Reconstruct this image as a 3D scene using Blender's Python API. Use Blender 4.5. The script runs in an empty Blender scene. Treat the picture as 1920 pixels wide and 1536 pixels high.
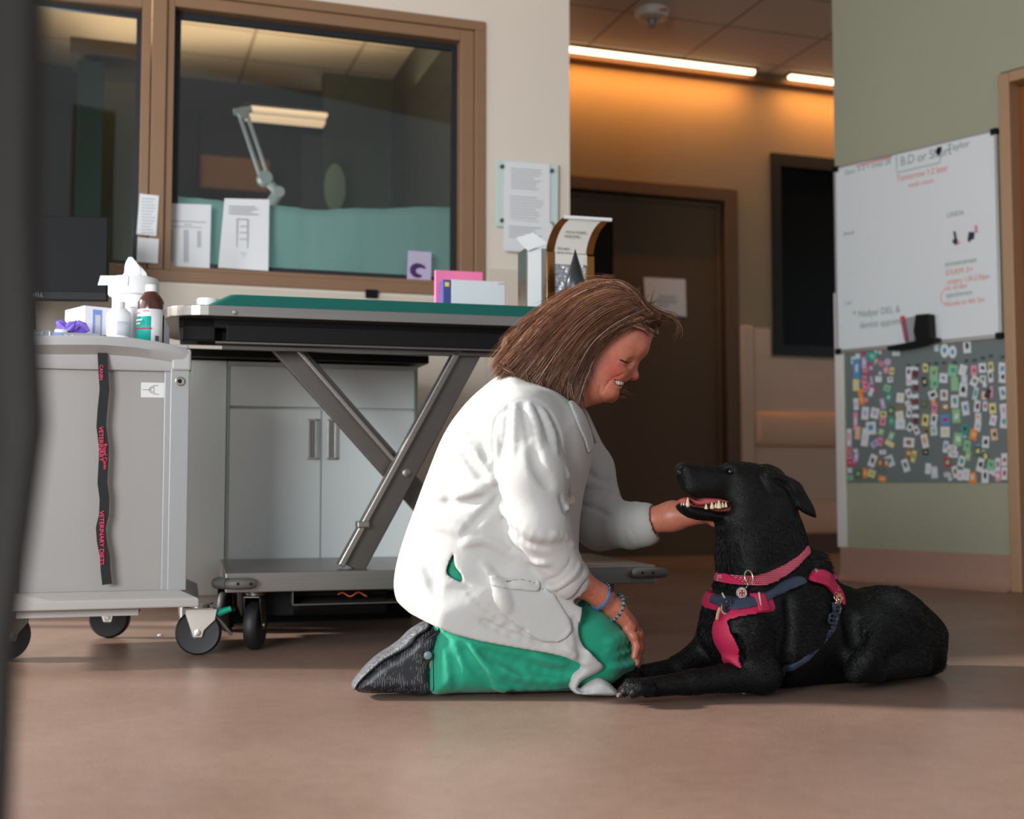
import bpy, bmesh, math, random
import numpy as np
from mathutils import Vector, Matrix, noise
rnd = random.Random(7)
SC = bpy.context.scene
COL = SC.collection
# ---------------------------------------------------------------- camera geometry
H = 0.47; FP = 2240.0; PITCH = math.radians(3.5)
CP, SP = math.cos(PITCH), math.sin(PITCH)
def ray(px, py):
    u = (px-960)/FP; v = (768-py)/FP
    return Vector((u, CP - v*SP, SP + v*CP))
def at_y(px, py, Y):
    r = ray(px, py); l = Y/r.y
    return Vector((r.x*l, Y, H + r.z*l))
def on_floor(px, py, z=0):
    r = ray(px, py); l = (z-H)/r.z
    return Vector((r.x*l, r.y*l, z))
class Fr:
    """vertical plane Y = Y0 + m X : s along it (to the right), t away from the room side, z up"""
    def __init__(s, Y0, m):
        a = math.atan(m); s.o = Vector((0, Y0, 0)); s.d = Vector((math.cos(a), math.sin(a), 0))
        s.n = Vector((-math.sin(a), math.cos(a), 0)); s.ang = a
    def L(s, a, t, z): return s.o + s.d*a + s.n*t + Vector((0, 0, z))
    def P(s, px, py, t=0):
        r = ray(px, py); c = Vector((0, 0, H))
        l = (s.o + s.n*t - c).dot(s.n)/r.dot(s.n)
        return c + r*l
    def sz(s, px, py, t=0):
        p = s.P(px, py, t) - s.o
        return p.dot(s.d), p.z
    def S(s, px, t=0, py=905): return s.sz(px, py, t)[0]
    def Z(s, px, py, t=0): return s.sz(px, py, t)[1]
    def mpp(s, px, py, t=0):                      # metres per pixel there
        p = s.P(px, py, t); return (p.y*CP + (p.z-H)*SP)/FP
# ---------------------------------------------------------------- materials
def lin(c):
    c = c/255.0
    return c/12.92 if c <= 0.04045 else ((c+0.055)/1.055)**2.4
def rgb(r, g, b): return (lin(r), lin(g), lin(b), 1)
MATS = {}
def mat(name, col, rough=0.5, metal=0.0, var=0.0, vscale=8.0, bump=0.0, bscale=200.0, spec=0.5, emit=None, estr=0,
        trans=0, coat=0, stretch=None, sss=0, attr=None, sheen=0, bdist=0.002, alpha=1):
    if name in MATS: return MATS[name]
    m = bpy.data.materials.new(name); m.use_nodes = True; nt = m.node_tree; N = nt.nodes; Lk = nt.links
    b = N['Principled BSDF']; c = rgb(*col)
    b.inputs['Base Color'].default_value = c; b.inputs['Roughness'].default_value = rough
    b.inputs['Metallic'].default_value = metal; b.inputs['Specular IOR Level'].default_value = spec
    b.inputs['Transmission Weight'].default_value = trans; b.inputs['Coat Weight'].default_value = coat
    if alpha < 1: b.inputs['Alpha'].default_value = alpha
    if sheen: b.inputs['Sheen Weight'].default_value = sheen
    if sss:
        b.inputs['Subsurface Weight'].default_value = sss; b.inputs['Subsurface Radius'].default_value = (0.012, 0.005, 0.003)
        b.inputs['Subsurface Scale'].default_value = 1.0
    if emit: b.inputs['Emission Color'].default_value = rgb(*emit); b.inputs['Emission Strength'].default_value = estr
    tc = N.new('ShaderNodeTexCoord'); src = tc.outputs['Object']
    if stretch:
        mp = N.new('ShaderNodeMapping'); mp.inputs['Scale'].default_value = stretch; Lk.new(src, mp.inputs[0]); src = mp.outputs[0]
    if attr:
        at = N.new('ShaderNodeAttribute'); at.attribute_name = attr; base = at.outputs['Color']
    else: base = None
    if var:
        n = N.new('ShaderNodeTexNoise'); n.inputs['Scale'].default_value = vscale; n.inputs['Detail'].default_value = 5
        Lk.new(src, n.inputs['Vector'])
        r = N.new('ShaderNodeMapRange'); r.inputs[1].default_value = 0.3; r.inputs[2].default_value = 0.7
        r.inputs[3].default_value = 1-var; r.inputs[4].default_value = 1+var
        Lk.new(n.outputs['Fac'], r.inputs[0])
        mx = N.new('ShaderNodeVectorMath'); mx.operation = 'SCALE'
        if base: Lk.new(base, mx.inputs[0])
        else: mx.inputs[0].default_value = c[:3]
        Lk.new(r.outputs[0], mx.inputs['Scale']); Lk.new(mx.outputs[0], b.inputs['Base Color'])
    elif base: Lk.new(base, b.inputs['Base Color'])
    if bump:
        n2 = N.new('ShaderNodeTexNoise'); n2.inputs['Scale'].default_value = bscale; n2.inputs['Detail'].default_value = 3
        Lk.new(src, n2.inputs['Vector']); bp = N.new('ShaderNodeBump'); bp.inputs['Strength'].default_value = bump
        bp.inputs['Distance'].default_value = bdist; Lk.new(n2.outputs['Fac'], bp.inputs['Height']); Lk.new(bp.outputs[0], b.inputs['Normal'])
    MATS[name] = m
    return m
def glassmat(name, tint, refl=0.08, rough=0.02):
    """thin pane: mostly clear, mirror share rising at grazing angles"""
    m = bpy.data.materials.new(name); m.use_nodes = True; N = m.node_tree.nodes; Lk = m.node_tree.links; N.clear()
    o = N.new('ShaderNodeOutputMaterial'); t = N.new('ShaderNodeBsdfTransparent'); t.inputs[0].default_value = rgb(*tint)
    g = N.new('ShaderNodeBsdfGlossy'); g.inputs['Roughness'].default_value = rough
    f = N.new('ShaderNodeFresnel'); f.inputs[0].default_value = 1.5
    mx = N.new('ShaderNodeMixShader'); Lk.new(f.outputs[0], mx.inputs[0]); Lk.new(t.outputs[0], mx.inputs[1]); Lk.new(g.outputs[0], mx.inputs[2])
    Lk.new(mx.outputs[0], o.inputs[0]); MATS[name] = m
    return m
# ---------------------------------------------------------------- objects
def tag(o, label=None, cat=None, group=None, kind=None):
    if label: o['label'] = label
    if cat: o['category'] = cat
    if group: o['group'] = group
    if kind: o['kind'] = kind
    return o
def thing(name, loc, label, cat, group=None):
    o = bpy.data.objects.new(name, None); COL.objects.link(o); o.location = loc; o.empty_display_size = 0.05
    return tag(o, label, cat, group)
def wloc(o):
    v = Vector((0, 0, 0))
    while o is not None: v += Vector(o.location); o = o.parent
    return v
class MB:
    def __init__(s): s.v = []; s.f = []; s.mi = []; s.cur = 0
    def add(s, vs, fs):
        b = len(s.v); s.v += [Vector(v) for v in vs]; s.f += [[b+i for i in f] for f in fs]; s.mi += [s.cur]*len(fs); return s
    def slot(s, i): s.cur = i; return s
    def hexa(s, p):                                # 8 corners: bottom 4 ccw, top 4 ccw
        return s.add(p, [(3,2,1,0), (4,5,6,7), (0,1,5,4), (1,2,6,5), (2,3,7,6), (3,0,4,7)])
    def fbox(s, F, s0, s1, t0, t1, z0, z1):
        if s0 > s1: s0, s1 = s1, s0
        if z0 > z1: z0, z1 = z1, z0
        if t0 > t1: t0, t1 = t1, t0
        return s.hexa([F.L(s0,t0,z0), F.L(s1,t0,z0), F.L(s1,t1,z0), F.L(s0,t1,z0), F.L(s0,t0,z1), F.L(s1,t0,z1), F.L(s1,t1,z1), F.L(s0,t1,z1)])
    def pbox(s, F, px0, py0, px1, py1, t0, th):   # front face covers the pixel rectangle (rows measured at the left edge)
        a = F.S(px0, t0); b = F.S(px1, t0)
        return s.fbox(F, a, b, t0, t0+th, F.Z(px0, py1, t0), F.Z(px0, py0, t0))
    def box(s, c, d, rz=0):
        R = Matrix.Rotation(rz, 3, 'Z'); c = Vector(c); p = []
        for z in (-1, 1):
            for x, y in ((-1,-1), (1,-1), (1,1), (-1,1)): p.append(c + R@Vector((x*d[0]/2, y*d[1]/2, z*d[2]/2)))
        return s.hexa(p)
    def prism(s, poly, off):                       # polygon of world points (any plane), extruded by vector off
        n = len(poly); off = Vector(off); b = [Vector(p) for p in poly]
        return s.add(b + [p+off for p in b], [tuple(range(n-1, -1, -1)), tuple(range(n, 2*n))] + [(i, (i+1) % n, n+(i+1) % n, n+i) for i in range(n)])
    def tube(s, pts, r, n=10, caps=True, closed=False, flat=1.0, up=None):
        pts = [Vector(p) for p in pts]; m = len(pts); rs = r if isinstance(r, (list, tuple)) else [r]*m
        vs = []; prev = None
        for i, p in enumerate(pts):
            a = pts[(i-1) % m] if (i or closed) else p; b = pts[(i+1) % m] if (i < m-1 or closed) else p
            d = (b-a).normalized()
            if prev is None:
                u = Vector(up) if up is not None else (Vector((0,0,1)) if abs(d.z) < 0.9 else Vector((1,0,0)))
            else: u = prev
            u = (u - d*u.dot(d)).normalized(); prev = u; w = d.cross(u)
            for k in range(n):
                t = 2*math.pi*k/n; vs.append(p + (u*math.cos(t) + w*math.sin(t)*flat)*rs[i])
        fs = []
        for i in range(m if closed else m-1):
            j = (i+1) % m
            for k in range(n): fs.append((i*n+k, i*n+(k+1) % n, j*n+(k+1) % n, j*n+k))
        if caps and not closed: fs += [tuple(range(n-1, -1, -1)), tuple((m-1)*n+k for k in range(n))]
        return s.add(vs, fs)
    def strap(s, pts, nrm, w, th):                 # flat band along pts; nrm = outward normals; w = width
        m = len(pts); vs = []
        for i, p in enumerate(pts):
            a = pts[max(i-1, 0)]; b = pts[min(i+1, m-1)]; d = (Vector(b)-Vector(a)).normalized(); n = Vector(nrm[i]).normalized()
            sd = d.cross(n).normalized()*w/2; p = Vector(p); nn = n*th
            vs += [p-sd, p+sd, p+sd+nn, p-sd+nn]
        fs = []
        for i in range(m-1):
            for k in range(4): fs.append((4*i+k, 4*i+(k+1) % 4, 4*i+4+(k+1) % 4, 4*i+4+k))
        fs += [(3,2,1,0), (4*m-4, 4*m-3, 4*m-2, 4*m-1)]
        return s.add(vs, fs)
    def lathe(s, c, prof, n=28, ax=(0,0,1)):       # profile (r, h) along ax from c
        ax = Vector(ax).normalized(); u = Vector((1,0,0)) if abs(ax.z) > 0.7 else Vector((0,0,1))
        u = (u-ax*u.dot(ax)).normalized(); w = ax.cross(u); c = Vector(c); vs = []
        for r, h in prof:
            for k in range(n):
                t = 2*math.pi*k/n; vs.append(c + ax*h + (u*math.cos(t)+w*math.sin(t))*max(r, 1e-4))
        fs = [(i*n+k, i*n+(k+1) % n, (i+1)*n+(k+1) % n, (i+1)*n+k) for i in range(len(prof)-1) for k in range(n)]
        fs += [tuple(range(n-1, -1, -1)), tuple((len(prof)-1)*n+k for k in range(n))]
        return s.add(vs, fs)
    def cyl(s, p, q, r, n=20): return s.tube([p, q], r, n)
    def grid(s, rows):                             # rows of points -> sheet
        m = len(rows[0]); vs = [p for r_ in rows for p in r_]
        return s.add(vs, [(i*m+k, i*m+k+1, (i+1)*m+k+1, (i+1)*m+k) for i in range(len(rows)-1) for k in range(m-1)])
    def sheet(s, rows, off):                       # sheet with thickness: off vector
        off = Vector(off); m = len(rows[0]); n = len(rows)
        A = [Vector(p) for r_ in rows for p in r_]; vs = A + [p+off for p in A]; N = len(A)
        fs = [(i*m+k, i*m+k+1, (i+1)*m+k+1, (i+1)*m+k) for i in range(n-1) for k in range(m-1)]
        fs += [(N+i*m+k, N+(i+1)*m+k, N+(i+1)*m+k+1, N+i*m+k+1) for i in range(n-1) for k in range(m-1)]
        ring = [k for k in range(m)] + [i*m+m-1 for i in range(1, n)] + [(n-1)*m+k for k in range(m-2, -1, -1)] + [i*m for i in range(n-2, 0, -1)]
        for i in range(len(ring)):
            a, b = ring[i], ring[(i+1) % len(ring)]; fs.append((a, N+a, N+b, b))
        return s.add(vs, fs)
def obj(name, mb, m, parent=None, smooth=False, bevel=0, fix=True, seg=2):
    o0 = wloc(parent) if parent else Vector((0, 0, 0))
    if parent is None and mb.v:                    # origin at the base of the thing
        mn = [min(v[k] for v in mb.v) for k in range(3)]; mxx = [max(v[k] for v in mb.v) for k in range(3)]
        o0 = Vector(((mn[0]+mxx[0])/2, (mn[1]+mxx[1])/2, mn[2]))
    me = bpy.data.meshes.new(name); me.from_pydata([tuple(v-o0) for v in mb.v], [], mb.f)
    if fix:
        bm = bmesh.new(); bm.from_mesh(me); bmesh.ops.recalc_face_normals(bm, faces=bm.faces); bm.to_mesh(me); bm.free()
    ms = m if isinstance(m, (list, tuple)) else [m]
    for q in ms: me.materials.append(q)
    if len(ms) > 1:
        for p, i in zip(me.polygons, mb.mi): p.material_index = min(i, len(ms)-1)
    if smooth:
        me.polygons.foreach_set('use_smooth', [True]*len(me.polygons))
        if smooth != 'all': me.set_sharp_from_angle(angle=math.radians(40))
    o = bpy.data.objects.new(name, me); COL.objects.link(o)
    if parent: o.parent = parent
    else: o.location = o0
    if bevel:
        b = o.modifiers.new('bevel', 'BEVEL'); b.width = bevel; b.segments = seg; b.limit_method = 'ANGLE'; b.angle_limit = math.radians(35)
    return o
def struct(name, mb, m, **k): return tag(obj(name, mb, m, **k), kind='structure')
def text(name, s, pos, right, up, size, m, parent, depth=0.0006, align='LEFT', squash=1.0):
    """built lettering: mesh made from a text curve, lying on a surface"""
    cu = bpy.data.curves.new(name, 'FONT'); cu.body = s; cu.size = size; cu.extrude = depth/2; cu.align_x = align; cu.resolution_u = 3
    t = bpy.data.objects.new(name, cu); COL.objects.link(t); bpy.context.view_layer.update()
    me = bpy.data.meshes.new_from_object(t); COL.objects.unlink(t); bpy.data.objects.remove(t)
    r = Vector(right).normalized(); u = Vector(up); u = (u-r*u.dot(r)).normalized(); n = r.cross(u)
    o0 = wloc(parent) if parent else Vector((0, 0, 0)); pos = Vector(pos)
    for v in me.vertices: c = v.co; v.co = pos + r*c.x*squash + u*c.y + n*(c.z+depth/2) - o0
    me.materials.clear(); me.materials.append(m); o = bpy.data.objects.new(name, me); COL.objects.link(o)
    if parent: o.parent = parent
    return o
# ================================================================ the room
CEIL = 3.18
FW = Fr(5.0, 0.33)        # wall with the internal windows (left)
FH = Fr(7.3, 0.34)        # far wall of the passage, with the door
FG = Fr(7.78, -1.2)       # green wall with the whiteboard (right)
m_wall = mat('warm_white_paint', (228,215,200), 0.6, var=0.02, vscale=2, bump=0.05, bscale=300)
m_wains = mat('wall_panel_beige', (214,200,184), 0.45, var=0.02)
m_green = mat('sage_green_paint', (166,165,142), 0.6, var=0.02, vscale=2, bump=0.04, bscale=300)
m_hall = mat('passage_paint', (142,124,98), 0.65, var=0.02)
m_bronze = mat('bronze_frame', (142,108,80), 0.45, var=0.03)
m_blackseal = mat('black_gasket', (28,30,33), 0.5)
m_glass = glassmat('window_glass', (240,243,240))
m_tile = None
def ceiling_mat():
    m = bpy.data.materials.new('ceiling_tiles'); m.use_nodes = True; N = m.node_tree.nodes; L = m.node_tree.links; b = N['Principled BSDF']
    b.inputs['Roughness'].default_value = 0.8
    tc = N.new('ShaderNodeTexCoord'); mp = N.new('ShaderNodeMapping'); mp.inputs['Rotation'].default_value = (0, 0, -FH.ang)
    L.new(tc.outputs['Object'], mp.inputs[0]); br = N.new('ShaderNodeTexBrick'); br.offset = 0; br.squash = 1
    br.inputs['Color1'].default_value = rgb(196,180,164); br.inputs['Color2'].default_value = rgb(190,175,160); br.inputs['Mortar'].default_value = rgb(150,136,122)
    br.inputs['Scale'].default_value = 1; br.inputs['Mortar Size'].default_value = 0.012; br.inputs['Brick Width'].default_value = 0.66; br.inputs['Row Height'].default_value = 0.5
    L.new(mp.outputs[0], br.inputs['Vector']); L.new(br.outputs['Color'], b.inputs['Base Color'])
    bp = N.new('ShaderNodeBump'); bp.inputs['Strength'].default_value = 0.6; bp.inputs['Distance'].default_value = 0.006; bp.invert = True
    L.new(br.outputs['Fac'], bp.inputs['Height']); L.new(bp.outputs[0], b.inputs['Normal'])
    return m
def floor_mat():
    m = bpy.data.materials.new('resin_floor'); m.use_nodes = True; N = m.node_tree.nodes; L = m.node_tree.links; b = N['Principled BSDF']
    tc = N.new('ShaderNodeTexCoord')
    def nz(sc, d, x=None):
        n = N.new('ShaderNodeTexNoise'); n.inputs['Scale'].default_value = sc; n.inputs['Detail'].default_value = d
        L.new(tc.outputs['Object'], n.inputs['Vector']); return n.outputs['Fac']
    def ramp(src, a, b_, c0, c1):
        r = N.new('ShaderNodeValToRGB'); r.color_ramp.elements[0].position = a; r.color_ramp.elements[1].position = b_
        r.color_ramp.elements[0].color = c0; r.color_ramp.elements[1].color = c1; L.new(src, r.inputs[0]); return r.outputs[0]
    big = ramp(nz(1.6, 6), 0.3, 0.72, rgb(127,102,89), rgb(149,122,108))
    fine = ramp(nz(330, 2), 0.36, 0.66, (0.72,0.72,0.72,1), (1.22,1.22,1.22,1))
    mid = ramp(nz(28, 5), 0.3, 0.7, (0.93,0.93,0.93,1), (1.05,1.05,1.05,1))
    m1 = N.new('ShaderNodeMix'); m1.data_type = 'RGBA'; m1.blend_type = 'MULTIPLY'; m1.inputs[0].default_value = 1
    L.new(big, m1.inputs[6]); L.new(fine, m1.inputs[7])
    m2 = N.new('ShaderNodeMix'); m2.data_type = 'RGBA'; m2.blend_type = 'MULTIPLY'; m2.inputs[0].default_value = 1
    L.new(m1.outputs[2], m2.inputs[6]); L.new(mid, m2.inputs[7])
    # worn scuff marks
    mp = N.new('ShaderNodeMapping'); mp.inputs['Scale'].default_value = (3, 60, 1); mp.inputs['Rotation'].default_value = (0, 0, 0.3)
    L.new(tc.outputs['Object'], mp.inputs[0]); sn = N.new('ShaderNodeTexNoise'); sn.inputs['Scale'].default_value = 1.4; sn.inputs['Detail'].default_value = 4
    L.new(mp.outputs[0], sn.inputs['Vector']); sc = ramp(sn.outputs['Fac'], 0.72, 0.80, (0,0,0,1), (0.22,0.22,0.22,1))
    m3 = N.new('ShaderNodeMix'); m3.data_type = 'RGBA'; L.new(sc, m3.inputs[0]); L.new(m2.outputs[2], m3.inputs[6]); m3.inputs[7].default_value = rgb(206,182,168)
    L.new(m3.outputs[2], b.inputs['Base Color'])
    rr = N.new('ShaderNodeMapRange'); rr.inputs[3].default_value = 0.28; rr.inputs[4].default_value = 0.46; L.new(nz(6, 5), rr.inputs[0]); L.new(rr.outputs[0], b.inputs['Roughness'])
    b.inputs['Specular IOR Level'].default_value = 0.4
    bp = N.new('ShaderNodeBump'); bp.inputs['Strength'].default_value = 0.12; bp.inputs['Distance'].default_value = 0.001; L.new(nz(120, 3), bp.inputs['Height']); L.new(bp.outputs[0], b.inputs['Normal'])
    return m
m_floor = floor_mat(); m_ceil = ceiling_mat()
m_cove = mat('resin_cove', (172,134,118), 0.45, var=0.1, vscale=120)
struct('floor', MB().box((1.6, 3.6, -0.05), (11.8, 13.4, 0.1)), m_floor)
struct('ceiling', MB().box((1.6, 6.0, CEIL+0.05), (11.8, 8.6, 0.1)), m_ceil)
# ---- wall with the windows
sL = -2.75; sR = FW.S(1070); sfr = FW.S(908); zb = FW.Z(600, 543); zt = FW.Z(905, 42); wt = 0.16
w = MB(); w.fbox(FW, sL, sR, 0, wt, 0, zb); w.fbox(FW, sL, sR, 0, wt, zt, CEIL); w.fbox(FW, sfr, sR, 0, wt, zb, zt); w.fbox(FW, sL, FW.S(-230), 0, wt, zb, zt)
struct('wall_left', w, m_wall)
# ledge line of the wainscot panel to the right of the window
struct('trim_1', MB().fbox(FW, sfr+0.01, sR-0.002, -0.008, 0, 0.12, FW.Z(940, 505)).fbox(FW, sL, sfr+0.01, -0.008, 0, 0.12, zb-0.012), m_wains, bevel=0.003)
struct('baseboard_left', MB().fbox(FW, sL, sR, -0.012, 0, 0, 0.12), m_cove)
g0, g1 = FW.S(313), FW.S(862); zg0, zg1 = FW.Z(600, 514), FW.Z(600, 44)
l1 = FW.S(250)
def rect_frame(mb, s0, s1, z0, z1, wdt, t0, t1):
    mb.fbox(FW, s0, s0+wdt, t0, t1, z0, z1); mb.fbox(FW, s1-wdt, s1, t0, t1, z0, z1)
    mb.fbox(FW, s0+wdt, s1-wdt, t0, t1, z0, z0+wdt); mb.fbox(FW, s0+wdt, s1-wdt, t0, t1, z1-wdt, z1)
fm = MB()   # outer casing
c0 = FW.S(-230)
fm.fbox(FW, c0, sfr, -0.012, 0.05, zb, zb+0.045); fm.fbox(FW, c0, sfr, -0.012, 0.05, zt-0.04, zt)
fm.fbox(FW, sfr-0.045, sfr, -0.012, 0.05, zb+0.045, zt-0.04); fm.fbox(FW, FW.S(270), FW.S(298), -0.012, 0.06, zb+0.045, zt-0.04)
w1 = struct('window_1', fm, m_bronze, bevel=0.003)
in_ = MB(); a, b = FW.S(299), sfr-0.047
in_.fbox(FW, a, g0, 0.0, 0.07, zb+0.046, zt-0.041); in_.fbox(FW, g1, b, 0.0, 0.07, zb+0.046, zt-0.041)
in_.fbox(FW, g0, g1, 0.0, 0.07, zb+0.046, zg0); in_.fbox(FW, g0, g1, 0.0, 0.07, zg1, zt-0.041)
obj('window_frame', in_, m_bronze, w1, bevel=0.003)
gk = MB(); rect_frame(gk, g0, g1, zg0, zg1, 0.026, 0.055, 0.075); obj('window_gasket', gk, m_blackseal, w1)
obj('window_pane', MB().fbox(FW, g0+0.02, g1-0.02, 0.06, 0.066, zg0+0.02, zg1-0.02), m_glass, w1)
h0, h1 = FW.S(-215), FW.S(250); zh1 = FW.Z(248, 12)
f2 = MB(); f2.fbox(FW, h1, FW.S(268), 0.0, 0.07, zb+0.046, zt-0.041); f2.fbox(FW, h0, h1, 0, 0.07, zb+0.046, zg0); f2.fbox(FW, h0, h1, 0, 0.07, zh1, zt-0.041)
w2 = struct('window_2', f2, m_bronze, bevel=0.003)
gk = MB(); rect_frame(gk, h0, h1, zg0, zh1, 0.02, 0.055, 0.075); obj('window_gasket', gk, m_blackseal, w2)
obj('window_pane', MB().fbox(FW, h0+0.02, h1-0.015, 0.06, 0.066, zg0+0.015, zh1-0.015), m_glass, w2)
# ---- room behind the glass
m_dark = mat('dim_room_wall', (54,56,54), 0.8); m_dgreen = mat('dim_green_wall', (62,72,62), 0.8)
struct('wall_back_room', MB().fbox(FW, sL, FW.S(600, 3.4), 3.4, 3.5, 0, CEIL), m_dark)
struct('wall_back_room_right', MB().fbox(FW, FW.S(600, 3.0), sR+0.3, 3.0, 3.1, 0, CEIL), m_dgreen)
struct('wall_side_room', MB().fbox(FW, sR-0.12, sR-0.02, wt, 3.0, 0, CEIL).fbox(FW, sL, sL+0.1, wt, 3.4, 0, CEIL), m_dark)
# ---- passage
sHL = FH.S(930); sHR = FH.S(1780)
ds0, ds1 = FH.S(1040), FH.S(1362); dz = FH.Z(1200, 366)
vs0, vs1 = FH.S(1452), FH.S(1640); vz0, vz1 = FH.Z(1500, 668), FH.Z(1452, 288)
w = MB(); w.fbox(FH, sHL, ds0, 0, 0.15, 0, CEIL); w.fbox(FH, ds0, ds1, 0, 0.15, dz, CEIL); w.fbox(FH, ds1, vs0, 0, 0.15, 0, CEIL)
w.fbox(FH, vs0, vs1, 0, 0.15, 0, vz0); w.fbox(FH, vs0, vs1, 0, 0.15, vz1, CEIL); w.fbox(FH, vs1, sHR, 0, 0.15, 0, CEIL)
struct('wall_back', w, m_hall)
m_hallpanel = mat('passage_panel', (196,166,144), 0.5, var=0.02)
p0 = FH.S(1410); zp = FH.Z(1450, 617)
struct('trim_2', MB().fbox(FH, p0, sHR, -0.012, 0, 0.3, vz0-0.02).fbox(FH, p0, vs0-0.02, -0.012, 0, vz0-0.02, zp), m_hallpanel, bevel=0.003)
struct('trim_3', MB().fbox(FH, FH.S(1386), p0, -0.05, 0.0, 0.1, zp+0.01), m_hallpanel, bevel=0.012)
m_dframe = mat('dark_bronze_door_frame', (98,72,48), 0.5, var=0.03); m_door = mat('dark_brown_door', (92,70,45), 0.5, var=0.05, vscale=3, stretch=(6,6,1))
fo1 = FH.S(1385); fz = FH.Z(1200, 341)
f = MB(); f.fbox(FH, ds1, fo1, -0.03, 0.15, 0, fz); f.fbox(FH, ds0, ds1, -0.03, 0.15, dz, fz)
f.fbox(FH, ds1-0.03, ds1, 0.03, 0.12, 0, dz-0.03); f.fbox(FH, ds0, ds1, 0.03, 0.12, dz-0.03, dz)
d1 = struct('door_1', f, m_dframe, bevel=0.006)
leaf = MB(); lx0, lx1 = FH.S(1105), FH.S(1157); lz0, lz1 = FH.Z(1110, 640), FH.Z(1110, 408)
leaf.fbox(FH, ds0+0.01, lx0, 0.04, 0.09, 0.002, dz-0.035); leaf.fbox(FH, lx1, ds1-0.032, 0.04, 0.09, 0.002, dz-0.035)
leaf.fbox(FH, lx0, lx1, 0.04, 0.09, 0.002, lz0); leaf.fbox(FH, lx0, lx1, 0.04, 0.09, lz1, dz-0.035)
obj('door_leaf', leaf, m_door, d1)
obj('door_vision_panel', MB().fbox(FH, lx0, lx1, 0.05, 0.07, lz0, lz1), mat('black_glass', (10,12,12), 0.15), d1)
obj('kick_plate', MB().fbox(FH, FH.S(1085), ds1-0.06, 0.034, 0.04, 0.03, 0.22), mat('kick_plate_metal', (96,76,54), 0.4, 0.3), d1)
m_blk = mat('black_window_frame', (10,10,10), 0.5); m_dg = mat('dark_window_glass', (12,14,13), 0.25, spec=0.12)
f = MB(); q = 0.07
f.fbox(FH, vs0, vs0+q, -0.02, 0.1, vz0, vz1); f.fbox(FH, vs1-q, vs1, -0.02, 0.1, vz0, vz1); f.fbox(FH, vs0+q, vs1-q, -0.02, 0.1, vz0, vz0+q); f.fbox(FH, vs0+q, vs1-q, -0.02, 0.1, vz1-q*1.2, vz1)
w3 = struct('window_3', f, m_blk); obj('window_pane', MB().fbox(FH, vs0+q, vs1-q, 0.03, 0.04, vz0+q, vz1-q*1.2), m_dg, w3)
# padded wall rails
def rail(z0, z1, s0, dep):
    mb = MB(); zc = (z0+z1)/2; hr = (z1-z0)/2; rows = []
    for k in range(13):
        a = -math.pi/2 + math.pi*k/12; zz = zc + hr*math.sin(a); tt = -dep*math.cos(a)**0.5 if math.cos(a) > 0 else 0
        rows.append((tt-0.012, zz))
    n = len(rows); ss = [s0, s0+0.015, s0+0.05, sHR]; sc = [0.1, 0.75, 1, 1]
    vs = [FH.L(s_, (t+0.012)*c-0.012, zc+(z-zc)*(0.85+0.15*c)) for s_, c in zip(ss, sc) for t, z in rows]
    mb.add(vs, [(i*n+k, (i+1)*n+k, (i+1)*n+k+1, i*n+k+1) for i in range(3) for k in range(n-1)]); mb.add(vs[:n], [tuple(range(n))])
    return mb
m_rail = mat('bumper_rail_vinyl', (204,164,136), 0.45)
r1 = rail(FH.Z(1420, 838), FH.Z(1420, 772), FH.S(1410), 0.06); tag(obj('wall_bumper_rail', r1, m_rail, smooth='all'), 'tan rounded bumper rail along the far passage wall at waist height', 'wall bumper')
r2 = rail(FH.Z(1420, 1003), FH.Z(1420, 935), FH.S(1412), 0.04); tag(obj('wall_bumper_rail', r2, m_rail, smooth='all'), 'tan bumper rail low on the far passage wall just above the dark base', 'wall bumper')
struct('baseboard_back', MB().fbox(FH, fo1, sHR, -0.014, 0, 0, FH.Z(1500, 1003)), mat('dark_brown_base', (84,54,36), 0.5))
# light strips under the passage ceiling
m_led = mat('led_diffuser', (255,255,255), 0.5, emit=(255,226,180), estr=4)
m_lip = mat('strip_housing', (96,66,40), 0.6)
struct('trim_4', MB().fbox(FH, sHL, sHR, -0.10, 0.0, CEIL-0.055, CEIL), m_lip)
LEDS = [(940, 1402), (1470, 1790)]
for k, (a, b) in enumerate(LEDS):
    t = thing('ceiling_light_strip', FH.L(FH.S(a), -0.14, CEIL), ['long glowing light strip along the passage ceiling beside the window wall', 'short glowing light strip ending behind the green wall corner'][k], 'light')
    s0, s1 = FH.S(a), FH.S(b); zc = CEIL-0.018
    obj('diffuser', MB().tube([FH.L(s0, -0.14, zc), FH.L(s1, -0.14, zc)], 0.022, 12), m_led, t, smooth=True)
    obj('housing', MB().fbox(FH, s0-0.02, s1+0.02, -0.17, -0.11, CEIL-0.012, CEIL), m_lip, t)
# passage detector on the ceiling
c = at_y(1222, 6, 6.72); c.z = CEIL
sd = thing('ceiling_sprinkler', c, 'round white detector on the tiled passage ceiling', 'detector')
m_det = mat('detector_white', (190,176,166), 0.5)
obj('base', MB().lathe(c, [(0.10, 0), (0.10, -0.02), (0.085, -0.045), (0.05, -0.055)], 24), m_det, sd, smooth=True)
obj('sensor', MB().lathe(c-Vector((0,0,0.055)), [(0.03, 0), (0.03, -0.02), (0.018, -0.04)], 16), mat('sensor_grey', (120,112,108), 0.4, 0.5), sd, smooth=True)
obj('mark', MB().box(c+Vector((0.05, -0.085, -0.028)), (0.05, 0.008, 0.012)), mat('red_mark', (170,60,50), 0.5), sd)
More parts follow.
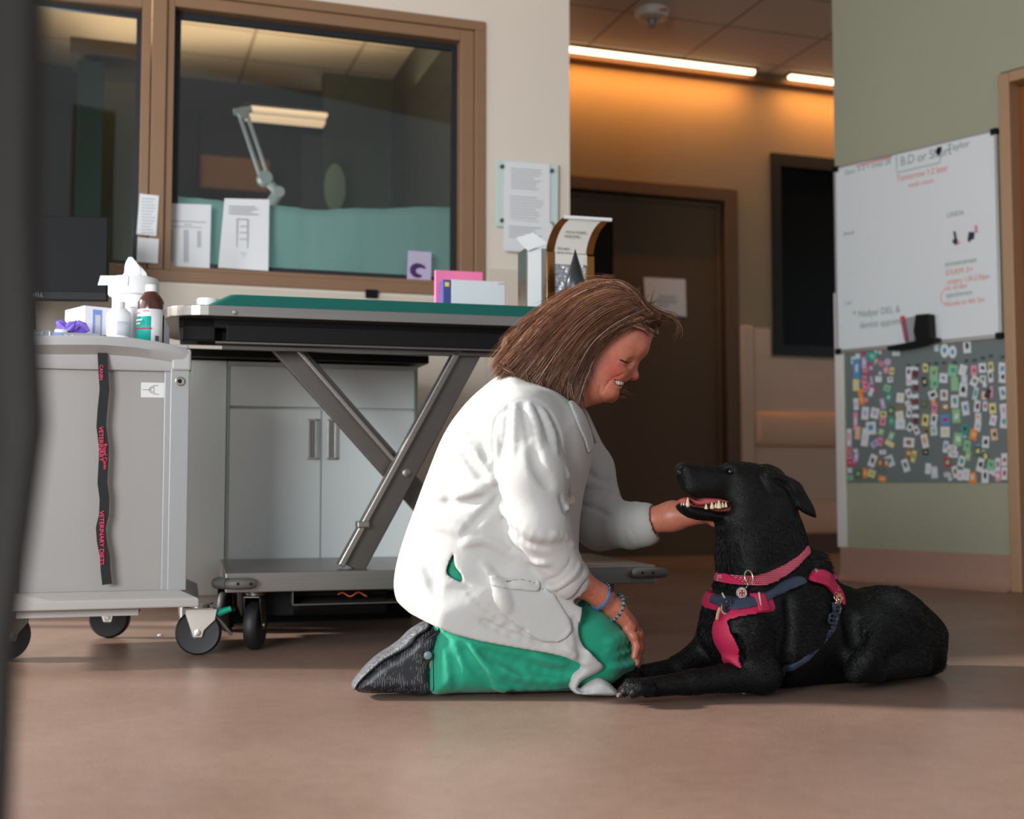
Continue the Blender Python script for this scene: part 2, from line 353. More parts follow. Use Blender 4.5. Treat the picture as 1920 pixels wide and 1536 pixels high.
# ---- green wall
gs0 = FG.S(1575); gs1 = FG.S(1895); zc = 0.19
gm = MB().fbox(FG, gs0, gs1, 0, 0.15, 0, CEIL); dr1 = gs1+1.05
gm.fbox(FG, gs1, dr1+0.06, 0, 0.15, 2.28, CEIL); gm.fbox(FG, dr1+0.06, dr1+1.2, 0, 0.15, 0, CEIL)
struct('wall_right', gm, m_green)
struct('wall_right_return', MB().prism([FG.L(gs0+0.02, 0.15, 0), FG.L(gs0+0.14, 0.15, 0), FG.L(gs0+2.4, 1.7, 0), FG.L(gs0+2.3, 1.9, 0)], (0, 0, CEIL)), m_green)
def cove(F, s0, s1, z1, mb):
    prof = [(-0.055, 0.0), (-0.055, 0.003), (-0.03, 0.012), (-0.014, 0.035), (-0.008, 0.07), (-0.008, z1), (0, z1), (0, 0)]
    n = len(prof); mb.add([F.L(s_, t, z) for s_ in (s0, s1) for t, z in prof], [(k, (k+1) % n, n+(k+1) % n, n+k) for k in range(n)] + [tuple(range(n)), tuple(range(2*n-1, n-1, -1))])
    return mb
struct('baseboard_right', cove(FG, gs0, gs1, FG.Z(1600, 1027), MB()), m_cove, smooth=True)
f = MB(); a1 = FG.S(1916); f.fbox(FG, gs1, a1, -0.025, 0.15, 0, FG.Z(1890, 138)); f.fbox(FG, a1, dr1, -0.025, 0.15, FG.Z(1890, 158), FG.Z(1890, 138)); f.fbox(FG, dr1, dr1+0.06, -0.025, 0.15, 0, FG.Z(1890, 138))
d2 = struct('door_2', f, mat('tan_door_frame', (176,138,104), 0.45, var=0.02), bevel=0.004)
obj('door_leaf', MB().fbox(FG, a1, dr1, 0.06, 0.11, 0.01, FG.Z(1890, 160)), mat('brown_door_wood', (140,84,40), 0.4, var=0.12, vscale=2, stretch=(8,8,1)), d2)
m_guard = mat('white_corner_guard', (226,220,214), 0.4)
struct('trim_5', MB().fbox(FG, gs0-0.012, FG.S(1588), -0.012, 0.0, FG.Z(1580, 1026), FG.Z(1580, 548)).fbox(FG, gs0-0.012, gs0, 0.0, 0.1, FG.Z(1580, 1026), FG.Z(1580, 548)), m_guard, bevel=0.003)
# bit of wall closing the left, with tall windows that let the low sun in
XL = -4.2
wl = MB(); wz0, wz1 = 0.45, 3.05
opens = [(-1.6, 0.3), (1.7, 3.1), (3.2, 4.7)]
ys = -1.8; 
wl.box((XL, 3.2, wz0/2), (0.2, 10, wz0)); wl.box((XL, 3.2, (wz1+CEIL)/2), (0.2, 10, CEIL-wz1))
for a, b in zip([-1.8]+[o[1] for o in opens], [o[0] for o in opens]+[8.2]): wl.box((XL, (a+b)/2, (wz0+wz1)/2), (0.2, b-a, wz1-wz0))
struct('wall_far_left', wl, m_wall)
# ================================================================ furniture
m_cart = mat('cart_panel_grey', (148,144,140), 0.45, var=0.015); m_cartframe = mat('cart_aluminium', (158,158,158), 0.38, 0.35)
m_cartrail = mat('cart_top_rail', (172,170,170), 0.4); m_cartbase = mat('cart_base_grey', (166,160,156), 0.45)
m_rub = mat('black_rubber', (24,23,24), 0.55); m_hub = mat('caster_hub_plum', (60,52,56), 0.45); m_zinc = mat('zinc_plate', (190,184,176), 0.28, 0.9)
m_teal = mat('teal_plastic', (20,170,140), 0.35); m_steel = mat('brushed_steel', (146,140,135), 0.34, 0.85, var=0.06, vscale=3, stretch=(1,1,40))
m_steel_d = mat('dull_steel', (104,98,94), 0.42, 0.85, var=0.1, vscale=4); m_mech = mat('black_mechanism', (14,13,13), 0.55, spec=0.2)
m_paper = mat('white_paper', (232,232,234), 0.7); m_ink = mat('grey_print', (186,188,192), 0.8); m_inkd = mat('dark_print', (70,72,76), 0.8)
# ---------------- supply cart
FC = Fr(3.45, 0.27)
cs0, cs1 = FC.S(-40), FC.S(352); cd = 0.46
cart = thing('supply_cart', FC.L((cs0+cs1)/2, cd/2, 0), 'grey wheeled supply cart with flat panel sides, bottles and glove boxes on its top', 'cart')
zr0, zr1 = 0.142, 0.185; zt_ = FC.Z(190, 640); zpn = FC.Z(200, 692)
bs1 = FC.S(377, -0.03)
base = MB()
prof = [(-0.045, zr0), (-0.045, zr0+0.024), (-0.012, zr1), (cd+0.01, zr1), (cd+0.02, zr0+0.02), (cd+0.02, zr0)]
n = len(prof)
def ringc(s_, inset): return [FC.L(s_, t, z) for t, z in prof]
vs = []
for s_, top in ((cs0-0.03, 1), (bs1, 1)):
    for t, z in prof: vs.append(FC.L(s_ if z < zr1-0.01 else (s_+(0.03 if s_ < 0 and s_ == cs0-0.03 else -0.05)), t, z))
base.add(vs, [(k, (k+1) % n, n+(k+1) % n, n+k) for k in range(n)] + [tuple(range(n)), tuple(range(2*n-1, n-1, -1))])
obj('base_plinth', base, m_cartbase, cart, bevel=0.004)
obj('underside_tray', MB().fbox(FC, FC.S(36), FC.S(264), 0.0, 0.3, zr0-0.022, zr0), m_cartbase, cart)
ps1 = FC.S(305); ps0 = FC.S(34)
obj('side_panel', MB().fbox(FC, ps0, ps1, 0.012, 0.022, zr1, zpn+0.03), m_cart, cart)
obj('body', MB().fbox(FC, cs0+0.03, cs1-0.01, 0.03, cd-0.01, zr1, zpn+0.05), m_cart, cart)
for a, b in ((ps1, cs1), (FC.S(0), ps0)):
    p = obj('corner_post', MB().fbox(FC, a+0.016, b, -0.004, 0.03, zr1-0.002, zpn+0.04).fbox(FC, a, a+0.018, 0.006, 0.03, zr1-0.002, zpn+0.04), m_cartframe, cart, bevel=0.002)
# curved rail at the top
rows = []; ss = np.linspace(0, 1, 25)
ra, rb = FC.S(-40), cs1+0.004
def lipz(u): return 0
rl = MB()
def railz(x):   # upper edge of the rail dips to the right corner
    pts = [(-60, 634), (36, 633), (190, 634), (250, 638), (300, 645), (330, 651), (354, 657)]
    return np.interp(x, [p[0] for p in pts], [p[1] for p in pts])
top = []; 
for x in np.linspace(-40, 353, 26):
    s_ = FC.S(x); bow = -0.05*math.sin(math.pi*min(max((x+40)/393, 0), 1))**0.7
    zz = FC.Z(x, railz(x)); top.append((s_, bow, zz))
vs = []; 
for s_, bow, zz in top:
    th = 0.014
    vs += [FC.L(s_, bow-0.006, zz-0.024), FC.L(s_, bow-0.010, zz-0.008), FC.L(s_, bow-0.006, zz), FC.L(s_, 0.05, zz), FC.L(s_, 0.05, zz-0.03), FC.L(s_, 0.0, zpn-0.002), FC.L(s_, -0.004, zpn+0.004), FC.L(s_, 0.0+bow*0.25, zz-0.045)]
k8 = 8
fs = [(i*k8+k, i*k8+(k+1) % k8, (i+1)*k8+(k+1) % k8, (i+1)*k8+k) for i in range(len(top)-1) for k in range(k8)] + [tuple(range(k8)), tuple(range(len(vs)-1, len(vs)-k8-1, -1))]
rl.add(vs, fs); obj('curved_top_rail', rl, m_cartrail, cart, smooth=True)
obj('corner_cap', MB().fbox(FC, FC.S(318), cs1+0.004, -0.012, 0.06, zpn+0.0, FC.Z(340, 655)), m_cartrail, cart, bevel=0.006)
obj('cart_top', MB().fbox(FC, cs0, cs1-0.004, 0.02, cd, zt_-0.012, zt_+0.0), m_cartrail, cart, bevel=0.004)
lk = FC.P(337, 715, -0.006); nf = -FC.n
kl = obj('key_lock', MB().lathe(lk, [(0.012, 0), (0.0125, 0.004), (0.009, 0.006), (0.0085, 0.003)], 24, nf), m_zinc, cart, smooth=True)
obj('key_slot', MB().lathe(lk+nf*0.003, [(0.006, 0), (0.006, 0.002)], 16, nf), m_mech, kl)
stk = obj('side_sticker', MB().pbox(FC, 261, 717, 305, 745, 0.011, 0.001), mat('sticker_grey', (214,212,210), 0.5), cart)
sc_ = FC.P(286, 731, 0.0105)
obj('sticker_drawing', MB().tube([sc_+FC.d*0.0085*math.cos(a)+Vector((0,0,0.0085*math.sin(a))) for a in np.linspace(0.9, 5.4, 20)], 0.0006, 6).tube([sc_+FC.d*0.005*math.cos(a)+Vector((0,0,0.005*math.sin(a))) for a in np.linspace(0, 6.28, 20)], 0.0005, 6)
    .tube([sc_-FC.d*0.009, sc_-FC.d*0.026], 0.0006, 6).tube([sc_+Vector((0,0,0.011)), sc_+FC.d*0.014+Vector((0,0,0.012))], 0.0006, 6).tube([sc_-Vector((0,0,0.011))+FC.d*0.002, sc_+FC.d*0.016-Vector((0,0,0.012))], 0.0006, 6), m_inkd, stk)
def caster(parent, c, R, wd, yaw, ztop, brake=False, dark=False):
    """swivel caster: wheel centre c"""
    f = Vector((math.cos(yaw), math.sin(yaw), 0)); a = Vector((-math.sin(yaw), math.cos(yaw), 0)); hw = wd/2
    wb = MB().lathe(c-a*hw, [(R*0.80, 0.001), (R*0.9, 0), (R*0.985, hw*0.35), (R, hw), (R*0.985, hw*1.65), (R*0.9, wd), (R*0.80, wd-0.001)], 40, a)
    cas = obj('caster', MB().lathe(Vector((c.x, c.y, ztop-0.012)) - f*0.0, [(0.028, 0), (0.028, 0.006), (0.038, 0.008), (0.038, 0.012)], 24), m_zinc if not dark else m_steel_d, parent, smooth=True)
    wh = obj('wheel', wb, m_rub, cas, smooth=True)
    obj('hub', MB().lathe(c-a*(hw*0.86), [(0.006, -0.002), (R*0.70, 0.0), (R*0.76, 0.002), (R*0.78, 0.004), (R*0.78, wd*0.86-0.004), (R*0.76, wd*0.86-0.002), (R*0.7, wd*0.86), (0.006, wd*0.86+0.002)], 36, a), m_hub, cas, smooth=True)
    fk = MB()
    top = ztop-0.016; off = f*R*0.55
    for sgn in (-1, 1):
        o = a*(hw+0.003)*sgn; th = a*0.003*sgn; cx = Vector((c.x, c.y, top))+o
        p = [cx-off*0.95, cx+off*1.5, cx+off*1.35-Vector((0,0,0.03)), Vector((c.x, c.y, c.z))+o+f*0.017+Vector((0,0,0.006)), Vector((c.x, c.y, c.z))+o+f*0.012-Vector((0,0,0.013)), Vector((c.x, c.y, c.z))+o-f*0.012-Vector((0,0,0.013)), cx-off*1.0-Vector((0,0,0.012))]
        fk.prism(p, th)
    fk.box(Vector((c.x, c.y, top+0.001)), (R*1.3, wd+0.01, 0.004), yaw)
    obj('fork', fk, m_zinc if not dark else m_steel_d, cas, bevel=0.0015)
    ax = MB().lathe(c-a*(hw+0.01), [(0.004, 0), (0.009, 0.001), (0.009, 0.004), (0.005, 0.0042), (0.005, 2*hw+0.0155), (0.009, 2*hw+0.016), (0.009, 2*hw+0.019), (0.004, 2*hw+0.02)], 12, a)
    obj('axle', ax, m_zinc, cas)
    if brake:
        b0 = Vector((c.x, c.y, top-0.012))+f*R*0.72
        tb = MB().tube([b0-f*0.004+Vector((0,0,-0.006)), b0+f*0.012+Vector((0,0,0.0)), b0+f*0.042+Vector((0,0,0.010))], [0.006, 0.010, 0.0075], 12, flat=1.5)
        obj('brake_pedal', tb, m_teal, cas, smooth=True)
        lv = MB().tube([b0+Vector((0,0,-0.012)), b0+f*0.022-Vector((0,0,0.034)), b0+f*0.045-Vector((0,0,0.062))], [0.007, 0.006, 0.004], 8)
        obj('brake_lever', lv, m_steel_d, cas, smooth=True)
    return cas
p = on_floor(368, 1230); caster(cart, Vector((p.x, p.y+0.02, 0.062)), 0.062, 0.032, FC.ang-0.12, zr0, brake=True)
p = on_floor(205, 1196); caster(cart, Vector((p.x, p.y, 0.062)), 0.062, 0.032, 0.0, zr0)
p = on_floor(4, 1240); caster(cart, Vector((p.x, p.y+0.03, 0.062)), 0.062, 0.032, 0.9, zr0)
# hanging leash with printed words
leash = []; nrm = []
for (x, y) in [(191,636),(190,660),(192,700),(194,730),(190,770),(188,800),(193,840),(192,870),(190,905),(194,935),(193,965),(187,990),(189,1015),(195,1045),(196,1070),(199,1096)]:
    leash.append(FC.P(x+2, y, -0.032 if y < 660 else -0.018)); nrm.append(-FC.n)
leash = [FC.P(191, 634, 0.02)+Vector((0,0,0.004)), FC.P(191, 634, -0.04)+Vector((0,0,0.004)), leash[0]+Vector((0,-0.022,0))] + leash[1:]; nrm = [Vector((0,0,1)), Vector((0,-.7,.7))] + nrm
lo = thing('leash', leash[-1], 'black nylon leash with pink lettering hanging down the front of the grey cart', 'leash')
obj('webbing', MB().strap(leash, nrm, 0.0245, 0.002), mat('black_webbing', (16,15,17), 0.75, bump=0.3, bscale=900), lo, smooth=True)
m_pink = mat('hot_pink_print', (226,24,88), 0.6)
def down_text(s, px, py0, py1, size, side=1):
    a = FC.P(px, py0, -0.0222); b = FC.P(px, py1, -0.0222)
    return text('lettering', s, a, (b-a), Vector((1,0,0))*side + Vector((0,0,0.0)), size, m_pink, lo, squash=1.0)
down_text('VETERINARY DIETS', 187, 958, 1094, 0.0165); down_text('VETERINARY', 186, 800, 905, 0.016); down_text('Royal Canin', 194, 832, 905, 0.014)
down_text('CANIN', 187, 684, 760, 0.013)
# ---------------- lift table
FT = Fr(3.535, 0.27)
tdep = 0.62
tab = thing('exam_lift_table', FT.L(FT.S(800), 0.3, 0), 'stainless lift table with crossed legs and a teal padded top behind the kneeling person', 'exam table')
bz0, bz1 = 0.165, 0.220; b0, b1 = FT.S(425), FT.S(1228)
obj('base_platform', MB().fbox(FT, b0, b1, 0, tdep, bz0, bz1), m_steel, tab, bevel=0.003)
def bumper(s0, s1, z):
    mb = MB(); pts = [FT.L(s0, -0.012, z), FT.L(s0+0.012, -0.02, z), FT.L(s1-0.012, -0.02, z), FT.L(s1, -0.012, z)]
    mb.tube(pts, [0.011, 0.0155, 0.0155, 0.012], 14)
    return mb
m_bump = mat('grey_rubber_bumper', (92,88,86), 0.55)
mb = bumper(FT.S(428), FT.S(480, -0.02), FT.Z(450, 1094)); mb.tube([FT.L(FT.S(430), -0.014, 0.192), FT.L(b0-0.022, 0.02, 0.192), FT.L(b0-0.014, 0.09, 0.192)], [0.0155, 0.0155, 0.012], 14)
bp_ = obj('corner_bumper', mb, m_bump, tab, smooth=True)
bq = obj('corner_bumper', bumper(FT.S(1183), FT.S(1248, -0.02), FT.Z(1210, 1074)), m_bump, tab, smooth=True)
def scr(F, px, py, t, r, par, m=m_mech, name='screw', l=0.003):
    return obj(name, MB().lathe(F.P(px, py, t), [(r, 0), (r, l), (r*0.6, l*1.3)], 14, -F.n), m, par)
for x in (446, 470): scr(FT, x, 1095, -0.033, 0.004, bp_)
for x in (1204, 1224): scr(FT, x, 1074, -0.033, 0.004, bq)
# carriage below the platform
obj('drive_housing', MB().fbox(FT, b0+0.05, FT.S(740), 0.12, 0.42, 0.085, bz0), m_mech, tab, bevel=0.004)
tr = MB(); a, b = FT.S(550, 0.03), FT.S(800, 0.03); tr.fbox(FT, a, b, 0.03, 0.25, 0.123, 0.127); tr.fbox(FT, a, a+0.004, 0.03, 0.25, 0.123, bz0)
obj('cable_tray', tr, m_steel_d, tab)
obj('motor', MB().cyl(FT.L(FT.S(560), 0.12, 0.115), FT.L(FT.S(735), 0.12, 0.115), 0.027), m_mech, tab, smooth=True)
cb = [FT.L(FT.S(640+i*5), 0.06, 0.148+0.006*math.sin(i)) for i in range(12)]; obj('cable', MB().tube(cb, 0.0025, 6), mat('orange_cable', (196,86,40), 0.5), tab)
p = on_floor(475, 1220); caster(tab, Vector((p.x, p.y+0.02, 0.068)), 0.068, 0.036, FT.ang+1.25, bz0, dark=True)
p = on_floor(392, 1190); caster(tab, Vector((p.x+0.03, p.y+0.1, 0.068)), 0.068, 0.036, FT.ang+1.35, bz0, dark=True)
p = FT.L(FT.S(1137, tdep-0.1), tdep-0.1, 0.068); caster(tab, p, 0.068, 0.036, FT.ang+1.2, bz0, dark=True)
p = FT.L(FT.S(1180, 0.07), 0.07, 0.068); 
# scissor legs
def bar(px0, py0, px1, py1, wpx, t, th, m, name, mid=0):
    a = FT.P(px0, py0, t); b = FT.P(px1, py1, t); d = (b-a).normalized(); up = FT.n.cross(d).normalized(); w = wpx*FT.mpp((px0+px1)/2, (py0+py1)/2, t)/2
    mb = MB().prism([a-up*w, b-up*w, b+up*w, a+up*w], FT.n*th)
    return obj(name, mb, m, tab, bevel=0.003)
bar(527, 640, 900, 1062, 47, 0.16, 0.03, m_steel_d, 'scissor_leg')
bar(893, 640, 662, 1066, 43, 0.08, 0.03, m_steel_d, 'scissor_leg')
bar(870, 640, 640, 1062, 12, 0.06, 0.06, m_steel, 'scissor_flange')
bar(545, 640, 750, 876, 8, 0.12, 0.04, m_steel, 'scissor_flange')
obj('pivot_bolt', MB().lathe(FT.P(762, 887, 0.08), [(0.012, 0), (0.012, 0.006), (0.006, 0.008)], 16, -FT.n), m_steel, tab, smooth=True)
obj('leg_clip', MB().pbox(FT, 671, 978, 694, 990, 0.05, 0.05), m_steel, tab, bevel=0.003)
# upper mechanism
mz0, mz1 = FT.Z(600, 651), FT.Z(600, 598)
u = MB(); sA, sB = FT.S(400), FT.S(1150)
u.fbox(FT, FT.S(330), sB+0.05, 0.05, 0.5, mz1-0.03, mz1); u.fbox(FT, sA+0.03, sB, 0.03, 0.06, mz0+0.012, mz1-0.02); u.fbox(FT, sA-0.05, sB, 0.1, 0.13, mz0+0.01, mz1); u.fbox(FT, sA-0.09, sA, 0.05, 0.09, mz0+0.015, mz1)
obj('lift_mechanism', u, m_mech, tab, bevel=0.003)
obj('guide_rail', MB().fbox(FT, sA+0.0, sB, 0.025, 0.05, mz0+0.006, mz0+0.011).fbox(FT, sA+0.02, sB, 0.06, 0.09, mz0-0.006, mz0+0.004), m_steel_d, tab)
zs1 = FT.Z(700, 585); zs0 = zs1-0.030; ta, tb_ = FT.S(302, 0.05), FT.S(1250, 0.02)
def rrect(s0, s1, t0, t1, r, n=8):
    out = []
    for cx, cy, a0 in ((s1-r, t0+r, -90), (s1-r, t1-r, 0), (s0+r, t1-r, 90), (s0+r, t0+r, 180)):
        for k in range(n+1):
            a = math.radians(a0+90*k/n); out.append((cx+r*math.cos(a), cy+r*math.sin(a)))
    return out
outl = rrect(ta, tb_, -0.02, tdep+0.02, 0.12)
obj('top_frame', MB().prism([FT.L(s_, t, zs0) for s_, t in outl], (0, 0, zs1-zs0)), m_steel, tab, bevel=0.002)
scr(FT, 440, 586, -0.02, 0.006, tab, m_zinc, 'frame_screw', 0.006)
m_cush = mat('teal_vinyl_cushion', (0,88,78), 0.38, var=0.05, vscale=5, bump=0.15, bscale=14, bdist=0.01)
ch = FT.Z(420, 549)-zs1
o1 = rrect(FT.S(376), FT.S(1205), 0.0, tdep, 0.03, 4); o2 = rrect(FT.S(425), FT.S(1198), 0.012, tdep-0.02, 0.025, 4)
vs = [FT.L(s_, t, zs1) for s_, t in o1] + [FT.L(s_, t, zs1+ch*0.97) for s_, t in o2]; n = len(o1)
obj('cushion', MB().add(vs, [(k, (k+1) % n, n+(k+1) % n, n+k) for k in range(n)] + [tuple(range(n-1, -1, -1)), tuple(range(n, 2*n))]), m_cush, tab, bevel=0.008, seg=3)
CUSH = zs1+ch*0.97
# ---------------- base cabinet and worktop
FB = Fr(4.245, 0.30)
m_cab = mat('white_laminate', (232,236,233), 0.4); m_cabs = mat('cabinet_side', (222,225,221), 0.45); m_edge = mat('teal_edge_band', (150,176,168), 0.5)
ka, kb = FB.S(425), FB.S(785); kz1 = FB.Z(600, 681); kz0 = 0.1
cab = thing('base_cabinet', FB.L((ka+kb)/2, 0.3, 0), 'white base cabinet with one drawer above two doors behind the lift table', 'cabinet')
fd = 0.5
obj('carcass', MB().fbox(FB, ka, kb, 0.02, fd, kz0, kz1), m_cabs, cab, bevel=0.002)
dA = FB.S(428); dM = FB.S(602); dB = FB.S(776); zd1 = FB.Z(428, 686); zd0 = FB.Z(428, 761); zo1 = FB.Z(428, 766)
obj('drawer', MB().fbox(FB, dA, dB, 0, 0.02, zd0, zd1), m_cab, cab, bevel=0.0015)
for k, (a, b, hx0, hx1) in enumerate(((dA, dM-0.002, 576, 598), (dM+0.002, dB, 613, 634))):
    d = obj('door', MB().fbox(FB, a, b, 0, 0.02, kz0+0.01, zo1), m_cab, cab, bevel=0.0015)
    s0, s1 = FB.S(hx0), FB.S(hx1); z1, z0 = FB.Z(600, 786), FB.Z(600, 862)
    hb = MB().fbox(FB, s0, s1, -0.007, 0.0, z1-0.008, z1).fbox(FB, s0, s1, -0.007, 0, z0, z0+0.008).fbox(FB, s0, s0+0.008, -0.007, 0, z0, z1).fbox(FB, s1-0.014, s1, -0.007, 0, z0, z1)
    hh = obj('handle', hb, mat('pull_metal', (186,184,180), 0.35, 0.7), d, bevel=0.0015)
    obj('handle_recess', MB().fbox(FB, s0+0.006, s1-0.012, -0.002, 0, z0+0.006, z1-0.006), mat('pull_dark', (140,138,134), 0.5, 0.4), d)
obj('toe_kick', MB().fbox(FB, ka+0.01, kb-0.01, 0.06, fd, 0, kz0), m_mech, cab)
obj('edge_band', MB().fbox(FB, dB, dB+0.004, -0.001, 0.02, kz0+0.01, zd1).fbox(FB, dA-0.004, dA, -0.001, 0.02, kz0+0.01, zd1).fbox(FB, dM-0.0015, dM+0.0015, 0.0, 0.004, kz0+0.01, zo1), m_edge, cab)
fl = thing('base_cabinet', FB.L(ka-0.15, 0.3, 0), 'plain white end cabinet set back beside the drawer unit, half hidden by the cart', 'cabinet')
obj('carcass', MB().fbox(FB, FB.S(345), ka-0.002, 0.03, fd, 0.0, kz1), m_cabs, fl, bevel=0.002)
obj('filler_panel', MB().fbox(FB, FB.S(330), ka-0.004, 0.02, 0.03, 0.1, kz1), m_cab, fl)
m_top = mat('black_worktop', (22,22,24), 0.3)
wtop = tag(obj('worktop', MB().fbox(FB, -2.5, FB.S(800), -0.03, 0.52, kz1+0.006, 0.91), m_top, bevel=0.003), 'black worktop running behind the cart and the lift table', 'worktop')
ck = thing('desk_panel', FB.L(-2.3, 0.3, 0), 'beige end panel holding up the open left part of the worktop behind the cart', 'panel')
obj('carcass', MB().fbox(FB, -2.48, -2.44, 0.42, fd, 0.0, kz1).fbox(FB, -2.44, FB.S(336), 0.42, 0.44, 0.80, kz1), mat('beige_laminate', (170,152,136), 0.5), ck, bevel=0.002)
WT = 0.91
# ---------------- room behind glass
dr = []
for i in range(9):
    row = []
    for k in range(50):
        x = 300+k*11.6; s_ = FW.S(x); y0 = np.interp(x, [300, 420, 600, 860], [350, 366, 381, 376])
        z = np.interp(i, [0, 8], [FW.Z(x, y0), zg0-0.05]); row.append(FW.L(s_, 0.115+0.012*math.sin(k*0.55+i*0.2)+0.004*math.sin(k*1.9), z))
    dr.append(row)
m_drape = mat('pale_teal_drape', (206,238,238), 0.8, var=0.05, vscale=3)
_N = m_drape.node_tree.nodes; _t = _N.new('ShaderNodeBsdfTranslucent'); _t.inputs[0].default_value = rgb(188,226,226); _x = _N.new('ShaderNodeMixShader'); _x.inputs[0].default_value = 0.5
m_drape.node_tree.links.new(_N['Principled BSDF'].outputs[0], _x.inputs[1]); m_drape.node_tree.links.new(_t.outputs[0], _x.inputs[2]); m_drape.node_tree.links.new(_x.outputs[0], _N['Material Output'].inputs[0])
tag(obj('surgical_drape', MB().sheet(dr, FW.n*0.002), m_drape, smooth='all'), 'pale teal cloth hung behind the lower part of the large internal window', 'drape')
m_armm = mat('white_enamel_arm', (200,206,210), 0.35, 0.2)
al = thing('exam_lamp', FW.P(520, 370, 0.75), 'white jointed lamp arm rising behind the teal cloth in the next room', 'lamp')
A0, A1, A2, A3 = [FW.P(x, y, 0.7) for x, y in ((455, 212), (497, 335), (522, 362), (500, 395))]
for o in (-0.018, 0.018):
    obj('arm_tube', MB().tube([A0+FW.d*o, A1+FW.d*o], 0.009, 10), m_armm, al, smooth=True)
obj('arm_joint', MB().lathe(A0-FW.n*0.02, [(0.024, 0), (0.028, 0.02), (0.024, 0.04)], 16, FW.n).tube([A0-FW.d*0.04, A0+FW.d*0.04+Vector((0,0,0.02))], 0.016, 10), m_armm, al, smooth=True)
obj('elbow_joint', MB().lathe(A1-FW.n*0.03, [(0.03, 0), (0.036, 0.02), (0.036, 0.05), (0.03, 0.07)], 18, FW.n).tube([A1, A2], 0.02, 10).lathe(A2-FW.n*0.03, [(0.025, 0), (0.03, 0.03), (0.025, 0.06)], 18, FW.n), m_armm, al, smooth=True)
obj('lower_arm', MB().tube([A2, A3, FW.P(505, 560, 0.75)], 0.028, 10), m_armm, al, smooth=True)
m_oak = mat('brown_cupboard', (128,84,44), 0.5, var=0.05)
cu = thing('wall_cupboard', FW.L(FW.S(430, 3.1), 3.1, 1.9), 'brown cupboard on the far wall of the dim room behind the glass', 'cupboard')
obj('body', MB().pbox(FW, 366, 288, 500, 352, 3.05, 0.3), m_oak, cu, bevel=0.01); obj('door', MB().pbox(FW, 372, 292, 496, 350, 3.03, 0.02), m_oak, cu)
m_dk2 = mat('near_black_partition', (44,44,46), 0.7)
pt = thing('room_divider', FW.L(FW.S(520, 2.4), 2.4, 0), 'dark tall partition in the dim room behind the large window', 'partition')
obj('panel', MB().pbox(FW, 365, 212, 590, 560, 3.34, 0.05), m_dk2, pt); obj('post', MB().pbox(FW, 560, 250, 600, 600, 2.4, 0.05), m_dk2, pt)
mr = thing('wall_mirror', FW.L(FW.S(625, 2.9), 2.95, 1.6), 'small oval pale green disc on the dim green wall behind the glass', 'mirror')
c = FW.P(628, 352, 2.96); obj('disc', MB().prism([c+FW.d*0.07*math.cos(a)+Vector((0,0,0.16*math.sin(a))) for a in np.linspace(0, 6.1, 24)], FW.n*0.02), mat('pale_green_disc', (120,146,136), 0.4), mr)
cl = thing('ceiling_light_panel', FW.P(735, 100, 1.9), 'warm rectangular ceiling light seen through the top of the large window', 'light')
c = at_y(740, 98, 6.3); c.z = CEIL-0.012; obj('diffuser', MB().box(c, (0.62, 0.3, 0.02), FW.ang), mat('panel_glow_dim', (255,255,255), 0.5, emit=(255,206,150), estr=0.55), cl)
cl = thing('ceiling_light_panel', at_y(60, 30, 6), 'warm ceiling light seen through the left internal window', 'light')
c = at_y(50, 28, 6.15); c.z = CEIL-0.012; obj('diffuser', MB().box(c, (0.8, 0.34, 0.02), FW.ang), MATS['panel_glow_dim'], cl)
cl = thing('fixture_reflection', FW.P(530, 225, 2.6), 'warm glowing bars imitating a ceiling lamp reflected in the glass behind the jointed arm', 'light')
c = FW.P(535, 226, 2.3); obj('housing', MB().box(c+Vector((0,0,0.03)), (0.50, 0.26, 0.03), FW.ang), m_dk2, cl); obj('diffuser', MB().box(c, (0.46, 0.10, 0.02), FW.ang).box(c-Vector((0,0,0.0))+FW.n*-0.16, (0.44, 0.06, 0.02), FW.ang), mat('reflection_glow', (255,255,255), 0.5, emit=(255,208,160), estr=0.75), cl)  # reflected ceiling fixture modelled as glowing bars under a dark plate
# tall shapes seen in the left window
tv = thing('storage_column', FW.L(FW.S(150, 1.6), 1.6, 0), 'dark green column standing in the room behind the left internal window', 'column')
obj('shaft', MB().pbox(FW, 128, 110, 178, 700, 1.5, 0.3), mat('dark_teal_column', (34,60,54), 0.6), tv); obj('cap', MB().pbox(FW, 112, 66, 245, 96, 1.6, 0.4), mat('brown_soffit', (110,90,62), 0.7), tv)
tv = thing('storage_column', FW.L(FW.S(215, 2.2), 2.2, 0), 'olive tall cabinet seen between the dark column and the bronze mullion', 'cabinet')
obj('body', MB().pbox(FW, 178, 90, 246, 700, 2.2, 0.3), mat('olive_cabinet', (78,80,62), 0.7), tv)
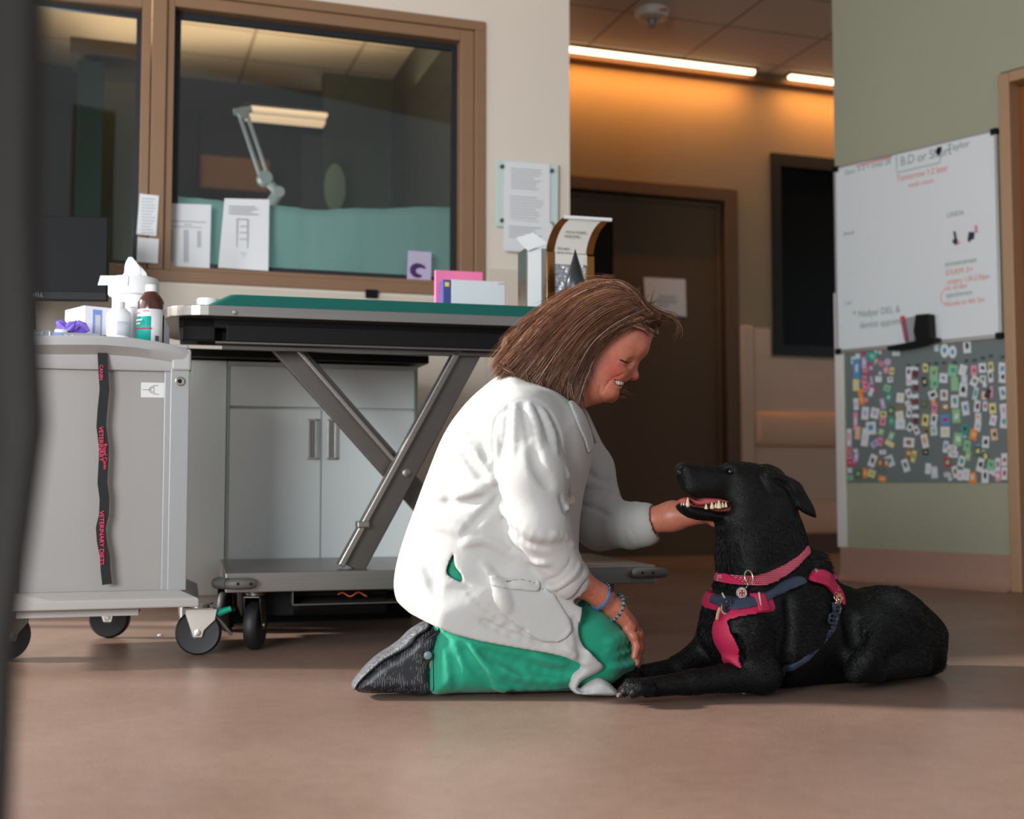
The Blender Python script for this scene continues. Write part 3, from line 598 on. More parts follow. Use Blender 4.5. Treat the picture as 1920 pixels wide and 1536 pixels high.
# ---------------- papers, notices
def sheet(name, F, quad, t, th, m, label, cat, lines=(), group=None, curl=0):
    """quad: px corners TL TR BR BL"""
    g = []
    for i in range(9):
        v = i/8; row = []
        for k in range(7):
            u_ = k/6; x = (1-v)*((1-u_)*quad[0][0]+u_*quad[1][0]) + v*((1-u_)*quad[3][0]+u_*quad[2][0]); y = (1-v)*((1-u_)*quad[0][1]+u_*quad[1][1]) + v*((1-u_)*quad[3][1]+u_*quad[2][1])
            row.append(F.P(x, y, t - curl*v*v*(0.4+0.6*abs(2*u_-1))))
        g.append(row)
    o = obj(name, MB().sheet(g, F.n*th), m, smooth=True); tag(o, label, cat, group)
    if lines:
        mb = MB()
        for (x0, y0, x1, y1, w) in lines:
            tt = t-0.0012-curl*0.25 if curl else t-0.0008
            a = F.P(x0, y0, tt); b = F.P(x1, y1, tt); hw = w*F.mpp(x0, y0)/2
            if abs(x1-x0) > abs(y1-y0): mb.prism([a-Vector((0,0,hw)), b-Vector((0,0,hw)), b+Vector((0,0,hw)), a+Vector((0,0,hw))], F.n*0.0004)
            else: mb.prism([a-F.d*hw, a+F.d*hw, b+F.d*hw, b-F.d*hw], F.n*0.0004)
        obj('print', mb, m_ink, o)
    return o
def txtlines(x0, x1, y0, y1, n, slope=0.0, w=2.2, jag=0.35):
    out = []
    for i in range(n):
        y = y0+(y1-y0)*i/(n-1); e = x1-(x1-x0)*rnd.random()*jag; out.append((x0, y, e, y+slope*(e-x0), w))
    return out
ln = [(318,414,386,417,2.4), (345,421,360,422,2), (318,424,378,427,2)] + [(322,430,322,490,5), (347,431,347,492,5), (352,431,352,492,3), (372,433,372,464,4), (376,433,376,464,2)]
sheet('notice_sheet', FW, [(309,381),(396,384),(393,505),(306,501)], 0.054, 0.001, m_paper, 'white form with small columns stuck to the window beside the bronze mullion', 'notice', ln)
ln = txtlines(428, 484, 386, 400, 4, 0.03, 2) + [(444,410,444,464,2), (464,410,464,466,2), (444,410,464,411,2), (450,424,462,424,2), (450,436,462,436,2), (450,448,462,448,2)] + txtlines(424, 490, 474, 488, 4, 0.03, 1.8)
sheet('notice_sheet', FW, [(421,372),(505,374),(503,508),(409,502)], 0.05, 0.001, m_paper, 'curling white form on the window right of the column form', 'notice', ln, curl=0.03)
sheet('notice_sheet', FW, [(262,363),(298,367),(293,443),(256,439)], -0.016, 0.001, m_paper, 'narrow printed slip taped on the bronze mullion, above the square card', 'notice', txtlines(265, 292, 372, 436, 12, 0.06, 2))
sheet('notice_card', FW, [(258,445),(298,448),(296,494),(256,491)], -0.018, 0.0015, m_paper, 'blank square white card on the bronze mullion just under the narrow slip', 'card')
sheet('notice_sheet', FW, [(-40,262),(42,266),(39,392),(-44,388)], 0.054, 0.001, m_paper, 'white notice on the left internal window above the dark monitor', 'notice', [(0,281,22,282,2.5),(0,292,17,293,2.5),(0,300,25,301,3),(0,319,22,320,2.5),(0,326,18,327,2.5),(0,340,28,341,2.5),(8,358,26,359,1.5),(8,366,26,367,1.5)])
st = sheet('window_sticker', FW, [(765,470),(809,473),(808,526),(763,524)], 0.054, 0.001, mat('lilac_sticker', (196,182,214), 0.5), 'small lilac sticker with a dark purple swirl at the window corner', 'sticker', txtlines(772, 802, 477, 491, 4, 0.05, 2))
c = FW.P(786, 508, 0.0525); m_pur = mat('deep_purple', (74,34,96), 0.5)
obj('swirl', MB().tube([c+FW.d*(0.032*math.cos(a)*(1-0.25*k/14))+Vector((0,0,0.022*math.sin(a))) for k, a in enumerate(np.linspace(0.6, 5.2, 15))], [0.004+0.009*math.sin(math.pi*k/14) for k in range(15)], 6, flat=0.08, up=(0,0,1)), m_pur, st)
# glass notice board with stand-offs
gb = thing('glass_notice_board', FW.P(988, 425, -0.02), 'pale glass plate on four metal stand-offs on the beige wall', 'notice board')
m_gp = mat('frosted_glass_plate', (206,222,216), 0.15)
quad = [(930,299),(1047,308),(1046,431),(930,424)]
obj('plate', MB().prism([FW.P(x, y, -0.022) for x, y in quad], FW.n*0.006), m_gp, gb, bevel=0.001)
for x, y in ((942,312),(1035,320),(942,413),(1035,420)): obj('stand_off', MB().lathe(FW.P(x, y, -0.03), [(0.009, 0), (0.009, 0.03)], 14, FW.n), m_steel_d, gb)
sheet('notice_sheet', FW, [(946,302),(1031,308),(1031,424),(944,417)], -0.0275, 0.001, m_paper, 'long printed page on the upper part of the glass plate', 'notice', txtlines(958, 1018, 316, 352, 8, 0.07, 2.2) + txtlines(956, 1020, 368, 412, 9, 0.07, 2))
sheet('notice_sheet', FW, [(945,411),(1036,419),(1034,476),(943,470)], -0.030, 0.001, m_paper, 'short wide page hanging from the bottom edge of the glass plate', 'notice', txtlines(954, 1022, 424, 444, 5, 0.07, 2), curl=0.01)
sheet('door_notice', FH, [(1207,520),(1285,524),(1287,594),(1211,586)], 0.036, 0.001, mat('shade_toned_paper', (222,222,222), 0.7), 'white paper sign taped to the dark brown door', 'notice', [(1236,556,1268,558,5),(1232,564,1270,566,6),(1232,572,1254,573,5)])  # shade of the passage is mixed into this sheet's colour
tag(obj('wall_socket', MB().pbox(FW, 683, 542, 706, 558, -0.022, 0.01), m_mech, bevel=0.002), 'small black socket box on the bronze sill above the teal cushion', 'socket')
# ---------------- monitor
FM = Fr(4.26, 0.10)
mo = thing('computer_monitor', FM.P(70, 640, 0.05), 'dark flat monitor on the worktop at the left edge', 'monitor')
m_scr = mat('monitor_black', (12,12,14), 0.6, spec=0.2); a, b = FM.S(-190), FM.S(193); z0, z1 = FM.Z(193, 564), FM.Z(193, 406)
obj('screen', MB().fbox(FM, a, b, 0, 0.03, z0, z1), m_scr, mo, bevel=0.004)
obj('bezel', MB().fbox(FM, a, b, -0.004, 0.0, z0, z0+0.03), mat('bezel_black', (15,15,17), 0.5, spec=0.2), mo, bevel=0.002)
sa = FM.S(20); obj('stand', MB().prism([FM.L(sa-0.05, 0.06, WT), FM.L(sa+0.05, 0.06, WT), FM.L(sa+0.03, 0.06, z0+0.12), FM.L(sa-0.03, 0.06, z0+0.12)], FM.n*0.03), m_scr, mo, bevel=0.003)
obj('stand_foot', MB().fbox(FM, sa-0.13, sa+0.13, -0.06, 0.16, WT+0.002, WT+0.014), m_scr, mo, bevel=0.004)
text('logo', 'DELL', FM.P(55, 556, -0.0045), FM.d, (0,0,1), 0.02, mat('logo_grey', (150,150,155), 0.4), mo)
# ================================================================ small things
CT = zt_+0.001      # cart top height
m_white = mat('white_plastic', (238,238,238), 0.35); m_soft = mat('tissue_white', (244,244,244), 0.8)
m_lblue = mat('label_blue', (120,146,214), 0.5); m_boxw = mat('white_carton', (230,231,236), 0.6); m_boxg = mat('grey_carton', (140,142,148), 0.6)
def onC(px, t): return FC.L(FC.S(px, t), t, CT)
def scale(px, t): return FC.mpp(px, 600, t)
# wipes tub
c = onC(244, 0.26); k = scale(244, 0.26)
tb = thing('wipes_tub', c, 'round white tub of wipes with a tissue pulled up, behind the bottles on the cart', 'tub')
obj('tub', MB().lathe(c, [(36*k, 0), (37*k, 3*k), (39*k, 118*k)], 36), m_white, tb, smooth=True)
obj('lid', MB().lathe(c, [(44*k, 104*k), (46*k, 106*k), (46*k, 133*k), (43*k, 138*k), (20*k, 141*k)], 36), m_white, tb, smooth=True)
w = MB(); R = []
for i in range(5):
    r_ = (25-5.4*i)*k; R.append([c+Vector((r_*math.cos(a)*(1+0.3*math.sin(3*a+i)) - 3*k*i*0.6, r_*0.6*math.sin(a), (139+i*10)*k)) for a in np.linspace(0, 6.283, 15)[:-1]])
n = 14; w.add([p for r_ in R for p in r_], [(i*n+j, i*n+(j+1) % n, (i+1)*n+(j+1) % n, (i+1)*n+j) for i in range(4) for j in range(n)] + [tuple((4*n+j) for j in range(n))])
obj('tissue', w, m_soft, tb)
obj('lid_flap', MB().sheet([[c+Vector((x*k, -46*k-2*k*abs(i), (136-18*i)*k)) for x in (-47-4*i, -20, 4)] for i in range(2)], (0, -0.002, 0)), m_white, tb)
# brown bottle
def rnd_bottle(c, k, prof, mats, label, cat, name, lab=None):
    t = thing(name, c, label, cat)
    obj('bottle', MB().lathe(c, [(r*k, h*k) for r, h in prof], 32), mats[0], t, smooth=True)
    return t
c = onC(277, 0.05); k = scale(277, 0.05)
bt = rnd_bottle(c, k, [(22,0),(24,2),(24.5,62),(24,78),(22,84),(12,98),(9,100),(9,104)], [mat('amber_brown_bottle', (72,36,28), 0.18, coat=0.4)], 'brown bottle with white cap and teal label on the right of the cart', 'bottle', 'antiseptic_bottle')
obj('cap', MB().lathe(c, [(10.5*k, 96*k), (10.8*k, 110*k), (9.5*k, 112*k)], 24), m_white, bt, smooth=True)
def band(c, r, h0, h1, a0, a1, m, par, name='label', n=16):
    mb = MB(); vs = []
    for i in range(n+1):
        a = math.radians(a0+(a1-a0)*i/n); d = Vector((math.sin(a), -math.cos(a), 0))
        for rr in (r, r+0.0006):
            for h in (h0, h1): vs.append(c+d*rr+Vector((0,0,h)))
    fs = [(4*i+2, 4*i+6, 4*i+7, 4*i+3) for i in range(n)] + [(4*i, 4*i+1, 4*i+5, 4*i+4) for i in range(n)] + [(4*i+1, 4*i+3, 4*i+7, 4*i+5) for i in range(n)] + [(4*i, 4*i+4, 4*i+6, 4*i+2) for i in range(n)]
    mb.add(vs, fs); return obj(name, mb, m, par, smooth='all')
lb = band(c, 24.5*k, 2*k, 64*k, -110, 75, mat('label_white', (226,226,228), 0.5), bt)
band(c, 24.5*k+.0007, 3*k, 50*k, -75, 18, mat('label_teal', (0,150,140), 0.5), bt, 'label_panel'); band(c, 24.5*k+.0014, 26*k, 28.5*k, -75, 22, mat('label_red', (190,40,50), 0.5), bt, 'label_stripe')
band(c, 24.5*k+.0014, 56*k, 58*k, -70, -30, mat('label_pinkred', (226,110,120), 0.5), bt, 'label_print'); band(c, 24.5*k+.0014, 59*k, 61*k, -20, 10, MATS['label_pinkred'], bt, 'label_print')
band(c, 24.5*k+.0014, 42*k, 45*k, -70, -20, m_paper, bt, 'label_print'); band(c, 24.5*k+.0014, 36*k, 38*k, -70, -30, m_paper, bt, 'label_print')
band(c, 24.5*k+.0012, 4*k, 14*k, 36, 52, m_inkd, bt, 'barcode')
# clear bottle
c = onC(217, 0.06); k = scale(217, 0.06)
bt = rnd_bottle(c, k, [(20,0),(22,2),(22.5,50),(21,58),(14,66),(10,68),(10,70)], [mat('milky_bottle', (240,241,244), 0.3, sss=0)], 'small white round shouldered bottle beside the leash on the cart', 'bottle', 'squeeze_bottle')
obj('cap', MB().lathe(c, [(10.5*k, 66*k), (10.5*k, 77*k), (9.5*k, 79*k)], 24), m_white, bt, smooth=True)
band(c, 22.6*k, 14*k, 40*k, 10, 70, mat('faint_print', (214,216,222), 0.5), bt)
# clear plastic jar between the bottles
c = onC(250, 0.13); k = scale(250, 0.13)
bt = thing('plastic_jar', c, 'translucent pale jar standing between the white and brown bottles', 'jar')
obj('jar', MB().lathe(c, [(20*k,0),(21*k,2*k),(21*k,66*k),(18*k,72*k)], 28), mat('pale_jar', (206,210,218), 0.3), bt, smooth=True); obj('lid', MB().lathe(c, [(19*k,72*k),(20*k,73*k),(20*k,80*k),(18*k,82*k)], 28), m_boxw, bt, smooth=True)
c = onC(300, 0.10); k = scale(300, 0.1)
bt = thing('plastic_bottle', c, 'slim pale bottle mostly hidden behind the brown bottle', 'bottle')
obj('bottle', MB().lathe(c, [(12*k,0),(12.5*k,2*k),(12.5*k,34*k),(9*k,42*k)], 20), m_boxw, bt, smooth=True); obj('cap', MB().lathe(c, [(8*k,42*k),(8*k,48*k)], 16), m_white, bt, smooth=True)
# glove boxes
def carton(name, c, d, rz, m, label, cat, extra=None, group=None):
    t = thing(name, c, label, cat, group); obj('carton', MB().box(c+Vector((0,0,d[2]/2)), d, rz), m, t, bevel=0.0015)
    R = Matrix.Rotation(rz, 3, 'Z')
    for nm, (cx, cz, w, h), mm in (extra or []): 
        obj(nm, MB().box(c + R@Vector((cx*d[0]/2, -d[1]/2-0.0006, 0)) + Vector((0,0,d[2]/2+cz*d[2]/2)), (w*d[0], 0.0012, h*d[2]), rz), mm, t)
    return t
k = scale(60, 0.07); c = onC(58, 0.09)
gl = carton('glove_box', c, (66*k, 0.1, 21*k), FC.ang, m_boxg, 'flat grey glove box with an orange corner, leftmost on the cart', 'glove box')
tri = lambda F_, pts, m, par: obj('colour_corner', MB().prism(pts, F_.n*0.001), m, par)
e = c+FC.d*33*k-FC.n*0.0515
tri(FC, [e+Vector((0,0,0.001)), e-FC.d*14*k+Vector((0,0,0.001)), e+Vector((0,0,13*k))], mat('orange_print', (240,140,40), 0.5), gl)
text('lettering', 'FitGuard', c-FC.d*20*k-FC.n*0.052+Vector((0,0,11*k)), FC.d, (0,0,1), 0.0155, m_paper, gl); text('lettering', 'Touch', c-FC.d*24*k-FC.n*0.052+Vector((0,0,3*k)), FC.d, (0,0,1), 0.013, m_paper, gl)
k = scale(135, 0.07); c = onC(135, 0.09)
gl = carton('glove_box', c, (92*k, 0.1, 17*k), FC.ang, m_boxg, 'flat grey glove box with a green corner under the purple gloves', 'glove box', [('blue_patch', (-0.6, 0, 0.17, 0.8), m_lblue)])
e = c+FC.d*44*k-FC.n*0.0515; tri(FC, [e+Vector((0,0,0.001)), e-FC.d*10*k+Vector((0,0,0.001)), e+Vector((0,0,9*k))], mat('green_print', (30,170,90), 0.5), gl)
obj('white_edge', MB().fbox(FC, FC.S(89,0.09), FC.S(92,0.09), 0.036, 0.04, CT, CT+17*k), m_boxw, gl)
text('lettering', 'FitGuard', c-FC.d*16*k-FC.n*0.052+Vector((0,0,6*k)), FC.d, (0,0,1), 0.0135, m_paper, gl)
# crumpled purple gloves
c = onC(122, 0.1)+Vector((0,0,17*k+0.004)); g = thing('nitrile_gloves', c, 'crumpled purple gloves pulled from the green cornered box', 'gloves')
mb = MB(); rr = random.Random(3)
for j in range(9):
    p0 = c+Vector(((rr.random()-.5)*0.05, (rr.random()-.5)*0.02, rr.random()*0.012)); pts = [p0+Vector(((q-1.5)*0.012, 0.006*rr.random(), 0.012*math.sin(q*1.3+j)+0.008)) for q in range(5)]
    mb.tube(pts, [0.006, 0.010, 0.011, 0.010, 0.005], 8)
obj('gloves', mb, mat('purple_nitrile', (112,86,188), 0.45), g, smooth=True)
tag(obj('bottle_cap', MB().lathe(onC(108, 0.07)+Vector((0,0,17*k)), [(0.016, 0), (0.017, 0.004), (0.016, 0.010)], 20), m_white, smooth=True), 'loose white round cap lying on the green cornered glove box', 'cap')
# upright glove carton
k = scale(165, 0.2); c = onC(167, 0.24)
up = carton('glove_carton', c, (70*k, 0.13, 77*k), FC.ang+0.5, m_boxw, 'upright white and blue glove carton behind the flat boxes on the cart', 'glove box', [('blue_print', (-0.3, 0.1, 0.25, 0.75), m_lblue), ('white_print', (-0.28, 0.1, 0.15, 0.5), m_boxw), ('blue_print', (0.55, -0.1, 0.2, 0.5), m_lblue)])
R = Matrix.Rotation(FC.ang+0.5, 3, 'Z'); obj('grey_side', MB().box(c+R@Vector((35*k+0.0006, 0, 0))+Vector((0,0,38*k)), (0.0012, 0.13, 76*k), FC.ang+0.5), mat('carton_grey', (170,172,180), 0.6), up)
obj('blue_print', MB().box(c+R@Vector((35*k+0.0016, 0.0, 0))+Vector((0,0,56*k)), (0.0012, 0.05, 22*k), FC.ang+0.5), m_lblue, up)
# ---------------- on the lift table and worktop behind it
def box2(F, x0, y0, x1, t, th, zb, m, label, cat, name='carton', group=None, extra=None):
    a, b = F.S(x0, t), F.S(x1, t); t_ = thing(name, F.L((a+b)/2, t+th/2, zb), label, cat, group)
    obj('body', MB().fbox(F, a, b, t, t+th, zb, F.Z(x0, y0, t)), m, t_, bevel=0.002); return t_
m_pk = mat('pink_card', (238,120,168), 0.55); m_wc = mat('white_card_box', (218,220,224), 0.5)
pb = box2(FT, 815, 506, 905, 0.46, 0.02, CUSH+0.001, m_pk, 'bright pink card folder behind the white box at the back of the cushion', 'folder', 'card_folder')
wb_ = box2(FT, 845, 524, 947, 0.40, 0.05, CUSH+0.001, m_wc, 'plain white carton on the cushion in front of the pink folder', 'box', 'white_carton')
bb = box2(FT, 829, 524, 845, 0.40, 0.05, CUSH+0.001, mat('navy_card', (66,72,140), 0.5), 'narrow navy packet squeezed between the pink folder and white carton', 'packet', 'navy_packet')
obj('yellow_mark', MB().pbox(FT, 833, 529, 841, 537, 0.398, 0.001), mat('yellow_mark', (236,210,90), 0.5), bb)
obj('corner_scuff', MB().pbox(FT, 934, 530, 945, 534, 0.3992, 0.001), m_ink, wb_)
c = FT.L(FT.S(385, 0.1), 0.10, zs1+0.0005)
lidt = thing('round_tape_roll', c, 'white round roll on the left end of the steel table frame', 'roll'); obj('roll', MB().lathe(c+Vector((0,0,0)), [(0.03, 0), (0.033, 0.003), (0.033, 0.03), (0.03, 0.033)], 24), m_white, lidt, smooth=True)
# green leash heap
mb = MB(); rr = random.Random(5); base_c = FT.L(FT.S(590, 0.3), 0.3, CUSH+0.006)
pts = []
for j in range(60):
    a = j*0.55; pts.append(base_c + FT.d*((-0.105+0.21*(j/59))+0.03*math.cos(a)) + FT.n*(0.03*math.sin(a*1.1)) + Vector((0,0,0.004+0.020*max(0, math.sin(math.pi*j/40))*abs(math.sin(a*0.7)))))
gl = thing('rope_leash', base_c-Vector((0,0,0.006)), 'heap of green cord lying on the teal cushion', 'leash'); obj('cord', MB().tube(pts, 0.0055, 8), mat('green_cord', (20,120,82), 0.6), gl, smooth=True)
obj('clip', MB().tube([pts[0], pts[0]-FT.d*0.03, pts[0]-FT.d*0.05+Vector((0,0,0.004))], [0.006,0.005,0.004], 8), m_zinc, gl, smooth=True)
# party bag with metallic gold sides and curled flap
m_gold = mat('gold_foil', (150,102,56), 0.16, 0.95); m_cream = mat('cream_card', (220,214,204), 0.5); m_foil = mat('silver_crumpled_foil', (190,192,196), 0.25, 0.8, var=0.4, vscale=60, bump=1.0, bscale=60, bdist=0.01)
tP = 0.30; FP_ = FT
gx = [FT.S(x, tP) for x in (1026, 1042, 1102, 1116)]; zb_ = CUSH+0.001; zt1 = FT.Z(1030, 472, tP)
pbag = thing('party_gift_box', FT.L((gx[0]+gx[3])/2, tP+0.05, zb_), 'gold foil party box with a clear front and curled printed flap', 'gift box')
obj('side_panel', MB().fbox(FT, gx[0], gx[1], tP, tP+0.12, zb_, zt1), m_gold, pbag, bevel=0.001); obj('side_panel', MB().fbox(FT, gx[2], gx[3], tP, tP+0.12, zb_, zt1-0.008), m_gold, pbag, bevel=0.001)
obj('foil_filling', MB().fbox(FT, gx[1], gx[2], tP+0.006, tP+0.1, zb_, zt1-0.036), m_foil, pbag); obj('header_card', MB().fbox(FT, gx[1], gx[2], tP, tP+0.004, zt1-0.040, zt1-0.004), m_cream, pbag)
R = []
for i in range(9):
    v = i/8; a = v*1.25; hh = 0.112*math.sin(a)/math.sin(1.25); ff = -0.01+0.035*v; xx = 0.052*v**1.8
    R.append([FT.L(g_+xx*(1 if k_ else 1), tP-ff, zt1+hh) for k_, g_ in enumerate(gx)])
for nm, (i0, i1), mm in (('flap_edge', (0, 1), m_gold), ('flap', (1, 2), m_cream), ('flap_edge', (2, 3), m_gold)):
    obj(nm, MB().sheet([[r_[i0], r_[i1]] for r_ in R], (0, 0.0015, 0)), mm, pbag, smooth=True)
obj('flap_rim', MB().tube([R[-1][0], R[-1][3]], 0.0065, 8), m_white, pbag)
for q, (sx, y) in enumerate((('you\'re invited', 436), ('party time', 444))): text('lettering', sx, FT.P(1060-q*2, y, tP-0.022+0.006*q), FT.d, (0,-0.15,1), 0.0125, m_inkd, pbag)
for q, (sx, y) in enumerate((('let\'s start', 467), ('party time', 475))): text('lettering', sx, FT.P(1045, y, tP-0.002), FT.d, (0,0,1), 0.011, m_inkd, pbag)
# second box: white sides seen edge on with its own flap
wb2 = thing('party_gift_box', FT.L(FT.S(1002, tP), tP, zb_), 'tall white party box turned edge on with a small bent flap', 'gift box')
a, b = FT.S(990, tP), FT.S(1015, tP); z1 = FT.Z(1000, 465, tP)
obj('white_side', MB().fbox(FT, a, b, tP-0.004, tP+0.1, zb_, z1), m_white, wb2); obj('foil_edge', MB().fbox(FT, b, FT.S(1026, tP)-0.001, tP, tP+0.1, zb_, z1).fbox(FT, a-0.006, a-0.0005, tP, tP+0.1, zb_, z1), mat('silver_foil', (170,160,150), 0.2, 0.9), wb2)
q = [(967,446),(1000,436),(1026,456),(990,470),(982,463)]; obj('bent_flap', MB().prism([FT.P(x, y, tP-0.02) for x, y in q], FT.n*0.002), m_white, wb2)
# party hat
c = FT.L(FT.S(1080, tP-0.13), tP-0.13, zb_); ph = thing('party_hat', c, 'black paper cone hat with gold lettering and gold tinsel rim', 'party hat')
zz = FT.Z(1080, 467, tP-0.13)-zb_
obj('cone', MB().lathe(c, [(0.062, 0), (0.0005, zz)], 40), mat('black_glossy_card', (44,46,50), 0.28), ph, smooth='all')
mb = MB(); rr = random.Random(9)
for j in range(420):
    a = rr.random()*6.283; p = c+Vector((0.063*math.cos(a), 0.063*math.sin(a), 0.006+0.014*rr.random())); d = Vector((math.cos(a)+rr.uniform(-.8,.8), math.sin(a)+rr.uniform(-.8,.8), rr.uniform(-.6,1.0))).normalized()*0.024
    s_ = Vector((rr.uniform(-1,1), rr.uniform(-1,1), rr.uniform(-1,1)))*0.0016; mb.add([p-s_, p+s_, p+d+s_, p+d-s_], [(0,1,2,3)])
obj('tinsel', mb, mat('gold_tinsel', (255,176,40), 0.2, 0.9), ph, fix=False)
m_gl = mat('gold_letter', (236,196,96), 0.35, 0.6)
text('lettering', 'HAPPY', c+Vector((0.010, -0.041, zz*0.40)), (1,0.55,-0.35), (-0.1,0.1,1), 0.024, m_gl, ph); text('lettering', 'NEW', c+Vector((0.024, -0.044, zz*0.22)), (1,0.7,-0.35), (-0.1,0.1,1), 0.024, m_gl, ph)
# small things on the worktop seen below the table top
for x, t, r, h, m, lab in ((645, 0.2, 0.02, 0.05, m_white, 'small white pot on the worktop under the table top, left of the dark roll'), (690, 0.2, 0.035, 0.04, mat('dark_grey_roll', (90,88,90), 0.6), 'dark grey roll on the worktop seen below the table top'), (735, 0.2, 0.022, 0.05, mat('orange_lid', (226,140,100), 0.5), 'orange topped pot on the worktop below the table top'), (765, 0.2, 0.02, 0.05, m_boxw, 'pale pot at the right end of the black worktop')):
    c = FB.L(FB.S(x, t), t, 0.9105); tt = thing('small_pot', c, lab, 'pot'); obj('pot', MB().lathe(c, [(r*0.9, 0), (r, 0.004), (r, h-0.004), (r*0.9, h)], 20), m, tt, smooth=True)
# floor litter
for px, py, r, lab, m in ((1395, 1301, 0.004, 'tiny pale crumb on the floor by the elbow of the dog', mat('crumb', (220,170,130), 0.8)), (300, 1192, 0.008, 'white scrap of paper on the floor behind the cart wheel', m_paper), (1812, 1098, 0.008, 'white scrap at the foot of the green wall', m_paper)):
    p = on_floor(px, py); rr = random.Random(px); mb = MB()
    mb.lathe(p, [(r, 0), (r*1.05, r*0.2), (r*0.6, r*0.5)], 7); tag(obj('crumb', mb, m), lab, 'crumb')
# ---------------- whiteboard
wbq = [(1579,318),(1879,240),(1884,626),(1582,655)]
wbd = thing('whiteboard', FG.P(1730, 640, -0.02), 'white marker board with handwriting on the green wall', 'whiteboard')
a, b = FG.S(1577, -0.015), FG.S(1881, -0.015); zB0 = FG.Z(1580, 655, -0.015); zB1 = FG.Z(1577, 317, -0.015)
zB0 = (zB0+FG.Z(1884, 626, -0.015))/2; zB1 = (zB1+FG.Z(1879, 240, -0.015))/2
m_wb = mat('whiteboard_enamel', (232,235,237), 0.16); m_alu = mat('board_aluminium', (176,170,166), 0.4, 0.5)
obj('panel', MB().fbox(FG, a, b, -0.014, -0.001, zB0, zB1), m_wb, wbd)
q = 0.012
obj('board_frame', MB().fbox(FG, a-q, b+q, -0.02, -0.001, zB0-q*1.6, zB0).fbox(FG, a-q, b+q, -0.02, -0.001, zB1, zB1+q*0.6).fbox(FG, a-q, a, -0.02, -0.001, zB0, zB1).fbox(FG, b, b+q, -0.02, -0.001, zB0, zB1), m_alu, wbd, bevel=0.002)
for s_, z_ in ((a, zB0-0.006), (b, zB0-0.006), (b, zB1), (a, zB1)): obj('corner_cap', MB().fbox(FG, s_-0.016, s_+0.016, -0.026, -0.0005, z_-0.016, z_+0.012), m_mech, wbd, bevel=0.003)
m_mk = mat('marker_green_grey', (140,158,150), 0.5); m_mr = mat('marker_red', (232,140,134), 0.5)
def wtext(s, px, py, size, m=m_mk, sq=0.9): text('handwriting', s, FG.P(px, py, -0.0152), FG.d, (0,0,1), size*0.62, m, wbd, squash=sq)
wtext('Dani', 1584, 328, 0.05, sq=1.0); wtext('B.D or Short', 1688, 311, 0.10, sq=0.8); wtext('Taylor', 1776, 284, 0.075); wtext('Brandi', 1582, 442, 0.04)
wtext('Tomorrow 1:2 later', 1681, 341, 0.07, m_mr, 0.75); wtext('meds room', 1703, 352, 0.05, m_mr)
wtext('a 2 + total 28', 1608, 321, 0.06, m_mk, 0.9); wtext('LINDA', 1776, 408, 0.05); wtext('announcement', 1772, 500, 0.055, m_mk, 0.75)
wtext('EXAM 3+', 1773, 517, 0.06, m_mr); wtext('surgery 1:30-2:30pm', 1776, 533, 0.055, m_mr, 0.72); wtext('to order', 1773, 545, 0.055, m_mr); wtext('appointment', 1774, 558, 0.05, m_mk, 0.8); wtext('Nicole to 4th 5m', 1772, 575, 0.055, m_mr, 0.8)
wtext('Lori', 1584, 572, 0.045); wtext('* Nadya/ DEL &', 1600, 596, 0.075, m_mk, 0.85); wtext('dentist appoint', 1612, 616, 0.075, m_mk, 0.8)
mb = MB()
for seg in ([(1681,293),(1682,324),(1762,305),(1765,278)],): mb.tube([FG.P(x, y, -0.0155) for x, y in seg], 0.0022, 6)
obj('handwriting', mb, m_mk, wbd)
mb = MB().tube([FG.P(x, y, -0.0155) for x, y in ((1606,312),(1640,302),(1672,294))], 0.004, 6).tube([FG.P(x, y, -0.0155) for x, y in ((1772,541),(1764,552),(1765,566),(1773,572))], 0.0018, 6); obj('handwriting', mb, m_mr, wbd)
m_mag = mat('dark_magnet', (30,34,52), 0.4)
for k_, (x, y) in enumerate(((1790, 445), (1821, 441))):
    t = thing('card_magnet', FG.P(x, y, -0.016), ['white magnet card with a black animal shape on the whiteboard', 'white magnet card with a navy shape and pink flag on the whiteboard'][k_], 'magnet')
    obj('card', MB().pbox(FG, x-13, y-34, x+13, y+24, -0.0165, 0.002), m_paper, t)
    obj('shape', MB().prism([FG.P(x+dx, y+dy, -0.0175) for dx, dy in (((-3,-12),(2,-10),(3,0),(6,6),(5,14),(0,14),(-5,8),(-1,2)) if k_ == 0 else ((-5,-6),(6,-6),(5,8),(1,8),(-4,14),(-7,10)))], FG.n*0.0012), m_mag, t)
    obj('pink_mark', MB().prism([FG.P(x+dx, y+dy, -0.0176) for dx, dy in (((5,8),(11,9),(10,12),(4,12)) if k_ == 0 else ((6,-18),(11,-19),(12,-4),(7,-5)))], FG.n*0.001), mat('pink_ink', (236,130,160), 0.5), t)
t = thing('card_magnet', FG.P(1760, 282, -0.016), 'tiny black clip magnet on the boxed heading of the whiteboard', 'magnet'); obj('clip', MB().prism([FG.P(x, y, -0.02) for x, y in ((1754,284),(1758,276),(1765,275),(1763,286),(1758,292))], FG.n*0.005), m_mech, t)
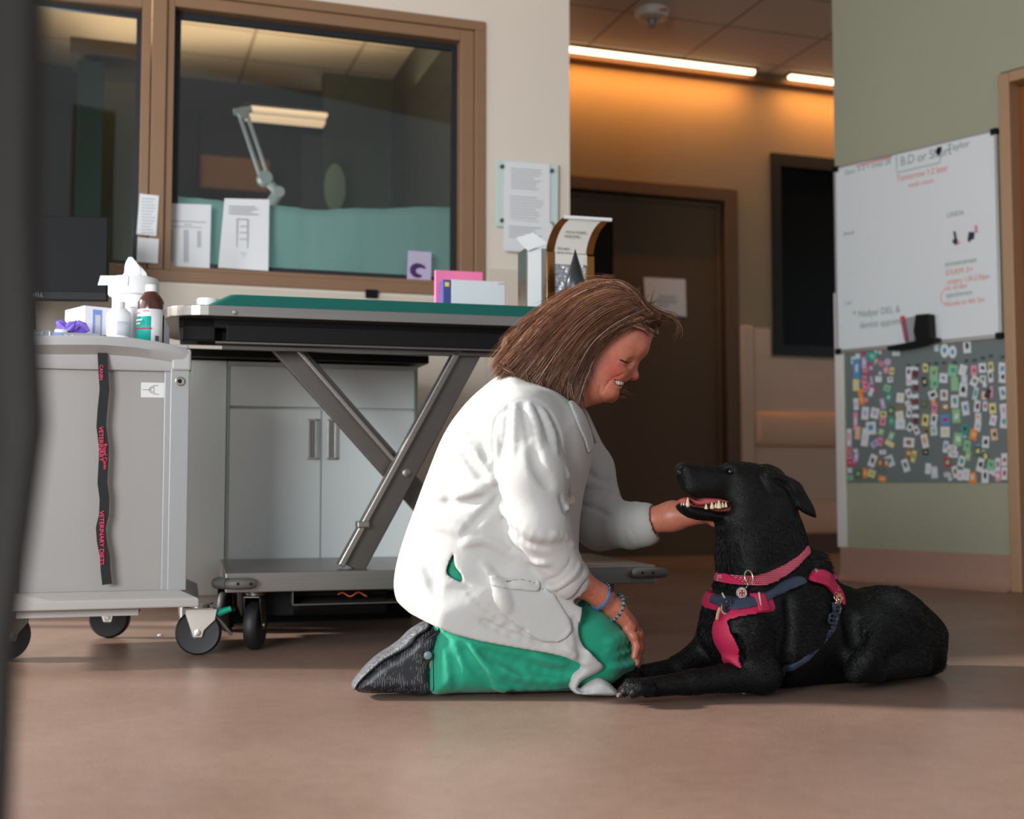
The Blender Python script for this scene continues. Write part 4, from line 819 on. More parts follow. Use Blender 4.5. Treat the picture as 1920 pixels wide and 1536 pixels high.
# marker caddy
cd_ = thing('marker_caddy', FG.P(1716, 650, -0.03), 'black mesh marker caddy hanging at the bottom edge of the whiteboard', 'caddy')
def gz(px, py, t=-0.03): return FG.P(px, py, t)
obj('pocket', MB().prism([gz(x, y, -0.075) for x, y in ((1716,590),(1741,588),(1744,640),(1720,648),(1712,622))], FG.n*0.055), m_mech, cd_, bevel=0.003)
obj('mesh_side', MB().prism([gz(x, y, -0.07) for x, y in ((1693,598),(1716,592),(1714,640),(1698,644))], FG.n*0.04), mat('grey_mesh', (150,152,158), 0.6), cd_, bevel=0.002)
obj('tray', MB().prism([gz(x, y, -0.08) for x, y in ((1662,650),(1750,632),(1752,640),(1700,652),(1664,657))], FG.n*0.075), m_mech, cd_, bevel=0.002)
mk = thing('marker_pen', gz(1698, 640), 'red marker pen standing in the black caddy', 'marker'); obj('barrel', MB().tube([gz(1700, 640, -0.078), gz(1693, 603, -0.078)], 0.009, 12), mat('maroon_barrel', (160,60,90), 0.4), mk, smooth=True); obj('cap', MB().tube([gz(1693, 603, -0.078), gz(1692, 593, -0.078)], 0.010, 12), mat('red_cap', (220,30,40), 0.4), mk, smooth=True)
# ---------------- grey magnetic board
a, b = FG.S(1590), FG.S(1892.5); z0, z1 = FG.Z(1590, 905), zB0-0.034
m_mb = mat('grey_magnet_board', (112,122,120), 0.5, var=0.05, vscale=3)
mbd = tag(obj('magnetic_board', MB().fbox(FG, a, b, -0.006, 0, z0, z1+0.01), m_mb, bevel=0.001), 'grey magnetic board crowded with small cards under the whiteboard', 'board')
head = MB()
for x, y in ((1703,686),(1721,685),(1741,683),(1755,682),(1770,681),(1790,680),(1812,677),(1827,676),(1843,672),(1858,668),(1880,670)): head.prism([FG.P(x+dx, y+dy, -0.0065) for dx, dy in ((-4,-2.5),(4,-3.5),(4,2),(-4,3))], FG.n*0.0005)
obj('column_headings', head, mat('dark_chalk', (66,74,74), 0.7), mbd)
CARDC = dict(w=(226,226,230), g=(150,200,150), k=(40,44,46), r=(190,60,70), p=(232,150,176), h=(214,50,120), o=(246,150,60), b=(90,150,200), t=(60,160,150), y=(230,214,140), n=(150,120,80), c=(236,190,160), l=(196,176,208), d=(90,110,80), m=(110,40,60), a=(206,216,220))
CN = dict(w='white', g='pale green', k='black', r='red', p='pink', h='hot pink', o='orange', b='blue', t='teal', y='cream yellow', n='tan', c='peach', l='lilac', d='olive', m='maroon', a='pale grey')
CM = {k_: mat('card_'+CN[k_].replace(' ', '_'), v, 0.5) for k_, v in CARDC.items()}
# (x, y, w, h, turn in degrees, border, picture)
cards = '''1600 676 8 14 0 w t;1608 668 9 10 4 a w;1606 692 13 34 -2 b a;1605 722 12 22 0 y a;1620 664 6 7 0 h h;1620 680 9 20 0 l w;1634 668 20 20 30 t g;1642 660 5 9 0 w a;1650 659 5 9 0 w p;1630 684 6 7 0 h h;1622 694 9 8 0 p r;1628 700 7 7 0 h h;1633 690 6 8 0 l a;1643 676 6 6 0 p w;1652 682 9 8 30 p r;1664 679 13 13 0 l p;1661 694 10 13 0 p l;1641 681 5 5 0 p p;1680 660 14 14 0 w a;1620 712 8 14 10 p r;1624 722 13 11 20 p r;1622 731 8 9 0 p r;1613 735 8 12 15 o o;1615 749 9 20 -12 o c;1624 750 7 8 0 p p;1633 735 8 16 25 w a;1641 731 6 9 0 h h;1647 711 12 11 0 w a;1650 700 5 6 0 a a;1634 714 5 16 -10 l l;1672 696 8 14 8 y d;1669 712 10 10 -6 w k;1663 728 12 12 20 g t;1666 745 10 16 10 t y;1655 757 8 20 -16 l a;1605 758 9 22 -4 w l;1604 790 8 34 0 p w;1622 775 13 24 6 w l;1640 775 15 20 14 w l;1656 777 12 12 0 y d;1655 791 11 14 4 p r;1670 770 12 18 12 d g;1671 790 10 16 0 t g;1608 812 10 24 4 c c;1592 820 9 32 0 w p;1592 842 10 10 0 p r;1592 855 10 12 0 p r;1593 868 9 12 0 r p;1593 882 9 10 0 a w;1593 896 12 9 0 g t;1604 845 8 6 0 w a;1605 857 9 18 12 l w;1601 868 9 8 0 h p;1622 820 13 34 8 w a;1633 803 18 24 -4 w b;1652 810 10 12 20 g y;1640 832 16 12 -40 l b;1650 828 9 16 10 p h;1671 818 10 16 30 g a;1668 832 18 10 30 y a;1655 848 12 8 0 w l;1636 864 13 24 24 w k;1650 868 9 18 0 n c;1662 869 9 18 0 n c;1652 880 6 6 0 k w;1668 865 16 22 -24 a t;1609 889 11 16 0 d g;1622 887 8 18 0 o c;1634 888 14 14 20 y g;1654 898 14 11 10 o c;1688 746 14 18 6 w y;1687 764 12 8 0 n n;1687 780 14 18 -10 w y;1688 796 18 18 0 w a;1704 698 10 20 0 w m;1704 715 9 16 0 w p;1715 692 12 8 10 w w;1716 701 10 13 20 m m;1715 717 12 8 0 w w;1717 727 10 11 14 m m;1704 738 10 18 -24 w m;1716 743 12 8 -8 w w;1716 753 10 9 0 m r;1703 759 9 16 -30 w p;1716 764 12 7 -6 w w;1717 772 11 6 0 m t;1704 775 9 16 10 w k;1716 780 12 7 0 w w;1717 789 10 11 20 m m;1706 801 10 16 30 w k;1718 807 10 17 -30 w m;1735 690 9 16 0 y k;1733 716 9 18 -12 k y;1732 758 13 14 0 d n;1728 754 5 6 0 p p;1735 788 12 22 8 y k;1751 700 15 26 0 g n;1752 720 14 18 10 g t;1749 740 16 16 -24 w k;1750 751 8 16 0 o c;1752 766 9 20 6 p r;1751 787 12 22 10 w k;1737 809 12 12 0 n k;1751 808 13 18 -6 a g;1734 827 12 26 -14 w o;1735 848 10 10 0 k y;1704 830 20 18 4 w n;1703 850 14 16 20 n c;1713 856 8 22 14 y d;1698 873 12 24 -20 w d;1740 879 10 20 6 w a;1752 886 12 22 -4 a w;1771 657 16 28 0 w b;1786 660 15 24 0 w b;1756 652 8 14 0 a a;1813 649 14 26 -4 w k;1769 709 15 18 4 w b;1786 695 17 22 12 g t;1790 720 14 26 -3 g g;1770 741 14 20 0 w n;1772 763 16 18 0 n w;1790 753 14 24 0 w t;1772 787 17 20 -4 b r;1793 780 15 26 -2 g w;1772 810 17 20 0 w y;1796 824 16 24 8 g w;1805 694 14 20 18 w a;1808 712 11 18 0 a w;1806 731 15 26 4 w k;1810 766 13 26 -10 w b;1826 695 11 20 0 p r;1827 715 14 20 30 w n;1829 738 9 24 14 a t;1832 762 11 22 8 w m;1834 782 11 14 0 w o;1833 799 12 20 10 w l;1825 815 14 20 16 o c;1842 690 14 18 -4 w k;1858 688 9 18 -10 y d;1857 705 9 24 -8 w k;1843 711 12 14 0 a n;1846 722 7 8 0 w w;1845 742 9 16 0 c w;1852 738 10 18 30 k m;1859 735 5 22 0 p w;1847 762 8 18 0 w r;1861 766 13 20 -6 y k;1862 788 12 20 14 w p;1864 815 12 22 -8 c k;1879 691 13 22 2 w b;1880 708 14 20 6 w k;1881 737 14 24 -10 w b;1882 769 14 24 -8 w l;1882 791 13 24 6 w t;1848 829 13 22 4 w k;1809 805 12 18 4 t k;1809 819 8 12 0 t w;1813 836 13 20 8 g t;1833 846 12 20 -8 d y;1834 836 12 5 -20 b w;1848 857 12 22 -8 d y;1847 848 13 6 10 a w;1773 838 9 22 8 w b;1786 840 16 10 14 w p;1787 852 18 12 4 w l;1776 867 12 18 -14 r g;1803 865 13 20 20 w t;1815 855 10 18 10 g y;1774 890 8 8 0 w h;1780 894 7 16 -20 a l;1791 885 11 22 -16 w n;1800 891 9 20 12 w p;1811 890 13 22 8 w a;1823 896 14 20 -10 o a;1838 872 12 26 16 w k;1858 872 14 20 10 g t;1862 885 14 12 30 w a;1847 893 13 26 0 w k;1871 872 9 26 0 w r;1871 893 10 20 0 p w;1883 862 11 24 0 w r;1883 888 11 24 2 w r'''
cl_ = [c_.split() for c_ in cards.split(';')]
ords = ['topmost', 'second', 'third', 'fourth', 'fifth', 'sixth', 'seventh', 'eighth', 'ninth', 'tenth', 'eleventh', 'twelfth', 'thirteenth', 'fourteenth', 'fifteenth', 'sixteenth', 'seventeenth', 'eighteenth', 'nineteenth', 'twentieth']
parsed = [(float(a_), float(b_), float(w_), float(h_), float(r_), x_, y_) for a_, b_, w_, h_, r_, x_, y_ in cl_]
parsed.sort(key=lambda q_: q_[0]); ncol = 14; colw = (1893-1588)/ncol; cols = {}
for p_ in parsed: cols.setdefault(int((p_[0]-1588)/colw), []).append(p_)
first = ['first','second','third','fourth','fifth','sixth','seventh','last but six','last but five','last but four','last but three','last but two','last but one','last']
for ci, lst in cols.items():
    lst.sort(key=lambda q_: q_[1])
    for i, (x, y, w_, h_, r_, bc, pc) in enumerate(lst):
        ra = math.radians(r_); co, si = math.cos(ra), math.sin(ra)
        lay = -0.0075-0.0013*(i % 4)
        def q_(sx, sy, t): return FG.P(x+(sx*w_/2*co-sy*h_/2*si*0.8), y+(sx*w_/2*si+sy*h_/2*co), t)
        mb = MB()
        if (bc, pc) == ('w', 'b') and h_ > 22 and y < 670 or (x in (1664., 1661.)):
            mb.prism([FG.P(x+w_/2*math.cos(z_), y+h_/2*math.sin(z_), lay) for z_ in np.linspace(0, 6.1, 18)], FG.n*0.001); mb.slot(1)
            mb.prism([FG.P(x+w_/4.5*math.cos(z_), y+h_/5*math.sin(z_), lay-0.0004) for z_ in np.linspace(0, 6.0, 10)], FG.n*0.0004)
        else:
            mb.prism([q_(-1,-1,lay), q_(1,-1,lay), q_(1,1,lay), q_(-1,1,lay)], FG.n*0.001); mb.slot(1)
            if pc != bc:
                rr = random.Random(int(x*y)); jx = [(-.6+rr.random()*.25, -.6+rr.random()*.4), (.3+rr.random()*.3, -.6+rr.random()*.3), (.35+rr.random()*.3, .1+rr.random()*.3), (-.1+rr.random()*.5, .3+rr.random()*.25), (-.6+rr.random()*.25, .1+rr.random()*.3)]
                mb.prism([q_(u_, v_, lay-0.0004) for u_, v_ in jx], FG.n*0.0004)
        o = obj('card_magnet', mb, [CM[bc], CM[pc]])
        what = f"{CN[bc]} card, {CN[pc]} picture" if bc != pc else f"plain {CN[bc]} card"
        tag(o, f"{what}, {ords[i] if i < 20 else 'lowest'} down in {first[ci]} strip of grey board", 'magnet', 'small cards on the grey magnetic board')

# ---------------- unidentified blurred dark shape beside the camera, built as a hanging sheet
cq = [(-900,-90),(-300,-46),(0,-40),(300,-40),(560,-22),(700,-2),(850,2),(950,-14),(1050,-24),(1150,-42),(1240,-42),(1536,-36),(1800,-36)]
rows = []
for z_ in np.linspace(0.02, CEIL-0.02, 60):
    yy = 905-(z_-H)*FP/0.55; x_ = np.interp(yy, [q_[0] for q_ in cq], [q_[1] for q_ in cq]) if yy > -900 else -40
    e = at_y(x_, 905, 0.55).x
    rows.append([Vector((e-0.30*u_, 0.55+0.018*math.sin(u_*26+z_*1.3)+0.03*math.sin(z_*2), z_)) for u_ in np.linspace(0, 1, 24)])
tag(obj('blurred_shape', MB().sheet(rows, (0, 0.02, 0)), mat('charcoal_shape', (46,42,40), 0.85, bump=0.2, bscale=200), smooth='all'), 'unidentified blurred dark grey shape at the extreme left edge, nearest the camera', 'blurred_shape')
# ================================================================ implicit modelling: smooth unions on a grid, polygonised
def catmull(P, n=4, closed=True):
    P = [np.array(p, float) for p in P]; m = len(P); out = []
    for i in range(m if closed else m-1):
        p0, p1, p2, p3 = (P[(i-1) % m], P[i], P[(i+1) % m], P[(i+2) % m]) if closed else (P[max(i-1, 0)], P[i], P[i+1], P[min(i+2, m-1)])
        for k in range(n):
            t = k/n; out.append(0.5*((2*p1)+(-p0+p2)*t+(2*p0-5*p1+4*p2-p3)*t*t+(-p0+3*p1-3*p2+p3)*t**3))
    if not closed: out.append(P[-1])
    return out
class Field:
    def __init__(s, F, lo, hi, h):
        s.F = F; s.h = h; s.lo = np.array(lo, float); n = np.ceil((np.array(hi)-s.lo)/h).astype(int)+1; s.n = n
        s.A = np.full(n, 0.5, np.float32)
        s.ax = [s.lo[i]+h*np.arange(n[i]) for i in range(3)]
    def copy(s):
        c = Field.__new__(Field); c.F = s.F; c.h = s.h; c.lo = s.lo; c.n = s.n; c.ax = s.ax; c.A = s.A.copy(); return c
    def q(s, p):                                     # (px,py,t) -> local
        a, z = s.F.sz(p[0], p[1], p[2]); return np.array((a, p[2], z))
    def rr(s, p, r): return r*s.F.mpp(p[0], p[1], p[2])
    def _sl(s, lo, hi):
        i0 = np.maximum(np.floor((np.array(lo)-s.lo)/s.h).astype(int), 0); i1 = np.minimum(np.ceil((np.array(hi)-s.lo)/s.h).astype(int)+1, s.n)
        if (i1 <= i0).any(): return None
        return tuple(slice(a, b) for a, b in zip(i0, i1))
    def _mesh(s, sl): return np.ix_(s.ax[0][sl[0]], s.ax[1][sl[1]], s.ax[2][sl[2]])
    def _op(s, sl, d, k, op):
        a = s.A[sl]; d = d.astype(np.float32)
        if op == 'u':
            if k > 0: hh = np.maximum(k-np.abs(a-d), 0)/k; r = np.minimum(a, d)-hh*hh*k*0.25
            else: r = np.minimum(a, d)
        elif op == 's':
            if k > 0: hh = np.maximum(k-np.abs(a+d), 0)/k; r = np.maximum(a, -d)+hh*hh*k*0.25
            else: r = np.maximum(a, -d)
        s.A[sl] = r
    def cap(s, p, q, r1, r2=None, k=0.02, op='u', sy=1.0, raw=False):
        """round cone from p to q (pixel points with depth offset), radii in pixels; sy = sideways scale"""
        if r2 is None: r2 = r1
        a = s.q(p); b = s.q(q); r1 = r1 if raw else s.rr(p, r1); r2 = r2 if raw else s.rr(q, r2); R = max(r1, r2); pad = k+2*s.h
        ext = np.array((R, R*max(sy, 1), R))+pad
        sl = s._sl(np.minimum(a, b)-ext, np.maximum(a, b)+ext)
        if sl is None: return s
        X, Y, Z = s._mesh(sl); X = X-a[0]; Y = (Y-a[1])/sy; Z = Z-a[2]; d = b-a; d = np.array((d[0], d[1]/sy, d[2])); L2 = max((d**2).sum(), 1e-9)
        t = np.clip((X*d[0]+Y*d[1]+Z*d[2])/L2, 0, 1)
        dist = np.sqrt((X-t*d[0])**2+(Y-t*d[1])**2+(Z-t*d[2])**2)-(r1+(r2-r1)*t)
        s._op(sl, dist*min(sy, 1), k, op); return s
    def ell(s, p, rx, rz, W, rot=0, k=0.02, op='u'):
        """ellipsoid: pixel radii along/up, sideways radius in metres"""
        c = s.q(p); rx = s.rr(p, rx); rz = s.rr(p, rz); R = max(rx, rz); pad = k+2*s.h
        sl = s._sl(c-np.array((R, W, R))-pad, c+np.array((R, W, R))+pad)
        if sl is None: return s
        X, Y, Z = s._mesh(sl); X = X-c[0]; Y = Y-c[1]; Z = Z-c[2]; co, si = math.cos(math.radians(rot)), math.sin(math.radians(rot))
        U = (X*co+Z*si)/rx; V = (-X*si+Z*co)/rz; g = np.sqrt(U*U+V*V+(Y/W)**2); s._op(sl, (g-1)*min(rx, rz, W), k, op); return s
    def poly(s, P, t0, smooth=4):
        Q = [s.F.sz(x, y, t0) for x, y in P]
        return catmull(Q, smooth) if smooth else [np.array(q_) for q_ in Q]
    def d2(s, Q, xs, zs):
        Q = np.array(Q); X, Z = np.meshgrid(xs, zs, indexing='ij'); D = np.full(X.shape, 1e9); inn = np.zeros(X.shape, bool)
        for i in range(len(Q)):
            a = Q[i]; b = Q[(i+1) % len(Q)]; e = b-a; wx = X-a[0]; wz = Z-a[1]; t = np.clip((wx*e[0]+wz*e[1])/max((e**2).sum(), 1e-12), 0, 1)
            D = np.minimum(D, (wx-e[0]*t)**2+(wz-e[1]*t)**2)
            c = (a[1] > Z) != (b[1] > Z)
            with np.errstate(divide='ignore', invalid='ignore'): xi = (b[0]-a[0])*(Z-a[1])/(b[1]-a[1] if b[1] != a[1] else 1e-12)+a[0]
            inn ^= c & (X < xi)
        D = np.sqrt(D); return np.where(inn, -D, D)
    def infl(s, P, t0, W, R, k=0.02, op='u', smooth=4, tilt=0.0, sc=0.0):
        """inflated outline: sideways half width W where it is at least R deep"""
        Q = s.poly(P, t0, smooth); Qa = np.array(Q); pad = k+2*s.h
        lo = np.array((Qa[:, 0].min(), t0-W, Qa[:, 1].min()))-pad; hi = np.array((Qa[:, 0].max(), t0+W, Qa[:, 1].max()))+pad
        sl = s._sl(lo, hi)
        if sl is None: return s
        D = s.d2(Q, s.ax[0][sl[0]], s.ax[2][sl[2]])[:, None, :]; Y = np.abs(s.ax[1][sl[1]]-t0)[None, :, None]
        u = np.maximum(1+D/R, 0.0); v = Y/W; g = np.sqrt(u*u+v*v)-1
        d = np.where(D > 0, np.maximum(g*min(R, W), D), g*min(R, W)); s._op(sl, d, k, op); return s
    def prism_d(s, P, tref, smooth=2):
        """signed 2-D distance of an outline traced at depth tref, over the whole grid (s,z)"""
        return s.d2(s.poly(P, tref, smooth), s.ax[0], s.ax[2]).astype(np.float32)[:, None, :]
    def carve(s, P, tref, depth, smooth=2, tmax=9):
        Q = s.poly(P, tref, smooth); Qa = np.array(Q); sl = s._sl((Qa[:, 0].min()-.004, -9, Qa[:, 1].min()-.004), (Qa[:, 0].max()+.004, tmax, Qa[:, 1].max()+.004))
        D = s.d2(Q, s.ax[0][sl[0]], s.ax[2][sl[2]]).astype(np.float32)[:, None, :]; a = s.A[sl]; s.A[sl] = np.maximum(a, -np.maximum(D, -(a+depth))); return s
    def floor(s, z=0.0): s.A = np.maximum(s.A, (z-s.ax[2])[None, None, :].astype(np.float32)); return s
    def surf(s, px, py, guess=0.0, it=3):
        """near-side surface offset t seen at a pixel"""
        t = guess
        for _ in range(it):
            a, z = s.F.sz(px, py, t); i = int(round((a-s.lo[0])/s.h)); k = int(round((z-s.lo[2])/s.h))
            if not (0 <= i < s.n[0] and 0 <= k < s.n[2]): return None
            col = s.A[i, :, k]; w = np.nonzero(col < 0)[0]
            if len(w) == 0: return None
            j = w[0]
            if j > 0: f = col[j-1]/(col[j-1]-col[j]); t = s.ax[1][j-1]+f*s.h
            else: t = s.ax[1][0]
        return t
    def line(s, pts, r, k=0.012, op='u', sink=0.6, taper=True, guess=-0.15, n=3):
        """raised (u) or cut (s) line lying on the near surface, r in pixels; sink = how deep the centre sits"""
        C = catmull([(p[0], p[1]) for p in pts], n, closed=False); m = len(C); T = []
        for i, c in enumerate(C):
            t = s.surf(c[0], c[1], guess); T.append(t)
        for i in range(m-1):
            if T[i] is None or T[i+1] is None or abs(T[i]-T[i+1]) > 0.05: continue
            f = lambda j: (math.sin(math.pi*(j+0.35)/(m-1+0.7))**0.6 if taper else 1)
            r1, r2 = r*f(i), r*f(i+1); o1 = s.rr((C[i][0], C[i][1], T[i]), r1)*sink
            s.cap((C[i][0], C[i][1], T[i]+o1), (C[i+1][0], C[i+1][1], T[i+1]+o1), r1, r2, k, op)
        return s
    def mesh(s, name, m, parent=None, color=None, sm=0, keep=None):
        A = s.A; ins = A < 0; n = A.shape
        c = np.zeros((n[0]-1, n[1]-1, n[2]-1), np.int8)
        for i in (0, 1):
            for j in (0, 1):
                for k in (0, 1): c += ins[i:n[0]-1+i, j:n[1]-1+j, k:n[2]-1+k]
        act = (c > 0) & (c < 8); I = np.argwhere(act); idx = np.full(c.shape, -1, np.int32); idx[act] = np.arange(len(I))
        acc = np.zeros((len(I), 3)); cnt = np.zeros(len(I)); corner = [(i, j, k) for i in (0, 1) for j in (0, 1) for k in (0, 1)]
        val = {o: A[I[:, 0]+o[0], I[:, 1]+o[1], I[:, 2]+o[2]].astype(float) for o in corner}
        for a in corner:
            for ax in range(3):
                if a[ax]: continue
                b = list(a); b[ax] = 1; b = tuple(b); va, vb = val[a], val[b]; cr = (va < 0) != (vb < 0)
                t = np.where(cr, va/np.where(cr, va-vb, 1), 0); p = np.array(a, float)[None, :]*np.ones((len(I), 1)); p[:, ax] = t
                acc[cr] += p[cr]; cnt[cr] += 1
        V = (I+acc/cnt[:, None])*s.h+s.lo
        faces = []
        for ax in range(3):
            a = [slice(None)]*3; b = [slice(None)]*3; a[ax] = slice(0, n[ax]-1); b[ax] = slice(1, n[ax])
            s0 = ins[tuple(a)]; s1 = ins[tuple(b)]; E = np.argwhere(s0 != s1); o = [x for x in range(3) if x != ax]
            E = E[(E[:, o[0]] > 0) & (E[:, o[1]] > 0) & (E[:, o[0]] < n[o[0]]-1) & (E[:, o[1]] < n[o[1]]-1)]
            if len(E) == 0: continue
            def cell(d0, d1): e = E.copy(); e[:, o[0]] -= d0; e[:, o[1]] -= d1; return idx[e[:, 0], e[:, 1], e[:, 2]]
            q = np.stack([cell(1, 1), cell(0, 1), cell(0, 0), cell(1, 0)], 1); fl = s0[E[:, 0], E[:, 1], E[:, 2]]
            if ax == 1: fl = ~fl
            q[~fl] = q[~fl][:, ::-1]; faces.append(q)
        Fq = np.concatenate(faces); Fq = Fq[(Fq >= 0).all(1)]
        if sm:
            e = np.concatenate([Fq[:, [i, (i+1) % 4]] for i in range(4)])
            for _ in range(sm):
                S = np.zeros_like(V); N_ = np.zeros(len(V)); np.add.at(S, e[:, 0], V[e[:, 1]]); np.add.at(N_, e[:, 0], 1); np.add.at(S, e[:, 1], V[e[:, 0]]); np.add.at(N_, e[:, 1], 1)
                V = 0.5*V+0.5*S/np.maximum(N_, 1)[:, None]
        d, nn, o0 = [np.array(x) for x in (s.F.d, s.F.n, s.F.o)]
        Wd = o0+V[:, :1]*d+V[:, 1:2]*nn; Wd[:, 2] += V[:, 2]
        s.lastV = V; s.lastW = Wd
        off = np.array(wloc(parent)) if parent else (np.array((Wd[:, 0].mean(), Wd[:, 1].mean(), max(Wd[:, 2].min(), 0))))
        me = bpy.data.meshes.new(name); me.vertices.add(len(V)); me.vertices.foreach_set('co', (Wd-off).astype(np.float32).ravel())
        me.loops.add(len(Fq)*4); me.loops.foreach_set('vertex_index', Fq.astype(np.int32).ravel()); me.polygons.add(len(Fq)); me.polygons.foreach_set('loop_start', np.arange(0, len(Fq)*4, 4, dtype=np.int32))
        me.update(calc_edges=True); me.validate(); me.polygons.foreach_set('use_smooth', [True]*len(me.polygons)); me.materials.append(m)
        if color is not None:
            ca = me.color_attributes.new('Col', 'FLOAT_COLOR', 'POINT'); ca.data.foreach_set('color', color(V, Wd).astype(np.float32).ravel())
        o = bpy.data.objects.new(name, me); COL.objects.link(o)
        if parent: o.parent = parent
        else: o.location = off
        return o
def shell(base, P, tref, off, name, m, parent, tmax=0.0, depth=0.02, smooth=2, tmin=-9, extra=None, r=0.0, sm=3, color=None):
    """cloth piece following the near surface of a field inside an outline"""
    f = Field.__new__(Field); D = base.prism_d(P, tref, smooth)
    xs = np.nonzero((D[:, 0, :] < 0.02).any(1))[0]; zs = np.nonzero((D[:, 0, :] < 0.02).any(0))[0]; ys = np.nonzero((base.ax[1] < tmax+0.01) & (base.ax[1] > tmin-0.01))[0]
    sl = (slice(xs[0], xs[-1]+1), slice(ys[0], ys[-1]+1), slice(zs[0], zs[-1]+1))
    f.F = base.F; f.h = base.h; f.ax = [base.ax[i][sl[i]] for i in range(3)]; f.lo = np.array([a[0] for a in f.ax]); f.n = np.array([len(a) for a in f.ax])
    A = base.A[sl]; d = D[sl[0], :, sl[2]]; T = f.ax[1][None, :, None].astype(np.float32)
    B = np.maximum(A-off, -(A+depth))
    if r: h_ = np.maximum(r-np.abs(B-d), 0)/r; B = np.maximum(B, d)+h_*h_*r*0.25
    else: B = np.maximum(B, d)
    B = np.maximum(B, T-tmax); B = np.maximum(B, tmin-T); f.A = B.astype(np.float32)
    # guard layer so the piece closes at the grid edge
    f.A[0], f.A[-1] = 0.1, 0.1; f.A[:, 0], f.A[:, -1] = 0.1, 0.1; f.A[:, :, 0], f.A[:, :, -1] = 0.1, 0.1
    return f.mesh(name, m, parent, sm=sm, color=color)
def strands(name, S, width, m, parent, n=2, colorf=None):
    """S: array (count, points, 3) world; thin two-sided ribbons crossed so they show from any side"""
    S = np.asarray(S, float); c, p, _ = S.shape; off = np.array(wloc(parent)); rg = np.random.RandomState(1)
    T = np.gradient(S, axis=1); T /= np.linalg.norm(T, axis=2, keepdims=True)+1e-9
    a = rg.normal(size=(c, 1, 3)); U = np.cross(T, a); U /= np.linalg.norm(U, axis=2, keepdims=True)+1e-9; W2 = np.cross(T, U)
    tp = np.sin(np.linspace(0.25, math.pi-0.08, p))[None, :, None]**0.7*width
    ring = [U, -0.5*U+0.866*W2, -0.5*U-0.866*W2]
    V = np.stack([S+r_*tp for r_ in ring], 2).reshape(-1, 3)-off
    b = (np.arange(c)[:, None]*p+np.arange(p-1)[None, :]).ravel()*3; Fq = np.concatenate([np.stack([b+k, b+(k+1) % 3, b+3+(k+1) % 3, b+3+k], 1) for k in range(3)])
    me = bpy.data.meshes.new(name); me.vertices.add(len(V)); me.vertices.foreach_set('co', V.astype(np.float32).ravel()); me.loops.add(len(Fq)*4)
    me.loops.foreach_set('vertex_index', Fq.astype(np.int32).ravel()); me.polygons.add(len(Fq)); me.polygons.foreach_set('loop_start', np.arange(0, len(Fq)*4, 4, dtype=np.int32)); me.update(calc_edges=True)
    me.polygons.foreach_set('use_smooth', [True]*len(me.polygons)); me.materials.append(m)
    if colorf is not None:
        C = np.repeat(np.repeat(colorf[:, None, :], p*3, 1).reshape(-1, 4), 1, 0); ca = me.color_attributes.new('Col', 'FLOAT_COLOR', 'POINT'); ca.data.foreach_set('color', C.astype(np.float32).ravel())
    o = bpy.data.objects.new(name, me); COL.objects.link(o); o.parent = parent; return o
